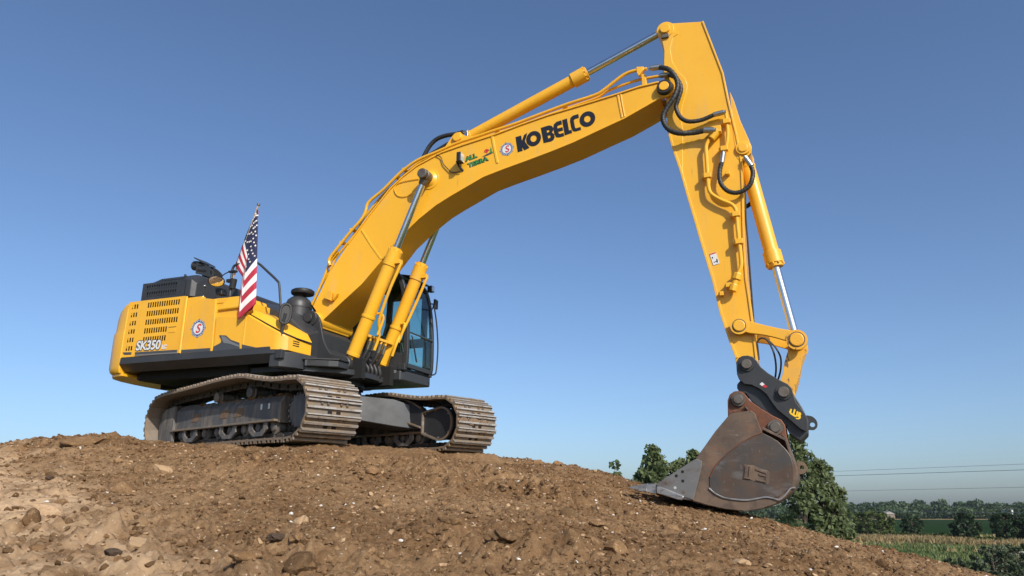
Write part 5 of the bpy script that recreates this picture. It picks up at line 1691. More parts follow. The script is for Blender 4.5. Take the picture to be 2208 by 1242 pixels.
ac0, ac1 = [(2.453, 0.000, 5.080)][0], [(5.948, 0.000, 6.305)][0]
c, A, ax, L = ram('arm_cylinder', (ar[0], ar[2]), (ac1[0], ac1[2]), 0.632, 0.098, 0.122, 0.055, 0.0, 0.14, None, 0.26)
mb = MB()
mb.tube([(1.719, -0.100, 4.641), (1.816, -0.100, 4.747), (1.874, -0.100, 4.860), (1.957, -0.100, 4.993), (2.079, -0.100, 5.095), (2.253, -0.100, 5.132), (2.451, -0.100, 5.126), (2.573, -0.100, 5.140)], 0.036, 12, 5)
up(mb, 'hydraulic_hose', 'rubber_hose', 0)
mb = MB()
mb.tube([(2.475, -0.100, 5.134), (2.659, -0.100, 5.136)], 0.026, 10)
mb.prism([(2.610, -0.100, 5.145), (2.666, -0.100, 5.147), (2.674, -0.100, 5.012), (2.625, -0.100, 5.026)], -0.14, -0.06)
up(mb, 'hose_end', 'bare_fitting', 0.004)
mb = MB()
mb.tube([tuple(A + ax * t + Vector((0.02, 0.12, 0.06))) for t in (0.1, 0.6, 1.2, 1.9)], 0.02, 8, 3)
up(mb, 'feed_pipe', 'yellow_paint', 0, parent=c)
mb = MB()
mb.tube([(1.617, -0.050, 4.605), (1.812, -0.050, 4.794), (2.060, -0.050, 4.912), (2.282, -0.050, 5.008)], 0.03, 8, 4)
up(mb, 'hydraulic_hose', 'rubber_hose', 0)

# ---- arm (dipper)
AY = 0.24
arm_l = [(6.010, -0.240, 6.243), (5.941, -0.240, 6.256), (5.882, -0.240, 6.206), (5.864, -0.240, 6.122), (5.900, -0.240, 5.986), (5.925, -0.240, 5.789), (5.906, -0.240, 5.519), (5.921, -0.240, 4.978), (5.927, -0.240, 4.416), (5.969, -0.240, 4.189), (6.056, -0.240, 3.843), (6.137, -0.240, 3.428), (6.208, -0.240, 3.094), (6.281, -0.240, 2.733), (6.353, -0.240, 2.393), (6.400, -0.240, 2.173), (6.472, -0.240, 1.714), (6.556, -0.240, 1.371), (6.630, -0.240, 1.110)]
arm_r = [(6.530, -0.240, 6.147), (6.755, -0.240, 5.239), (6.806, -0.240, 4.761), (6.876, -0.240, 4.229), (6.910, -0.240, 3.850), (6.901, -0.240, 3.473), (6.878, -0.240, 3.071), (6.859, -0.240, 2.650), (6.852, -0.240, 2.154), (6.868, -0.240, 1.906), (6.885, -0.240, 1.593), (6.892, -0.240, 1.317), (6.900, -0.240, 1.052)]
at_ = [(6.761, -0.240, 1.012)][0]
outline = [(p[0], p[2]) for p in arm_r] + circle(at_[0], at_[2], 0.13, 8, R(10), R(-190))[::1] + [(p[0], p[2]) for p in arm_l[::-1]]
mb = MB()
mb.prism(outline, -AY, AY)
arm = up(mb, 'arm', 'yellow_paint', 0.007, 25)
# edge flanges and the doubling plate with its curved weld edge
mb = MB()
mb.strip([(p[0] + 0.018, p[2]) for p in arm_l[8:]], 0.034, -0.256, -0.236)
up(mb, 'edge_flange', 'yellow_paint', 0.004, parent=arm)
mb = MB()
mb.strip([(p[0] - 0.014, p[2]) for p in arm_r], 0.026, -0.256, -0.236)
up(mb, 'edge_flange', 'yellow_paint', 0.004, parent=arm)
dp = [(6.531, -0.250, 6.114), (6.155, -0.250, 6.030), (6.076, -0.250, 5.985), (6.023, -0.250, 5.807), (6.044, -0.250, 5.575), (6.122, -0.250, 5.396), (6.213, -0.250, 5.265), (6.242, -0.250, 5.136), (6.209, -0.250, 4.998), (6.146, -0.250, 4.817), (6.125, -0.250, 4.630), (6.136, -0.250, 4.438), (6.103, -0.250, 3.815)]
mb = MB()
left = [(p[0] + 0.008, p[2]) for p in arm_l[1:12]]
mb.prism([(p[0], p[2]) for p in dp[1:]] + left[::-1], -0.249, -0.236)
up(mb, 'doubling_plate', 'yellow_paint', 0.006, parent=arm)
# bucket cylinder bracket
ear = [(6.864, -0.160, 4.792), (6.927, -0.160, 4.484), (7.019, -0.160, 4.152), (7.045, -0.160, 4.028), (7.024, -0.160, 3.948), (6.970, -0.160, 3.922), (6.886, -0.160, 3.912), (6.838, -0.160, 3.825), (6.787, -0.160, 4.001)]
bcp = [(6.936, -0.160, 4.018)][0]
mb = MB()
for s in (-1, 1):
    mb.prism([(p[0], p[2]) for p in [(6.820, -0.200, 4.927), (6.866, -0.200, 4.770), (6.931, -0.200, 4.438), (7.006, -0.200, 4.189), (7.049, -0.200, 4.033), (7.036, -0.200, 3.938), (6.970, -0.200, 3.879), (6.889, -0.200, 3.864), (6.847, -0.200, 3.879), (6.820, -0.200, 4.201)]], s * 0.245, s * 0.19)
mb.cyl((bcp[0], -0.275, bcp[2]), (bcp[0], 0.275, bcp[2]), 0.10, 28)
mb.cyl((bcp[0], -0.292, bcp[2]), (bcp[0], -0.27, bcp[2]), 0.065, 24)
up(mb, 'cylinder_bracket', 'yellow_paint', 0.006, parent=arm)
# pin of the arm cylinder at the top corner
acp = [(5.967, -0.260, 6.140)][0]
mb = MB()
mb.cyl((acp[0], -0.30, acp[2]), (acp[0], 0.30, acp[2]), 0.075, 26)
mb.cyl((acp[0], -0.262, acp[2]), (acp[0], 0.262, acp[2]), 0.13, 28)
mb.mat(1)
mb.box(acp[0] - 0.06, acp[0] + 0.05, -0.285, -0.25, acp[2] - 0.15, acp[2] - 0.09)
up(mb, 'cylinder_pin', ['yellow_paint', 'pin_steel'], 0.005, parent=arm)
# small warning label
wl2 = [(6.392, -0.244, 2.549), (6.476, -0.244, 2.568), (6.517, -0.244, 2.402), (6.434, -0.244, 2.384)]
mb = MB()
mb.prism(wl2, -0.2475, -0.243)
lab = up(mb, 'warning_label', 'white_decal', 0, parent=arm)
mb = MB()
mb.prism([(6.395, -0.248, 2.548), (6.477, -0.248, 2.565), (6.480, -0.248, 2.551), (6.398, -0.248, 2.532)], -0.2495, -0.247)
mb.mat(1)
mb.prism([(6.477, -0.248, 2.467), (6.491, -0.248, 2.470), (6.496, -0.248, 2.421), (6.481, -0.248, 2.412)], -0.2495, -0.247)
mb.prism([(6.419, -0.248, 2.500), (6.433, -0.248, 2.503), (6.438, -0.248, 2.480), (6.424, -0.248, 2.478)], -0.2495, -0.247)
mb.prism([(6.441, -0.248, 2.427), (6.479, -0.248, 2.441), (6.480, -0.248, 2.431), (6.442, -0.248, 2.418)], -0.2495, -0.247)
decal_o = up(mb, 'label_print', ['red_decal', 'black_decal'], 0, parent=arm)
decal_o['kind'] = 'stuff'
# pipes on the near face
def arm_pipe(pts, r, name='arm_pipe'):
    b = MB()
    b.tube(pts, r, 10, 4)
    return up(b, name, 'yellow_paint', 0, parent=arm)
arm_pipe([(6.499, -0.325, 4.191), (6.450, -0.325, 4.092), (6.448, -0.325, 3.889), (6.448, -0.325, 3.653), (6.447, -0.325, 3.489), (6.480, -0.325, 3.380), (6.608, -0.325, 3.269), (6.727, -0.325, 3.195), (6.778, -0.325, 3.120), (6.789, -0.325, 3.039), (6.788, -0.325, 2.849), (6.794, -0.325, 2.650), (6.798, -0.325, 2.495), (6.796, -0.325, 2.322), (6.755, -0.325, 2.218)], 0.027)
arm_pipe([(6.747, -0.315, 4.574), (6.754, -0.315, 4.439), (6.756, -0.315, 4.246), (6.728, -0.315, 4.083), (6.695, -0.315, 3.970)], 0.024)
for p, r in (([(6.444, -0.325, 3.653)][0], 0), ([(6.781, -0.325, 3.041)][0], 0), ([(6.794, -0.325, 2.650)][0], 0), ([(6.754, -0.315, 4.427)][0], 0), ([(6.693, -0.315, 4.023)][0], 0)):
    mb = MB()
    mb.box(p[0] - 0.05, p[0] + 0.05, p[1] - 0.04, p[1] + 0.04, p[2] - 0.035, p[2] + 0.035)
    mb.box(p[0] - 0.075, p[0] - 0.045, p[1] - 0.02, -0.23, p[2] - 0.025, p[2] + 0.025)
    up(mb, 'pipe_clamp', 'yellow_paint', 0.006, parent=arm)
# elbow block, hydraulic coupling at the end of the pipe
e0 = [(6.612, -0.325, 4.291), (6.531, -0.325, 4.197)]
mb = MB()
mb.cyl(Vector(e0[0]) + Vector((0.02, 0, 0.02)), e0[1], 0.052, 14)
mb.box(e0[0][0] - 0.07, e0[0][0] + 0.06, -0.37, -0.24, e0[0][2] - 0.02, e0[0][2] + 0.08)
up(mb, 'pipe_elbow', 'yellow_paint', 0.008, parent=arm)
v0 = [(6.750, -0.325, 2.217), (6.722, -0.325, 2.129), (6.693, -0.325, 2.072), (6.662, -0.325, 1.978)]
mb = MB()
mb.cyl(v0[0], v0[1], 0.062, 8)
mb.cyl(v0[1], v0[2], 0.045, 12)
mb.cyl(v0[2], v0[3], 0.055, 8)
mb.box(v0[2][0] - 0.11, v0[2][0] - 0.03, -0.34, -0.23, v0[2][2] - 0.03, v0[2][2] + 0.03)
up(mb, 'pipe_coupling', 'yellow_paint', 0.005, parent=arm)
for q in [(6.711, -0.250, 3.678)] + [(6.520, -0.250, 1.977)]:
    mb = MB()
    mb.box(q[0] - 0.025, q[0] + 0.025, -0.32, -0.23, q[2] - 0.035, q[2] + 0.02)
    up(mb, 'weld_tab', 'yellow_paint', 0.004, parent=arm)
# thin line down the back edge
mb = MB()
mb.tube([(6.911, -0.100, 3.528), (6.889, -0.100, 3.053), (6.889, -0.100, 2.652), (6.885, -0.100, 2.195), (6.882, -0.100, 1.687), (6.882, -0.100, 1.314), (6.891, -0.100, 1.130)], 0.013, 6, 3)
up(mb, 'back_line', 'rubber_hose', 0, parent=arm)
# hoses from boom to arm and to the bucket cylinder, with bare crimped ends
def hose(pts, r, ends=(True, True), n=6):
    m = MB()
    P2 = spline([Vector(p) for p in pts], n)
    m.tube(P2, r, 12)
    # woven rings
    for k in range(4, len(P2) - 4, 2):
        t = (P2[k + 1] - P2[k]).normalized()
        m.cyl(P2[k] - t * 0.006, P2[k] + t * 0.006, r * 1.10, 12, 0.002)
    o = up(m, 'hydraulic_hose', 'rubber_hose', 0)
    for e, a, b in ((ends[0], P2[0], P2[2]), (ends[1], P2[-1], P2[-3])):
        if e:
            m = MB()
            dd = (b - a).normalized()
            m.revolve(a - dd * 0.05, b, [(0, r * 0.9), (0.03, r * 0.9), (0.031, r * 1.25), (0.17, r * 1.2), (0.175, r)], 12)
            up(m, 'hose_end', 'bare_fitting', 0, parent=o)
    return o
hose([(5.759, -0.340, 5.482), (5.879, -0.340, 5.465)] + [(6.016, -0.400, 5.357), (6.105, -0.400, 5.203), (6.119, -0.400, 5.055)] + [(6.059, -0.410, 4.894), (5.968, -0.410, 4.769), (5.897, -0.410, 4.640), (5.902, -0.410, 4.521), (5.971, -0.410, 4.402), (6.093, -0.410, 4.328)] + [(6.293, -0.360, 4.320), (6.458, -0.360, 4.325), (6.559, -0.360, 4.311)], 0.036)
hose([(5.889, -0.300, 5.352), (5.997, -0.300, 5.338)] + [(6.119, -0.360, 5.198), (6.161, -0.360, 5.044), (6.114, -0.360, 4.886)] + [(6.075, -0.350, 4.779), (6.100, -0.350, 4.655), (6.159, -0.350, 4.561), (6.260, -0.350, 4.506)] + [(6.424, -0.330, 4.513), (6.591, -0.330, 4.558), (6.704, -0.330, 4.571)], 0.030)
hose([(6.668, -0.315, 3.939), (6.644, -0.315, 3.825), (6.610, -0.315, 3.701)] + [(6.610, -0.340, 3.528), (6.680, -0.340, 3.402), (6.779, -0.340, 3.346), (6.882, -0.340, 3.353), (6.978, -0.340, 3.414), (7.025, -0.340, 3.509)] + [(7.038, -0.300, 3.639), (7.010, -0.300, 3.748), (6.974, -0.300, 3.824)], 0.030)
hose([(6.859, 0.100, 3.862), (6.903, 0.100, 3.879), (6.963, 0.100, 3.821), (7.012, 0.100, 3.622), (7.018, 0.100, 3.432), (6.947, 0.100, 3.324), (6.860, 0.100, 3.289), (6.823, 0.100, 3.365)], 0.028, (False, False))

# ---- bucket cylinder and linkage
lkp = [(7.389, -0.300, 1.284)][0]
b0, b1 = [(6.946, 0.000, 4.029)][0], [(7.393, 0.000, 1.287)][0]
c, A, ax, L = ram('bucket_cylinder', (bcp[0], bcp[2]), (lkp[0], lkp[2]), 0.612, 0.098, 0.122, 0.055, 0.0, 0.16, None, 0.22)
hl = [(6.712, -0.310, 1.512)][0]
def link_outline():
    a = [(6.633, -0.300, 1.509), (6.651, -0.300, 1.568), (6.702, -0.300, 1.601), (6.757, -0.300, 1.594), (6.933, -0.300, 1.531), (7.158, -0.300, 1.455), (7.380, -0.300, 1.396), (7.445, -0.300, 1.381), (7.487, -0.300, 1.345), (7.500, -0.300, 1.294), (7.470, -0.300, 1.232), (7.415, -0.300, 1.203), (7.351, -0.300, 1.219), (7.302, -0.300, 1.258), (7.238, -0.300, 1.291), (7.095, -0.300, 1.344), (6.962, -0.300, 1.382), (6.841, -0.300, 1.405), (6.787, -0.300, 1.424), (6.737, -0.300, 1.413), (6.676, -0.300, 1.428)]
    return smooth_outline(a, 2)
lo = link_outline()
for s, nm in ((-1, 'near'), (1, 'far')):
    mb = MB()
    mb.prism(lo, s * 0.30 if s > 0 else -0.33, 0.33 if s > 0 else -0.27)
    lk = up(mb, 'side_link', 'yellow_paint', 0.008, label=nm + ' side link of the bucket linkage')
    for (px, _, pz), r in ((hl, 0.075), (lkp, 0.085)):
        mb = MB()
        mb.revolve((px, s * 0.325, pz), (px, s * 0.40, pz), [(0, r * 1.5), (0.016, r * 1.5), (0.0165, r * 1.18), (0.012, r * 1.16), (0.012, r * 1.02), (0.030, r), (0.036, r * 0.88)], 28)
        mb.mat(1)
        mb.revolve((px, s * 0.3372, pz), (px, s * 0.3385, pz), [(0, r * 1.17), (0.0010, r * 1.17)], 28)
        up(mb, 'link_pin', ['yellow_paint' if px < 7 else 'worn_yellow_paint', 'pin_steel'], 0, parent=lk)
mb = MB()
mb.cyl((hl[0], -0.33, hl[2]), (hl[0], 0.33, hl[2]), 0.06, 20)
mb.cyl((lkp[0], -0.33, lkp[2]), (lkp[0], 0.33, lkp[2]), 0.06, 20)
up(mb, 'pin_shaft', 'pin_steel', 0)
# H link down to the coupler, chipped paint
cp2 = [(7.186, -0.300, 0.642)][0]
mb = MB()
hp = [(7.285, -0.220, 1.245), (7.443, -0.220, 1.235), (7.491, -0.220, 1.253), (7.482, -0.220, 1.153), (7.426, -0.220, 1.043), (7.402, -0.220, 0.931), (7.357, -0.220, 0.793), (7.315, -0.220, 0.683), (7.291, -0.220, 0.642), (7.265, -0.220, 0.713), (7.146, -0.220, 0.789), (7.187, -0.220, 0.886), (7.219, -0.220, 1.026), (7.271, -0.220, 1.167)]
mb.prism(hp, -0.22, 0.22)
mb.cyl((lkp[0], -0.24, lkp[2]), (lkp[0], -0.12, lkp[2]), 0.12, 24)
mb.cyl((lkp[0], 0.12, lkp[2]), (lkp[0], 0.24, lkp[2]), 0.12, 24)
mb.cyl((cp2[0], -0.22, cp2[2]), (cp2[0], 0.22, cp2[2]), 0.12, 24)
up(mb, 'bucket_link', 'worn_yellow_paint', 0.01)
# thin coupler lines looping under the side link
for q, yy in ((0, -0.05), (1, 0.05)):
    mb = MB()
    mb.tube([(6.900, -0.050, 1.324), (6.931, -0.050, 1.374), (6.988, -0.050, 1.385), (7.040, -0.050, 1.337), (7.086, -0.050, 1.223), (7.106, -0.050, 1.104), (7.106, -0.050, 0.973), (7.086, -0.050, 0.858)] if q == 0 else [(6.895, 0.050, 1.358), (6.942, 0.050, 1.408), (7.010, 0.050, 1.388), (7.088, 0.050, 1.315), (7.143, 0.050, 1.222), (7.172, 0.050, 1.117), (7.156, 0.050, 0.971), (7.116, 0.050, 0.849)], 0.012, 6, 4)
    up(mb, 'coupler_line', 'rubber_hose', 0)
mb = MB()
mb.cyl([(6.895, -0.100, 1.315)][0], [(6.899, -0.100, 1.093)][0], 0.02, 8)
up(mb, 'line_block', 'pin_steel', 0, parent=arm)

# ---- quick coupler
K0 = [(6.641, -0.310, 0.958), (6.643, -0.310, 1.037), (6.674, -0.310, 1.093), (6.724, -0.310, 1.117), (6.786, -0.310, 1.119), (6.848, -0.310, 1.098), (6.896, -0.310, 1.044), (6.937, -0.310, 0.963), (7.018, -0.310, 0.881), (7.143, -0.310, 0.790), (7.237, -0.310, 0.734), (7.278, -0.310, 0.680), (7.295, -0.310, 0.589), (7.314, -0.310, 0.506), (7.359, -0.310, 0.436), (7.404, -0.310, 0.367), (7.423, -0.310, 0.299), (7.410, -0.310, 0.178), (7.391, -0.310, 0.152), (7.336, -0.310, 0.180), (7.230, -0.310, 0.288), (7.086, -0.310, 0.425), (7.028, -0.310, 0.517), (6.976, -0.310, 0.616), (6.908, -0.310, 0.682), (6.805, -0.310, 0.743), (6.725, -0.310, 0.756), (6.661, -0.310, 0.821), (6.641, -0.310, 0.886)]
K1 = [(6.673, -0.290, 0.816), (6.628, -0.290, 0.768), (6.624, -0.290, 0.711), (6.662, -0.290, 0.667), (6.728, -0.290, 0.643), (6.795, -0.290, 0.534), (6.889, -0.290, 0.451), (7.001, -0.290, 0.361), (7.101, -0.290, 0.303), (7.167, -0.290, 0.233), (7.198, -0.290, 0.144), (7.323, -0.290, 0.041), (7.418, -0.290, 0.133), (7.433, -0.290, 0.294), (7.373, -0.290, 0.452), (7.264, -0.290, 0.676), (6.887, -0.290, 0.948), (6.706, -0.290, 0.900)]
ko, ki = [(p[0], p[2]) for p in K0], [(p[0], p[2]) for p in K1]
mb = MB()
mb.prism(ki, -0.27, 0.27)
cpl = up(mb, 'quick_coupler', 'dark_paint', 0.012)
for s in (-1, 1):
    mb = MB()
    mb.prism(ko, -0.34 if s < 0 else 0.28, -0.28 if s < 0 else 0.34)
    pl_ = up(mb, 'cheek_plate', 'dark_paint', 0.008, parent=cpl)
mb = MB()
eyo = [(7.406, -0.050, 0.358), (7.452, -0.050, 0.363), (7.490, -0.050, 0.348), (7.523, -0.050, 0.309), (7.534, -0.050, 0.264), (7.523, -0.050, 0.221), (7.488, -0.050, 0.192), (7.450, -0.050, 0.192), (7.406, -0.050, 0.213)]
ec = [(7.475, -0.080, 0.254)][0]
holed(mb, smooth_outline(eyo, 3), [circle(ec[0], ec[2], 0.030, 20)], -0.08, -0.03)
up(mb, 'lifting_eye', 'dark_paint', 0.004, parent=cpl)
for (u, r) in (([(6.770, -0.340, 1.004)][0], 0.062), ([(7.181, -0.340, 0.634)][0], 0.066)):
    mb = MB()
    mb.cyl((u[0], -0.40, u[2]), (u[0], 0.40, u[2]), r, 24)
    mb.mat(1)
    mb.revolve((u[0], -0.36, u[2]), (u[0], -0.33, u[2]), [(0, r * 1.02), (0, r * 1.45), (0.02, r * 1.5)], 24)
    up(mb, 'coupler_pin', ['pin_steel', 'dark_paint'], 0, parent=cpl)
mb = MB()
q = [(6.905, -0.345, 0.748), (6.937, -0.345, 0.771), (6.966, -0.345, 0.742), (6.932, -0.345, 0.722)]
mb.prism(q, -0.3425, -0.3395)
mb.mat(1)
mb.prism([(6.933, -0.345, 0.721), (6.967, -0.345, 0.741), (6.998, -0.345, 0.708), (6.968, -0.345, 0.698)], -0.3425, -0.3395)
up(mb, 'sticker', ['white_decal', 'red_decal'], 0, parent=cpl)
# yellow W B mark
wb = [[(7.221, -0.345, 0.390), (7.244, -0.345, 0.430), (7.259, -0.345, 0.425), (7.246, -0.345, 0.382), (7.261, -0.345, 0.368), (7.285, -0.345, 0.428), (7.300, -0.345, 0.414), (7.279, -0.345, 0.361), (7.294, -0.345, 0.347), (7.312, -0.345, 0.400), (7.328, -0.345, 0.393), (7.306, -0.345, 0.333), (7.286, -0.345, 0.327), (7.238, -0.345, 0.362)],
      [(7.305, -0.345, 0.326), (7.333, -0.345, 0.390), (7.355, -0.345, 0.379), (7.359, -0.345, 0.358), (7.349, -0.345, 0.345), (7.352, -0.345, 0.325), (7.342, -0.345, 0.305), (7.319, -0.345, 0.299), (7.291, -0.345, 0.306), (7.295, -0.345, 0.318), (7.321, -0.345, 0.315), (7.331, -0.345, 0.328), (7.312, -0.345, 0.333)]]
side_decal('maker_mark', wb, 'amber_decal', cpl, -0.3425)

# ---- bucket
BY = 0.62
Z8 = 0
sp = [(6.521, -0.620, 0.331), (6.568, -0.620, 0.366), (6.797, -0.620, 0.394), (6.838, -0.620, 0.361), (6.905, -0.620, 0.128), (7.058, -0.620, 0.034), (7.165, -0.620, -0.080), (7.229, -0.620, -0.192), (7.254, -0.620, -0.277), (7.252, -0.620, -0.395), (7.218, -0.620, -0.504), (7.103, -0.620, -0.613), (6.973, -0.620, -0.695), (6.828, -0.620, -0.747), (6.658, -0.620, -0.776), (6.421, -0.620, -0.756), (6.233, -0.620, -0.717), (6.051, -0.620, -0.667), (5.937, -0.620, -0.641), (6.057, -0.620, -0.570), (6.172, -0.620, -0.271), (6.176, -0.620, -0.200), (6.107, -0.620, -0.167), (6.223, -0.620, -0.022), (6.359, -0.620, 0.155)]
shell_pts = [(6.919, -0.620, 0.195), (7.176, -0.620, 0.049), (7.231, -0.620, -0.175), (7.259, -0.620, -0.277), (7.257, -0.620, -0.395), (7.222, -0.620, -0.509), (7.107, -0.620, -0.618), (6.976, -0.620, -0.700), (6.827, -0.620, -0.752), (6.658, -0.620, -0.781), (6.421, -0.620, -0.761), (6.233, -0.620, -0.722), (6.051, -0.620, -0.673), (5.936, -0.620, -0.651), (5.612, -0.620, -0.581)]
mb = MB()
# bent sheet from the ears round the heel to the lip
rings = []
sh = [Vector((p[0], 0, p[2])) for p in shell_pts]
for i, p in enumerate(sh):
    t = (sh[min(i + 1, len(sh) - 1)] - sh[max(i - 1, 0)]).normalized()
    n = Vector((-t.z, 0, t.x))
    n = n if n.dot(Vector((6.55, 0, -0.2)) - p) > 0 else -n
    q = p + n * 0.03
    rings.append([(p.x, -BY + 0.01, p.z), (p.x, BY - 0.01, p.z), (q.x, BY - 0.01, q.z), (q.x, -BY + 0.01, q.z)])
mb.loft(rings)
bk = up(mb, 'bucket', 'bucket_rust', 0.004, 35)
for s in (-1, 1):
    mb = MB()
    mb.prism([(p[0], p[2]) for p in sp], s * BY, s * (BY - 0.035))
    up(mb, 'side_plate', 'bucket_rust', 0.006, parent=bk)
mb = MB()
hrt = [(6.917, -0.630, 0.120), (6.995, -0.630, 0.078), (7.074, -0.630, 0.025), (7.150, -0.630, -0.063), (7.200, -0.630, -0.149), (7.222, -0.630, -0.243), (7.221, -0.630, -0.345), (7.199, -0.630, -0.446), (7.160, -0.630, -0.516), (7.099, -0.630, -0.563), (7.037, -0.630, -0.614), (6.963, -0.630, -0.623), (6.872, -0.630, -0.615), (6.771, -0.630, -0.633), (6.668, -0.630, -0.651), (6.550, -0.630, -0.645), (6.448, -0.630, -0.629), (6.339, -0.630, -0.585), (6.250, -0.630, -0.520), (6.257, -0.630, -0.412), (6.290, -0.630, -0.333), (6.352, -0.630, -0.246), (6.437, -0.630, -0.159), (6.538, -0.630, -0.072), (6.648, -0.630, 0.002), (6.756, -0.630, 0.066), (6.844, -0.630, 0.104)]
mb.prism(hrt, -BY - 0.012, -BY + 0.01)
hp_ = up(mb, 'heel_plate', 'bucket_steel', 0.008, parent=bk)
mb = MB()
mb.strip([(6.244, -0.635, -0.517), (6.314, -0.635, -0.577), (6.415, -0.635, -0.624), (6.550, -0.635, -0.645), (6.669, -0.635, -0.651), (6.771, -0.635, -0.636), (6.889, -0.635, -0.615), (6.979, -0.635, -0.631), (7.035, -0.635, -0.644), (7.105, -0.635, -0.588), (7.169, -0.635, -0.516), (7.223, -0.635, -0.509)], 0.018, -BY - 0.018, -BY + 0.004, 3)
up(mb, 'weld_bead', 'worn_steel', 0.004, parent=bk)
mb = MB()
mb.strip([(6.264, -0.635, -0.395), (6.353, -0.635, -0.241), (6.465, -0.635, -0.129), (6.630, -0.635, -0.008), (6.774, -0.635, 0.077), (6.906, -0.635, 0.127)], 0.012, -BY - 0.018, -BY + 0.004, 3)
up(mb, 'weld_bead', 'bucket_ear_rust', 0.003, parent=bk)
# embossed maker mark: raised frame and bars
mb = MB()
mb.prism([(6.672, -0.636, -0.243), (6.770, -0.636, -0.251), (6.796, -0.636, -0.265), (6.939, -0.636, -0.320), (6.949, -0.636, -0.348), (6.930, -0.636, -0.456), (6.911, -0.636, -0.470), (6.782, -0.636, -0.440), (6.728, -0.636, -0.422), (6.639, -0.636, -0.409)], -BY - 0.017, -BY - 0.008)
up(mb, 'mark_pad', 'bucket_rust', 0.004, parent=hp_)
marks = [[(6.684, -0.636, -0.257), (6.712, -0.636, -0.257), (6.688, -0.636, -0.388), (6.661, -0.636, -0.385)], [(6.732, -0.636, -0.261), (6.758, -0.636, -0.268), (6.735, -0.636, -0.398), (6.708, -0.636, -0.395)], [(6.661, -0.636, -0.385), (6.738, -0.636, -0.397), (6.735, -0.636, -0.416), (6.656, -0.636, -0.404)], [(6.801, -0.636, -0.285), (6.925, -0.636, -0.334), (6.920, -0.636, -0.354), (6.796, -0.636, -0.308)], [(6.835, -0.636, -0.347), (6.912, -0.636, -0.368), (6.907, -0.636, -0.388), (6.832, -0.636, -0.369)], [(6.798, -0.636, -0.409), (6.913, -0.636, -0.436), (6.908, -0.636, -0.456), (6.794, -0.636, -0.428)], [(6.911, -0.636, -0.341), (6.937, -0.636, -0.351), (6.920, -0.636, -0.443), (6.897, -0.636, -0.433)]]
for q in marks:
    mb = MB()
    mb.prism(q, -BY - 0.027, -BY - 0.012)
    up(mb, 'embossed_bar', 'bucket_rust', 0.003, parent=hp_)
# mounting ears
eo = [(6.494, -0.300, 0.343), (6.505, -0.300, 0.559), (6.536, -0.300, 0.633), (6.594, -0.300, 0.669), (6.649, -0.300, 0.674), (6.710, -0.300, 0.645), (6.784, -0.300, 0.539), (6.901, -0.300, 0.442), (7.035, -0.300, 0.350), (7.126, -0.300, 0.298), (7.164, -0.300, 0.233), (7.170, -0.300, 0.107), (7.194, -0.300, -0.019), (7.224, -0.300, -0.161), (7.118, -0.300, -0.106), (6.875, -0.300, 0.113), (6.706, -0.300, 0.226)]
for s in (-1, 1):
    mb = MB()
    mb.prism([(p[0], p[2]) for p in eo], s * 0.35, s * 0.29)
    er = up(mb, 'bucket_ear', 'bucket_ear_rust', 0.01, parent=bk)
ep = [(6.639, -0.360, 0.562), (7.050, -0.360, 0.208)]
for u, r in zip(ep, (0.058, 0.062)):
    mb = MB()
    mb.cyl((u[0], -0.42, u[2]), (u[0], 0.42, u[2]), r, 6 if False else 24)
    mb.revolve((u[0], -0.385, u[2]), (u[0], -0.35, u[2]), [(0, r * 0.9), (0, r * 1.45), (0.015, r * 1.5), (0.03, r * 1.5)], 26)
    mb.cyl((u[0] + 0.07, -0.385, u[2] - 0.09), (u[0] + 0.10, -0.355, u[2] - 0.13), 0.013, 8)
    up(mb, 'bucket_pin', 'pin_steel', 0, parent=bk)
mb = MB()
# cross plates joining ears to the shell
mb.prism([(6.490, -0.300, 0.362), (6.775, -0.300, 0.428), (6.901, -0.300, 0.222), (7.167, -0.300, 0.071), (7.152, -0.300, -0.000), (6.878, -0.300, 0.149), (6.497, -0.300, 0.325)], -0.29, 0.29)
up(mb, 'top_plate', 'bucket_rust', 0.006, parent=bk)
mb = MB()
ho = [(7.239, -0.600, -0.208), (7.295, -0.600, -0.188), (7.342, -0.600, -0.209), (7.365, -0.600, -0.257), (7.357, -0.600, -0.302), (7.322, -0.600, -0.336), (7.273, -0.600, -0.341), (7.249, -0.600, -0.330)]
hc = [(7.306, -0.600, -0.263)][0]
holed(mb, smooth_outline(ho, 3), [circle(hc[0], hc[2], 0.026, 18)], -0.10, -0.05)
up(mb, 'lifting_eye', 'bucket_rust', 0.006, parent=bk)
# side cutter with bolt holes
cut = [(5.621, -0.635, -0.466), (5.847, -0.635, -0.327), (6.072, -0.635, -0.191), (6.118, -0.635, -0.170), (6.182, -0.635, -0.201), (6.174, -0.635, -0.272), (6.054, -0.635, -0.657), (5.940, -0.635, -0.623), (5.618, -0.635, -0.510)]
for s in (-1, 1):
    mb = MB()
    mb.prism([(p[0], p[2]) for p in cut], s * (BY + 0.022), s * (BY - 0.03))
    cu_ = up(mb, 'side_cutter', 'cutter_steel', 0.006, parent=bk)
for i, q in enumerate([(5.865, -0.645, -0.373), (5.943, -0.645, -0.324), (5.941, -0.645, -0.434), (5.841, -0.645, -0.515), (5.945, -0.645, -0.567), (5.737, -0.645, -0.457)]):
    mb = MB()
    mb.cyl((q[0], -BY - 0.026, q[2]), (q[0], -BY - 0.018, q[2]), 0.018, 14, 0.001)
    up(mb, 'bolt_hole' if i < 3 else 'bolt_head', 'dark_void' if i < 3 else ('lamp_face' if i == 3 else 'bucket_rust'), 0, parent=bk)
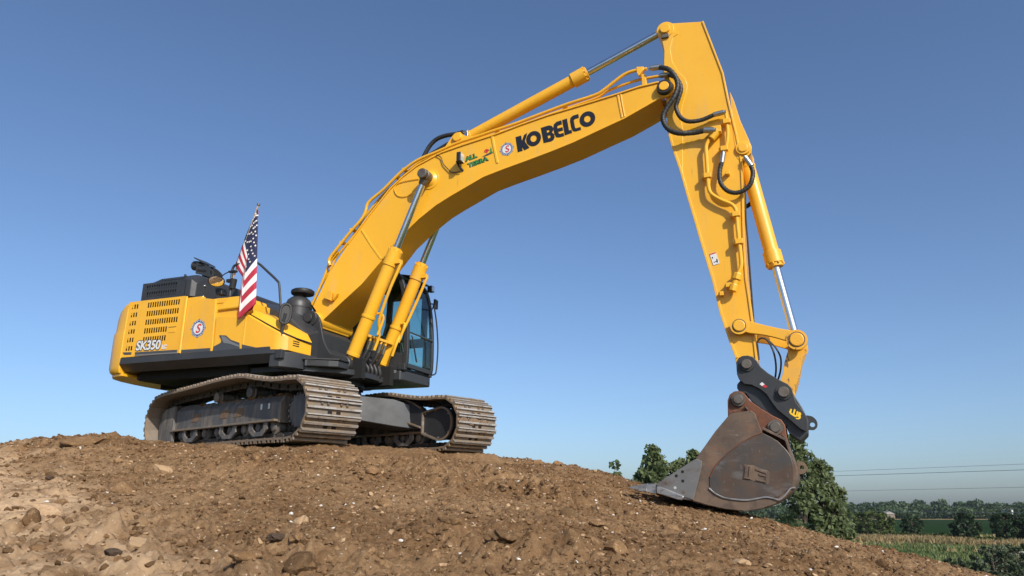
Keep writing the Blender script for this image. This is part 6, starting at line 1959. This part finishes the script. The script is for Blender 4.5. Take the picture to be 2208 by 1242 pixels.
# lip, wing shrouds and five teeth
lip = [(p[0], p[2]) for p in [(5.597, -0.620, -0.505), (5.938, -0.620, -0.623), (6.052, -0.620, -0.660), (5.936, -0.620, -0.651), (5.596, -0.620, -0.546)]]
mb = MB()
mb.prism(lip, -BY, BY)
up(mb, 'lip', 'worn_steel', 0.004, parent=bk)
shr = [(p[0], p[2]) for p in [(5.616, -0.660, -0.505), (5.661, -0.660, -0.498), (5.941, -0.660, -0.609), (5.947, -0.660, -0.632), (5.924, -0.660, -0.661), (5.871, -0.660, -0.655), (5.620, -0.660, -0.582)]]
for s in (-1, 1):
    mb = MB()
    mb.prism(shr, s * (BY + 0.05), s * (BY - 0.05))
    up(mb, 'wing_shroud', 'worn_steel', 0.014, parent=bk, segs=3)
tt = [(p[0], p[2]) for p in [(5.227, -0.600, -0.513), (5.332, -0.600, -0.493), (5.474, -0.600, -0.468), (5.502, -0.600, -0.466), (5.497, -0.600, -0.579), (5.424, -0.600, -0.556), (5.330, -0.600, -0.535)]]
ad = [(p[0], p[2]) for p in [(5.473, -0.600, -0.484), (5.521, -0.600, -0.467), (5.614, -0.600, -0.465), (5.608, -0.600, -0.594), (5.525, -0.600, -0.578), (5.470, -0.600, -0.559)]]
for k in range(5):
    yy = -0.56 + k * 0.28
    mb = MB()
    n = len(tt)
    cz_ = sum(p[1] for p in tt) / n
    tipx = min(p[0] for p in tt)
    wid = [0.035 + 0.035 * min(1, (p[0] - tipx) / 0.35) for p in tt]
    mb.loft([[(p[0], yy - w_, p[1]) for p, w_ in zip(tt, wid)], [(p[0], yy + w_, p[1]) for p, w_ in zip(tt, wid)]])
    tooth = up(mb, 'bucket_tooth', 'worn_steel', 0.006, parent=bk)
    mb = MB()
    mb.prism(ad, yy - 0.062, yy + 0.062)
    mb.box(ad[0][0] - 0.09, ad[0][0] + 0.02, yy - 0.074, yy - 0.06, ad[0][1] - 0.075, ad[0][1] - 0.045)
    up(mb, 'tooth_adapter', 'worn_steel', 0.01, parent=bk)

# ---- rails and mirrors on the near side
RY = -1.36
mb = MB()
rp = [(-0.762, -1.360, 2.328), (-0.768, -1.360, 2.590), (-0.772, -1.360, 2.739), (-0.752, -1.360, 2.806), (-0.701, -1.360, 2.831), (-0.515, -1.360, 2.840), (-0.308, -1.360, 2.829), (-0.065, -1.360, 2.646), (0.127, -1.360, 2.485), (0.168, -1.360, 2.418), (0.202, -1.360, 2.241), (0.233, -1.360, 2.082)] + [(0.323, -1.400, 1.750), (0.329, -1.400, 1.388)]
mb.tube(spline([Vector(p) for p in rp], 3), 0.019, 10)
hrail = up(mb, 'handrail', 'dark_paint', 0)
mb = MB()
cl = [(-0.756, -1.360, 2.573)][0]
mb.cyl((cl[0] + 0.02, RY, cl[2] - 0.13), (cl[0] + 0.04, RY, cl[2] + 0.03), 0.05, 12)
mb.box(cl[0] - 0.09, cl[0] + 0.02, RY - 0.03, RY + 0.03, cl[2] - 0.02, cl[2] + 0.03)
up(mb, 'flag_holder', 'black_plastic', 0.005, parent=hrail)
mb = MB()
cl2 = [(-0.766, -1.360, 2.725)][0]
mb.box(cl2[0] - 0.06, cl2[0] + 0.08, RY - 0.03, RY + 0.03, cl2[2] - 0.015, cl2[2] + 0.015)
up(mb, 'rail_clamp', 'black_plastic', 0.005, parent=hrail)
mb = MB()
mb.tube([(-0.777, -1.360, 2.726), (-0.836, -1.360, 2.726), (-0.914, -1.360, 2.704), (-0.996, -1.360, 2.649), (-1.022, -1.360, 2.615)], 0.009, 6, 3)
mir = up(mb, 'round_mirror', 'black_plastic', 0)
rc = Vector([(-1.047, -1.380, 2.593)][0])
mn = Vector((0.53, -0.60, -0.60)).normalized()
m_u = Vector((0, 0, 1)).cross(mn).normalized()
m_v = mn.cross(m_u)
def mring(k, d):
    return [tuple(rc + mn * d + m_u * (0.125 * k * math.cos(2 * math.pi * i / 30)) + m_v * (0.095 * k * math.sin(2 * math.pi * i / 30))) for i in range(30)]
mb = MB()
mb.loft([mring(0.3, -0.035), mring(0.75, -0.028), mring(1.0, -0.008), mring(1.02, 0.004), mring(0.9, 0.006)])
up(mb, 'mirror_back', 'black_plastic', 0, parent=mir)
mb = MB()
mb.loft([mring(0.89, 0.0065), mring(0.7, 0.012), mring(0.4, 0.016), mring(0.05, 0.018)])
up(mb, 'mirror_face', 'mirror_glass', 0, 60, parent=mir)
oc = Vector([(0.381, -1.420, 1.938)][0])
mb = MB()
e_u, e_v, e_n = Vector((0.77, 0.63, 0.0)).normalized(), Vector((0.05, 0, 1)).normalized(), Vector((0.63, -0.77, 0)).normalized()
def ovl(a, b, d):
    pts = []
    for i in range(28):
        t = 2 * math.pi * i / 28
        cx, sx_ = math.cos(t), math.sin(t)
        pts.append(tuple(oc + e_u * (abs(cx) ** 0.8 * math.copysign(a, cx)) + e_v * (abs(sx_) ** 0.8 * math.copysign(b, sx_)) + e_n * d))
    return pts
mb.loft([ovl(0.075, 0.14, -0.02), ovl(0.095, 0.165, 0.0), ovl(0.095, 0.165, 0.02), ovl(0.085, 0.155, 0.035), ovl(0.066, 0.135, 0.035), ovl(0.06, 0.125, 0.018)])
om = up(mb, 'oval_mirror', 'black_plastic', 0, 40)
mb = MB()
mb.tube([oc + e_n * 0.03, oc + Vector((-0.02, -0.02, -0.17)), Vector([(0.361, -1.420, 1.778)][0]), Vector([(0.340, -1.420, 1.584)][0]), Vector([(0.340, -1.420, 1.363)][0])], 0.022, 8)
up(mb, 'mirror_stalk', 'dark_paint', 0, parent=om)
mb = MB()
fbp = [(0.359, -1.450, 1.329)][0]
mb.box(fbp[0] - 0.05, fbp[0] + 0.06, -1.48, -1.40, fbp[2] - 0.06, fbp[2] + 0.07)
up(mb, 'rail_foot', 'dark_paint', 0.006, parent=om)
mb = MB()
tl = [(-1.200, -1.200, 2.530), (-1.071, -1.200, 2.518), (-1.040, -1.200, 2.411), (-1.169, -1.200, 2.423)]
mb.prism(tl, -1.24, -1.12)
up(mb, 'tail_lamp', 'black_plastic', 0.01)

# ------------------------------------------------------------------ flag
UPM = Matrix.Translation(ORG) @ TRACK_M @ Matrix.Rotation(PHI, 4, 'Z')
pb0, pb1 = Vector([(-0.788, -1.340, 2.514)][0]), Vector([(-0.414, -1.340, 3.791)][0])
FLAG = bpy.data.objects.new('flag', None)
COL.objects.link(FLAG)
FLAG.matrix_world = UPM @ Matrix.Translation(pb0)
tag(FLAG, 'American flag hanging limp from a wooden pole clamped to the excavator handrail', 'flag')
mb = MB()
mb.tube([Vector((0, 0, 0)), pb1 - pb0], 0.013, 10)
mb.build('pole', 'pole_wood', FLAG)
mb = MB()
dd = (pb1 - pb0).normalized()
mb.revolve(pb1 - pb0, pb1 - pb0 + dd, [(0, 0.013), (0.005, 0.024), (0.02, 0.030), (0.035, 0.022), (0.045, 0.008)], 14)
mb.build('finial', 'bare_fitting', FLAG)
COLS = [(0.00, [(-0.422, -1.345, 3.743)] + [(-0.592, -1.345, 3.310)] + [(-0.740, -1.345, 2.834)]), (0.13, [(-0.415, -1.345, 3.726)] + [(-0.484, -1.360, 2.992)] + [(-0.508, -1.410, 2.602)]), (0.20, [(-0.415, -1.345, 3.726)] + [(-0.438, -1.420, 2.825)] + [(-0.428, -1.500, 2.254)]), (0.24, [(-0.415, -1.345, 3.726)] + [(-0.414, -1.450, 2.768)] + [(-0.361, -1.560, 1.874)]), (0.40, [(-0.394, -1.345, 3.699)] + [(-0.281, -1.400, 3.002)] + [(-0.088, -1.530, 2.108)]), (0.52, [(-0.397, -1.340, 3.694)] + [(-0.334, -1.360, 2.877)] + [(-0.164, -1.500, 2.028)]), (0.75, [(-0.417, -1.330, 3.708)] + [(-0.456, -1.360, 2.776)] + [(-0.328, -1.510, 1.954)]), (1.00, [(-0.415, -1.320, 3.704)] + [(-0.371, -1.330, 2.966)] + [(-0.171, -1.500, 2.158)])]
def flag_pt(u, v):
    """u along the fly, v from foot (0) to head (1) of the hoist"""
    def col(c):
        a, m, b = (Vector(p) for p in c)
        if v >= 0.54:
            return m.lerp(a, (v - 0.54) / 0.46)
        return b.lerp(m, v / 0.54)
    for (u0, c0), (u1, c1) in zip(COLS, COLS[1:]):
        if u0 <= u <= u1:
            t = (u - u0) / (u1 - u0)
            w = math.sin(math.pi * t) * 0.012 * (1 - v * 0.7)
            return col(c0).lerp(col(c1), t) + Vector((0, -w, 0)) - pb0
    return col(COLS[-1][1]) - pb0
us = sorted({round(a[0] + (b[0] - a[0]) * i / 5, 4) for a, b in zip(COLS, COLS[1:]) for i in range(6)})
nv = 13 * 3
vs = [tuple(flag_pt(u, j / nv)) for j in range(nv + 1) for u in us]
fs, mi = [], []
for j in range(nv):
    for i in range(len(us) - 1):
        k = j * len(us) + i
        fs.append((k, k + 1, k + len(us) + 1, k + len(us)))
        st = j // 3
        uc = (us[i] + us[i + 1]) / 2
        mi.append(2 if (st >= 6 and uc < 0.4) else (0 if st % 2 == 0 else 1))
mfl = bpy.data.meshes.new('cloth')
mfl.from_pydata(vs, [], fs)
for m in ('flag_red', 'flag_white', 'flag_navy'):
    mfl.materials.append(MAT[m])
mfl.polygons.foreach_set('material_index', mi)
mfl.polygons.foreach_set('use_smooth', [True] * len(fs))
cloth = bpy.data.objects.new('cloth', mfl)
COL.objects.link(cloth)
cloth.parent = FLAG
sd = cloth.modifiers.new('solid', 'SOLIDIFY')
sd.thickness = 0.003
mb = MB()
for j in range(9):
    for i in range(6 if j % 2 == 0 else 5):
        u = 0.4 * (2 * i + (1 if j % 2 == 0 else 2)) / 12
        v = 1 - (7 / 13) * (j + 1) / 10
        c = flag_pt(u, v)
        du = (flag_pt(min(u + 0.01, 0.4), v) - flag_pt(max(u - 0.01, 0), v)).normalized()
        dv = (flag_pt(u, v + 0.01) - flag_pt(u, v - 0.01)).normalized()
        n = du.cross(dv).normalized()
        n = n if n.y < 0 else -n
        e2_ = Vector((0, 0, 1))
        e2_ = (e2_ - n * n.dot(e2_)).normalized()
        e1_ = e2_.cross(n)
        r = 0.021
        pts = [tuple(c + n * 0.006 + (e1_ * math.sin(math.pi * q / 5) + e2_ * math.cos(math.pi * q / 5)) * (r if q % 2 == 0 else r * 0.42)) for q in range(10)]
        mb.add(pts, [tuple(range(10))])
so = mb.build('stars', 'flag_white', cloth, 0, 0)
so['kind'] = 'stuff'

# ------------------------------------------------------------------ plain and far country
def sheet(name, mat, pts, z, label):
    b = MB()
    b.add([(x, y, z) for x, y in pts], [tuple(range(len(pts)))])
    return setting(b.build(name, mat, smooth=0), 'structure', label)
S = 9000
material('meadow', (0.075, 0.105, 0.034), 0.95, spec=0.0, layers=[((0.14, 0.135, 0.055), 0.05, 0.4, 0.65, 0.6), ((0.050, 0.078, 0.028), 0.25, 0.45, 0.7, 0.6)])
material('crop_green', (0.017, 0.038, 0.015), 0.95, spec=0.0, layers=[((0.024, 0.048, 0.018), 0.03, 0.4, 0.7, 0.7)])
material('dry_grass_ground', (0.34, 0.245, 0.125), 0.95, spec=0.0, layers=[((0.22, 0.18, 0.08), 0.15, 0.45, 0.7, 0.7)])
material('pale_gravel', (0.42, 0.40, 0.37), 0.95, layers=[((0.28, 0.25, 0.20), 0.8, 0.45, 0.7, 0.6)])
sheet('ground', 'meadow', [(-S, -S), (S, -S), (S, S), (-S, S)], PLAIN, 'green plain around the mound')
sheet('crop_field', 'crop_green', [(-300, 165), (60, 160), (260, 140), (700, 130), (700, 440), (-300, 440)], 0.02, 'dark green crop field beyond the trees')
sheet('field_margin', 'dry_grass_ground', [(-300, 432), (700, 424), (700, 452), (-300, 460)], 0.05, 'pale dry strip along the far edge of the field')
STRIP = [(33.1, 140.9), (62.1, 140.5), (70.8, 133.3), (72.1, 121.1), (82.7, 107.8), (71.1, 92.9), (67.0, 102.5), (63.6, 108.1), (61.0, 117.6), (55.1, 123.2), (29.4, 125.4)]
sheet('dry_strip', 'dry_grass_ground', STRIP, 0.04, 'strip of dry tan grass at the near edge of the field')
sheet('gravel_patch', 'pale_gravel', [(53.1, 100.1), (55.1, 101.3), (51.5, 94.2), (49.1, 92.1)], 0.03, 'small pale gravel patch in the green weeds')
sheet('gravel_patch', 'pale_gravel', [(55.5, 93.1), (60.1, 96.4), (64.1, 96.3), (64.9, 91.9), (57.6, 81.7), (53.9, 83.4), (53.2, 88.0)], 0.03, 'long pale gravel patch behind the shrubs at lower right')

def leaf_mesh(name, P, size, mat, seed, flat=0.3, tri=False):
    """a leaf quad at every point of P, turned at random"""
    g = np.random.default_rng(seed)
    n = len(P)
    s = size * (0.6 + 0.8 * g.random(n))
    a = g.normal(size=(n, 3))
    a /= np.linalg.norm(a, axis=1)[:, None]
    b = g.normal(size=(n, 3))
    b -= a * (a * b).sum(1)[:, None]
    b /= np.linalg.norm(b, axis=1)[:, None]
    P = np.asarray(P)
    v = np.stack([P - a * s[:, None], P + b * s[:, None] * 0.62, P + a * s[:, None], P - b * s[:, None] * 0.62], 1).reshape(-1, 3)
    q = np.arange(n * 4).reshape(-1, 4)
    me = bpy.data.meshes.new(name)
    me.vertices.add(n * 4)
    me.vertices.foreach_set('co', v.astype(np.float32).ravel())
    me.loops.add(n * 4)
    me.loops.foreach_set('vertex_index', q.astype(np.int32).ravel())
    me.polygons.add(n)
    me.polygons.foreach_set('loop_start', np.arange(0, n * 4, 4, dtype=np.int32))
    me.update(calc_edges=True)
    me.materials.append(MAT[mat])
    return me

def tree(name, label, x, y, h, w, mat, seed, leaf=0.12, n=7000, crown_from=0.15, group=None, cat='tree', clumps=60, trunk_r=0.12, shape=0.75, lean=0.0):
    """tapered trunk with limbs; leaves gathered in clumps round the limb ends"""
    g = np.random.default_rng(seed)
    root = bpy.data.objects.new(name, None)
    COL.objects.link(root)
    root.location = (x, y, PLAIN)
    tag(root, label, cat, group)
    m = MB()
    top = Vector((lean * h, 0, h * 0.93))
    tr = [Vector((0, 0, -0.2)), Vector((0.02 * h * (g.random() - 0.5), 0, h * 0.3)), Vector((lean * h * 0.6, 0.02 * h * (g.random() - 0.5), h * 0.62)), top]
    m.tube(tr, lambda t: trunk_r * (1 - 0.88 * t) + 0.008, 8, 5)
    cent = []
    for k in range(clumps):
        t = crown_from + (1 - crown_from) * (k + 0.5 * g.random()) / clumps
        q = (t - crown_from) / (1 - crown_from)
        rad = w / 2 * (math.sin(math.pi * min(1, q * 0.86 + 0.14)) ** shape) * (0.55 + 0.55 * g.random())
        an = k * 2.39996 + g.random() * 0.8
        c = Vector((lean * h * t + rad * math.cos(an), rad * math.sin(an), h * t * (0.96 + 0.06 * g.random())))
        cent.append((c, (0.066 if w < 0.4 * h else 0.09) * h * (0.55 + 0.7 * g.random()) * (1.15 - 0.5 * q)))
        s0 = max(0.12, t - 0.16 - 0.1 * g.random())
        st = Vector((lean * h * s0, 0, h * s0))
        m.tube([st, st.lerp(c, 0.55) + Vector((0, 0, -0.02 * h)), c], lambda u, r=trunk_r * 0.32 * (1 - t * 0.6): r * (1 - 0.85 * u) + 0.004, 5, 3)
    m.build('trunk', 'bark', root)
    per = n // clumps
    pts = []
    for c, r in cent:
        d = g.normal(size=(per, 3))
        d /= np.linalg.norm(d, axis=1)[:, None]
        rr = r * (0.25 + 0.85 * g.random(per) ** 0.6)
        pts.append(np.array(c)[None] + d * rr[:, None] * np.array([1, 1, 0.85]))
    o = bpy.data.objects.new('crown', leaf_mesh('crown', np.concatenate(pts), leaf, mat, seed + 1))
    COL.objects.link(o)
    o.parent = root
    return root
# cottonwoods just behind the heap
tree('cottonwood_tree', 'tallest cottonwood right of the bucket, its top behind the coupler', 15.07, 40, 8.19, 1.9, 'cottonwood_leaves', 301, 0.125, 4600, 0.06, 'cottonwoods behind the mound', clumps=60, shape=0.55)
tree('cottonwood_tree', 'cottonwood in the middle of the clump right of the bucket', 16.12, 40, 7.11, 1.7, 'cottonwood_leaves', 302, 0.125, 4200, 0.05, 'cottonwoods behind the mound', clumps=56, shape=0.55)
tree('cottonwood_tree', 'low cottonwood at the right end of the clump by the bucket', 16.77, 40, 5.88, 1.5, 'cottonwood_leaves', 308, 0.125, 3000, 0.04, 'cottonwoods behind the mound', clumps=42, shape=0.55)
tree('cottonwood_tree', 'tallest cottonwood left of the bucket, above the tooth tip', 7.51, 40, 7.84, 1.7, 'cottonwood_leaves', 303, 0.125, 3600, 0.3, 'cottonwoods behind the mound', clumps=34, shape=0.55)
tree('cottonwood_tree', 'slim cottonwood between the tallest one and the bucket', 8.82, 40, 7.21, 1.5, 'cottonwood_leaves', 304, 0.125, 2800, 0.3, 'cottonwoods behind the mound', clumps=28, shape=0.55)
tree('cottonwood_tree', 'cottonwood half hidden by the left edge of the bucket', 9.62, 40, 7.5, 1.4, 'cottonwood_leaves', 305, 0.125, 2800, 0.3, 'cottonwoods behind the mound', clumps=28, shape=0.55)
tree('cottonwood_tree', 'low cottonwood top left of the tallest one on the slope line', 6.82, 40, 6.78, 1.3, 'cottonwood_leaves', 306, 0.125, 2000, 0.4, 'cottonwoods behind the mound', clumps=22, shape=0.55)
tree('cottonwood_tree', 'tiny leafy tip standing alone left of the other cottonwoods', 5.39, 40, 6.88, 0.4, 'cottonwood_leaves', 307, 0.115, 700, 0.6, 'cottonwoods behind the mound', clumps=12, shape=0.55)
# trees along the field
tree('willow_tree', 'broad round green willow at the field edge, nearest the mound', 71.27, 154.0, 4.55, 8.3, 'willow_leaves', 311, 0.24, 12000, 0.04, 'trees along the field', clumps=95, shape=0.42)
tree('round_tree', 'small dark round tree standing alone before the crop field', 82.22, 160.0, 3.36, 4.5, 'dark_leaves', 312, 0.22, 7000, 0.04, 'trees along the field', clumps=60, shape=0.42)
tree('ragged_tree', 'ragged dark tree with an uneven top before the crop field', 75.07, 128.9, 4.31, 4.0, 'dark_leaves', 313, 0.22, 7000, 0.04, 'trees along the field', clumps=55, shape=0.42)
tree('broad_tree', 'broad dark tree at the right edge before the field', 76.64, 121.0, 4.25, 4.0, 'dark_leaves', 314, 0.22, 8500, 0.04, 'trees along the field', clumps=65, shape=0.42)
tree('broad_tree', 'dark tree cut by the right edge of the picture', 79.24, 119.2, 4.19, 3.6, 'dark_leaves', 315, 0.22, 7000, 0.04, 'trees along the field', clumps=60, shape=0.42)
HED = [(70.12, 145.5, 0.82, 3.6), (70.12, 140.3, 0.79, 3.6), (73.41, 140.3, 0.71, 3.6), (72.46, 131.1, 0.89, 3.6), (69.67, 115.8, 0.85, 3.6), (70.47, 114.2, 0.77, 3.6)]
HLAB = ['low green bush at the foot of the willow', 'low green bush between willow and small round tree', 'low bush right of the small round tree', 'low weedy bush left of the ragged tree', 'low olive bush between ragged and broad trees', 'low olive bush at the foot of the broad tree']
for k, ((x, y, h_, w_), lb) in enumerate(zip(HED, HLAB)):
    tree('bush', lb, x, y, h_, w_, 'willow_leaves', 330 + k, 0.2, 2200, 0.03, 'bushes along the dry strip', 'bush', 26, 0.05, 0.4)
SHR = [(26.21, 43, 2.68, 2.4), (30.2, 47, 2.62, 3.0), (27.05, 48, 1.7, 2.0), (33.85, 54, 2.1, 3.2)]
SLAB = ['grey green shrub at the lower right corner of the picture', 'large grey green shrub cut by the right edge', 'low weedy shrub left of the corner shrub', 'grey green shrub behind the corner shrubs']
for k, ((x, y, h_, w_), lb) in enumerate(zip(SHR, SLAB)):
    tree('shrub', lb, x, y, h_, w_, 'shrub_leaves', 340 + k, 0.09, 5000, 0.03, 'shrubs at the lower right', 'shrub', 45, 0.04, 0.4)

def grass(name, n, seed, x0, x1, y0, y1, h0, h1, mat, label, keep=None):
    g = np.random.default_rng(seed)
    x, y = x0 + (x1 - x0) * g.random(n), y0 + (y1 - y0) * g.random(n)
    if keep is not None:
        ok = keep(x, y, g)
        x, y = x[ok], y[ok]
    n = len(x)
    h_ = h0 + (h1 - h0) * g.random(n)
    a, w_ = g.random(n) * 6.28, 0.10 + 0.10 * g.random(n)
    lx, ly = (g.random(n) - 0.5) * 0.5 * h_, (g.random(n) - 0.5) * 0.5 * h_
    z = np.zeros(n)
    v = np.stack([np.stack([x - np.cos(a) * w_, y - np.sin(a) * w_, z], -1), np.stack([x + np.cos(a) * w_, y + np.sin(a) * w_, z], -1), np.stack([x + lx, y + ly, h_], -1)], 1).reshape(-1, 3)
    me = bpy.data.meshes.new(name)
    me.vertices.add(n * 3)
    me.vertices.foreach_set('co', v.astype(np.float32).ravel())
    me.loops.add(n * 3)
    me.loops.foreach_set('vertex_index', np.arange(n * 3, dtype=np.int32))
    me.polygons.add(n)
    me.polygons.foreach_set('loop_start', np.arange(0, n * 3, 3, dtype=np.int32))
    me.update(calc_edges=True)
    me.materials.append(MAT[mat])
    o = bpy.data.objects.new(name, me)
    COL.objects.link(o)
    return setting(o, 'stuff', label)
grass('weeds', 90000, 351, 18, 75, 34, 108, 0.12, 0.55, 'weed_leaves', 'rough green weeds on the flat ground at lower right', lambda x, y, g: (x < 0.78 * y + 6) & (x > 0.38 * y) & (1.02 * (y - 95) + 0.35 * (x - 60) < 6) & ~((np.abs(x - 53) < 6) & (y > 85) & (y < 93)) & ~((x > 50) & (y > 75) & (y < 86)))
def in_strip(x, y, g):
    inside = np.zeros(len(x), dtype=bool)
    for (x0, y0), (x1, y1) in zip(STRIP, STRIP[1:] + STRIP[:1]):
        inside ^= ((y0 > y) != (y1 > y)) & (x < (x1 - x0) * (y - y0) / (y1 - y0 + 1e-9) + x0)
    return inside | (g.random(len(x)) < 0.03)
grass('dry_grass', 60000, 352, 45, 95, 84, 148, 0.2, 0.8, 'straw_leaves', 'dry straw coloured grass along the field edge', in_strip)

# the wood on the horizon: one mass of crowns
g = np.random.default_rng(360)
I2 = bmesh.new()
bmesh.ops.create_icosphere(I2, subdivisions=2, radius=1)
I2V = np.array([v.co[:] for v in I2.verts])
I2F = np.array([[v.index for v in f.verts] for f in I2.faces])
I2.free()
cx, cy, cr, ch = [], [], [], []
for row, (yy, hh) in enumerate(((462, 5.4), (490, 6.8), (530, 8.4), (590, 10.2))):
    for x in np.arange(60, 560, 4.6):
        cx.append(x + 4 * (g.random() - 0.5))
        cy.append(yy + 16 * (g.random() - 0.5))
        bumpy = 1 + 0.30 * vnoise(np.array([x / 26.0]), np.array([row * 3.1]), 17)[0] * 2 + 0.22 * math.exp(-((x - 312) / 24) ** 2) - 0.10 * (x > 365)
        cr.append(3.2 + 2.6 * g.random())
        ch.append(hh * bumpy * (0.86 + 0.22 * g.random()))
pts = []
for x, y, r, h_ in zip(cx, cy, cr, ch):
    for q in range(3):
        c = np.array([x + (g.random() - 0.5) * r * 1.6, y + (g.random() - 0.5) * r, h_ * (0.34 + 0.21 * q)])
        d = g.normal(size=(95, 3))
        d /= np.linalg.norm(d, axis=1)[:, None]
        pts.append(c[None] + d * r * (0.95 - 0.12 * q) * (0.7 + 0.35 * g.random(95))[:, None] * np.array([1, 1, 0.75]))
o = bpy.data.objects.new('far_woods', leaf_mesh('far_woods', np.concatenate(pts), 0.85, 'wood_leaves', 361))
COL.objects.link(o)
setting(o, 'stuff', 'dark wooded ridge along the horizon at right')

# power lines crossing the right of the picture
def wire(label, a, b, sag, r):
    m = MB()
    A, B = Vector(a), Vector(b)
    pts = [A.lerp(B, t / 30) - Vector((0, 0, sag * 4 * (t / 30) * (1 - t / 30))) for t in range(31)]
    m.tube(pts, r, 6)
    return tag(m.build('power_line', 'wire_grey'), label, 'power line', 'power lines at right')
material('wire_grey', (0.20, 0.22, 0.25), 0.6)
W = [(41.724, 62.000, 8.171), (41.632, 62.000, 7.712), (41.360, 62.000, 6.345), (40.966, 62.000, 4.373)]
W0 = [(33.354, 80.000, 8.465), (33.298, 80.000, 8.017), (33.106, 80.000, 6.471), (32.860, 80.000, 4.483)]
for (a, b, lb) in zip(W0, W, ('topmost thin power line across the sky at right', 'second power line from the top, the thickest of the sky lines', 'third power line, just above the wooded horizon', 'lowest dark power line in front of the wooded horizon')):
    d_ = Vector(b) - Vector(a)
    wire(lb, Vector(a) - d_ * 3.0, Vector(b) + d_ * 2.0, 0.0, 0.020 if 'second' in lb else 0.013)

# farm sheds and a mast among the far trees
def shed(name, label, x, y, w_, h_, wall):
    root = bpy.data.objects.new(name, None)
    COL.objects.link(root)
    root.location = (x, y, PLAIN)
    tag(root, label, 'shed')
    b = MB()
    b.box(-w_ / 2, w_ / 2, -2.5, 2.5, 0, h_)
    b.build('wall', wall, root, 0.02)
    b = MB()
    b.prism([(-w_ / 2 - 0.3, h_ + 0.01), (w_ / 2 + 0.3, h_ + 0.01), (0, h_ + w_ * 0.28)], -2.8, 2.8)
    b.build('roof', 'roof_grey', root, 0.02)
    b = MB()
    b.box(-0.6, 0.6, -2.56, -2.505, 0.02, 2.1)
    b.build('door', 'dark_paint', root)
material('shed_white', (0.70, 0.70, 0.68), 0.7)
material('roof_grey', (0.26, 0.24, 0.22), 0.7)
material('shed_brown', (0.17, 0.13, 0.10), 0.8)
shed('farm_shed', 'small white shed before the wood, left of the others', 300, 468, 2.6, 5.2, 'shed_white')
shed('farm_shed', 'white shed before the wood near the right edge', 318, 469, 2.4, 5.8, 'shed_white')
shed('farm_shed', 'white shed rightmost before the wood', 323.5, 470, 2.4, 6.1, 'shed_white')
shed('barn', 'brown barn roof showing behind the willow', 211, 436, 6.0, 2.8, 'shed_brown')
m = MB()
m.tube([(0, 0, 0), (0, 0, 13.8)], lambda t: 0.25 - 0.12 * t, 6)
m.box(-0.8, 0.8, -0.05, 0.05, 12.9, 13.1)
mast = m.build('mast', 'wire_grey')
mast.location = (286.5, 505, 0)
tag(mast, 'thin mast rising above the wooded horizon', 'mast')

# ------------------------------------------------------------------ air
hz = bpy.data.materials.new('haze_air')
hz.use_nodes = True
hz.node_tree.nodes.remove(hz.node_tree.nodes['Principled BSDF'])
pv = hz.node_tree.nodes.new('ShaderNodeVolumePrincipled')
pv.inputs['Color'].default_value = (0.80, 0.88, 1.0, 1)
pv.inputs['Density'].default_value = 0.00009
pv.inputs['Anisotropy'].default_value = 0.2
hz.node_tree.links.new(pv.outputs[0], hz.node_tree.nodes['Material Output'].inputs['Volume'])
MAT['haze_air'] = hz
m = MB()
m.box(-400, 800, -60, 760, -1.6, 24)
setting(m.build('haze', 'haze_air', smooth=0), 'stuff', 'thin summer haze over the plain')
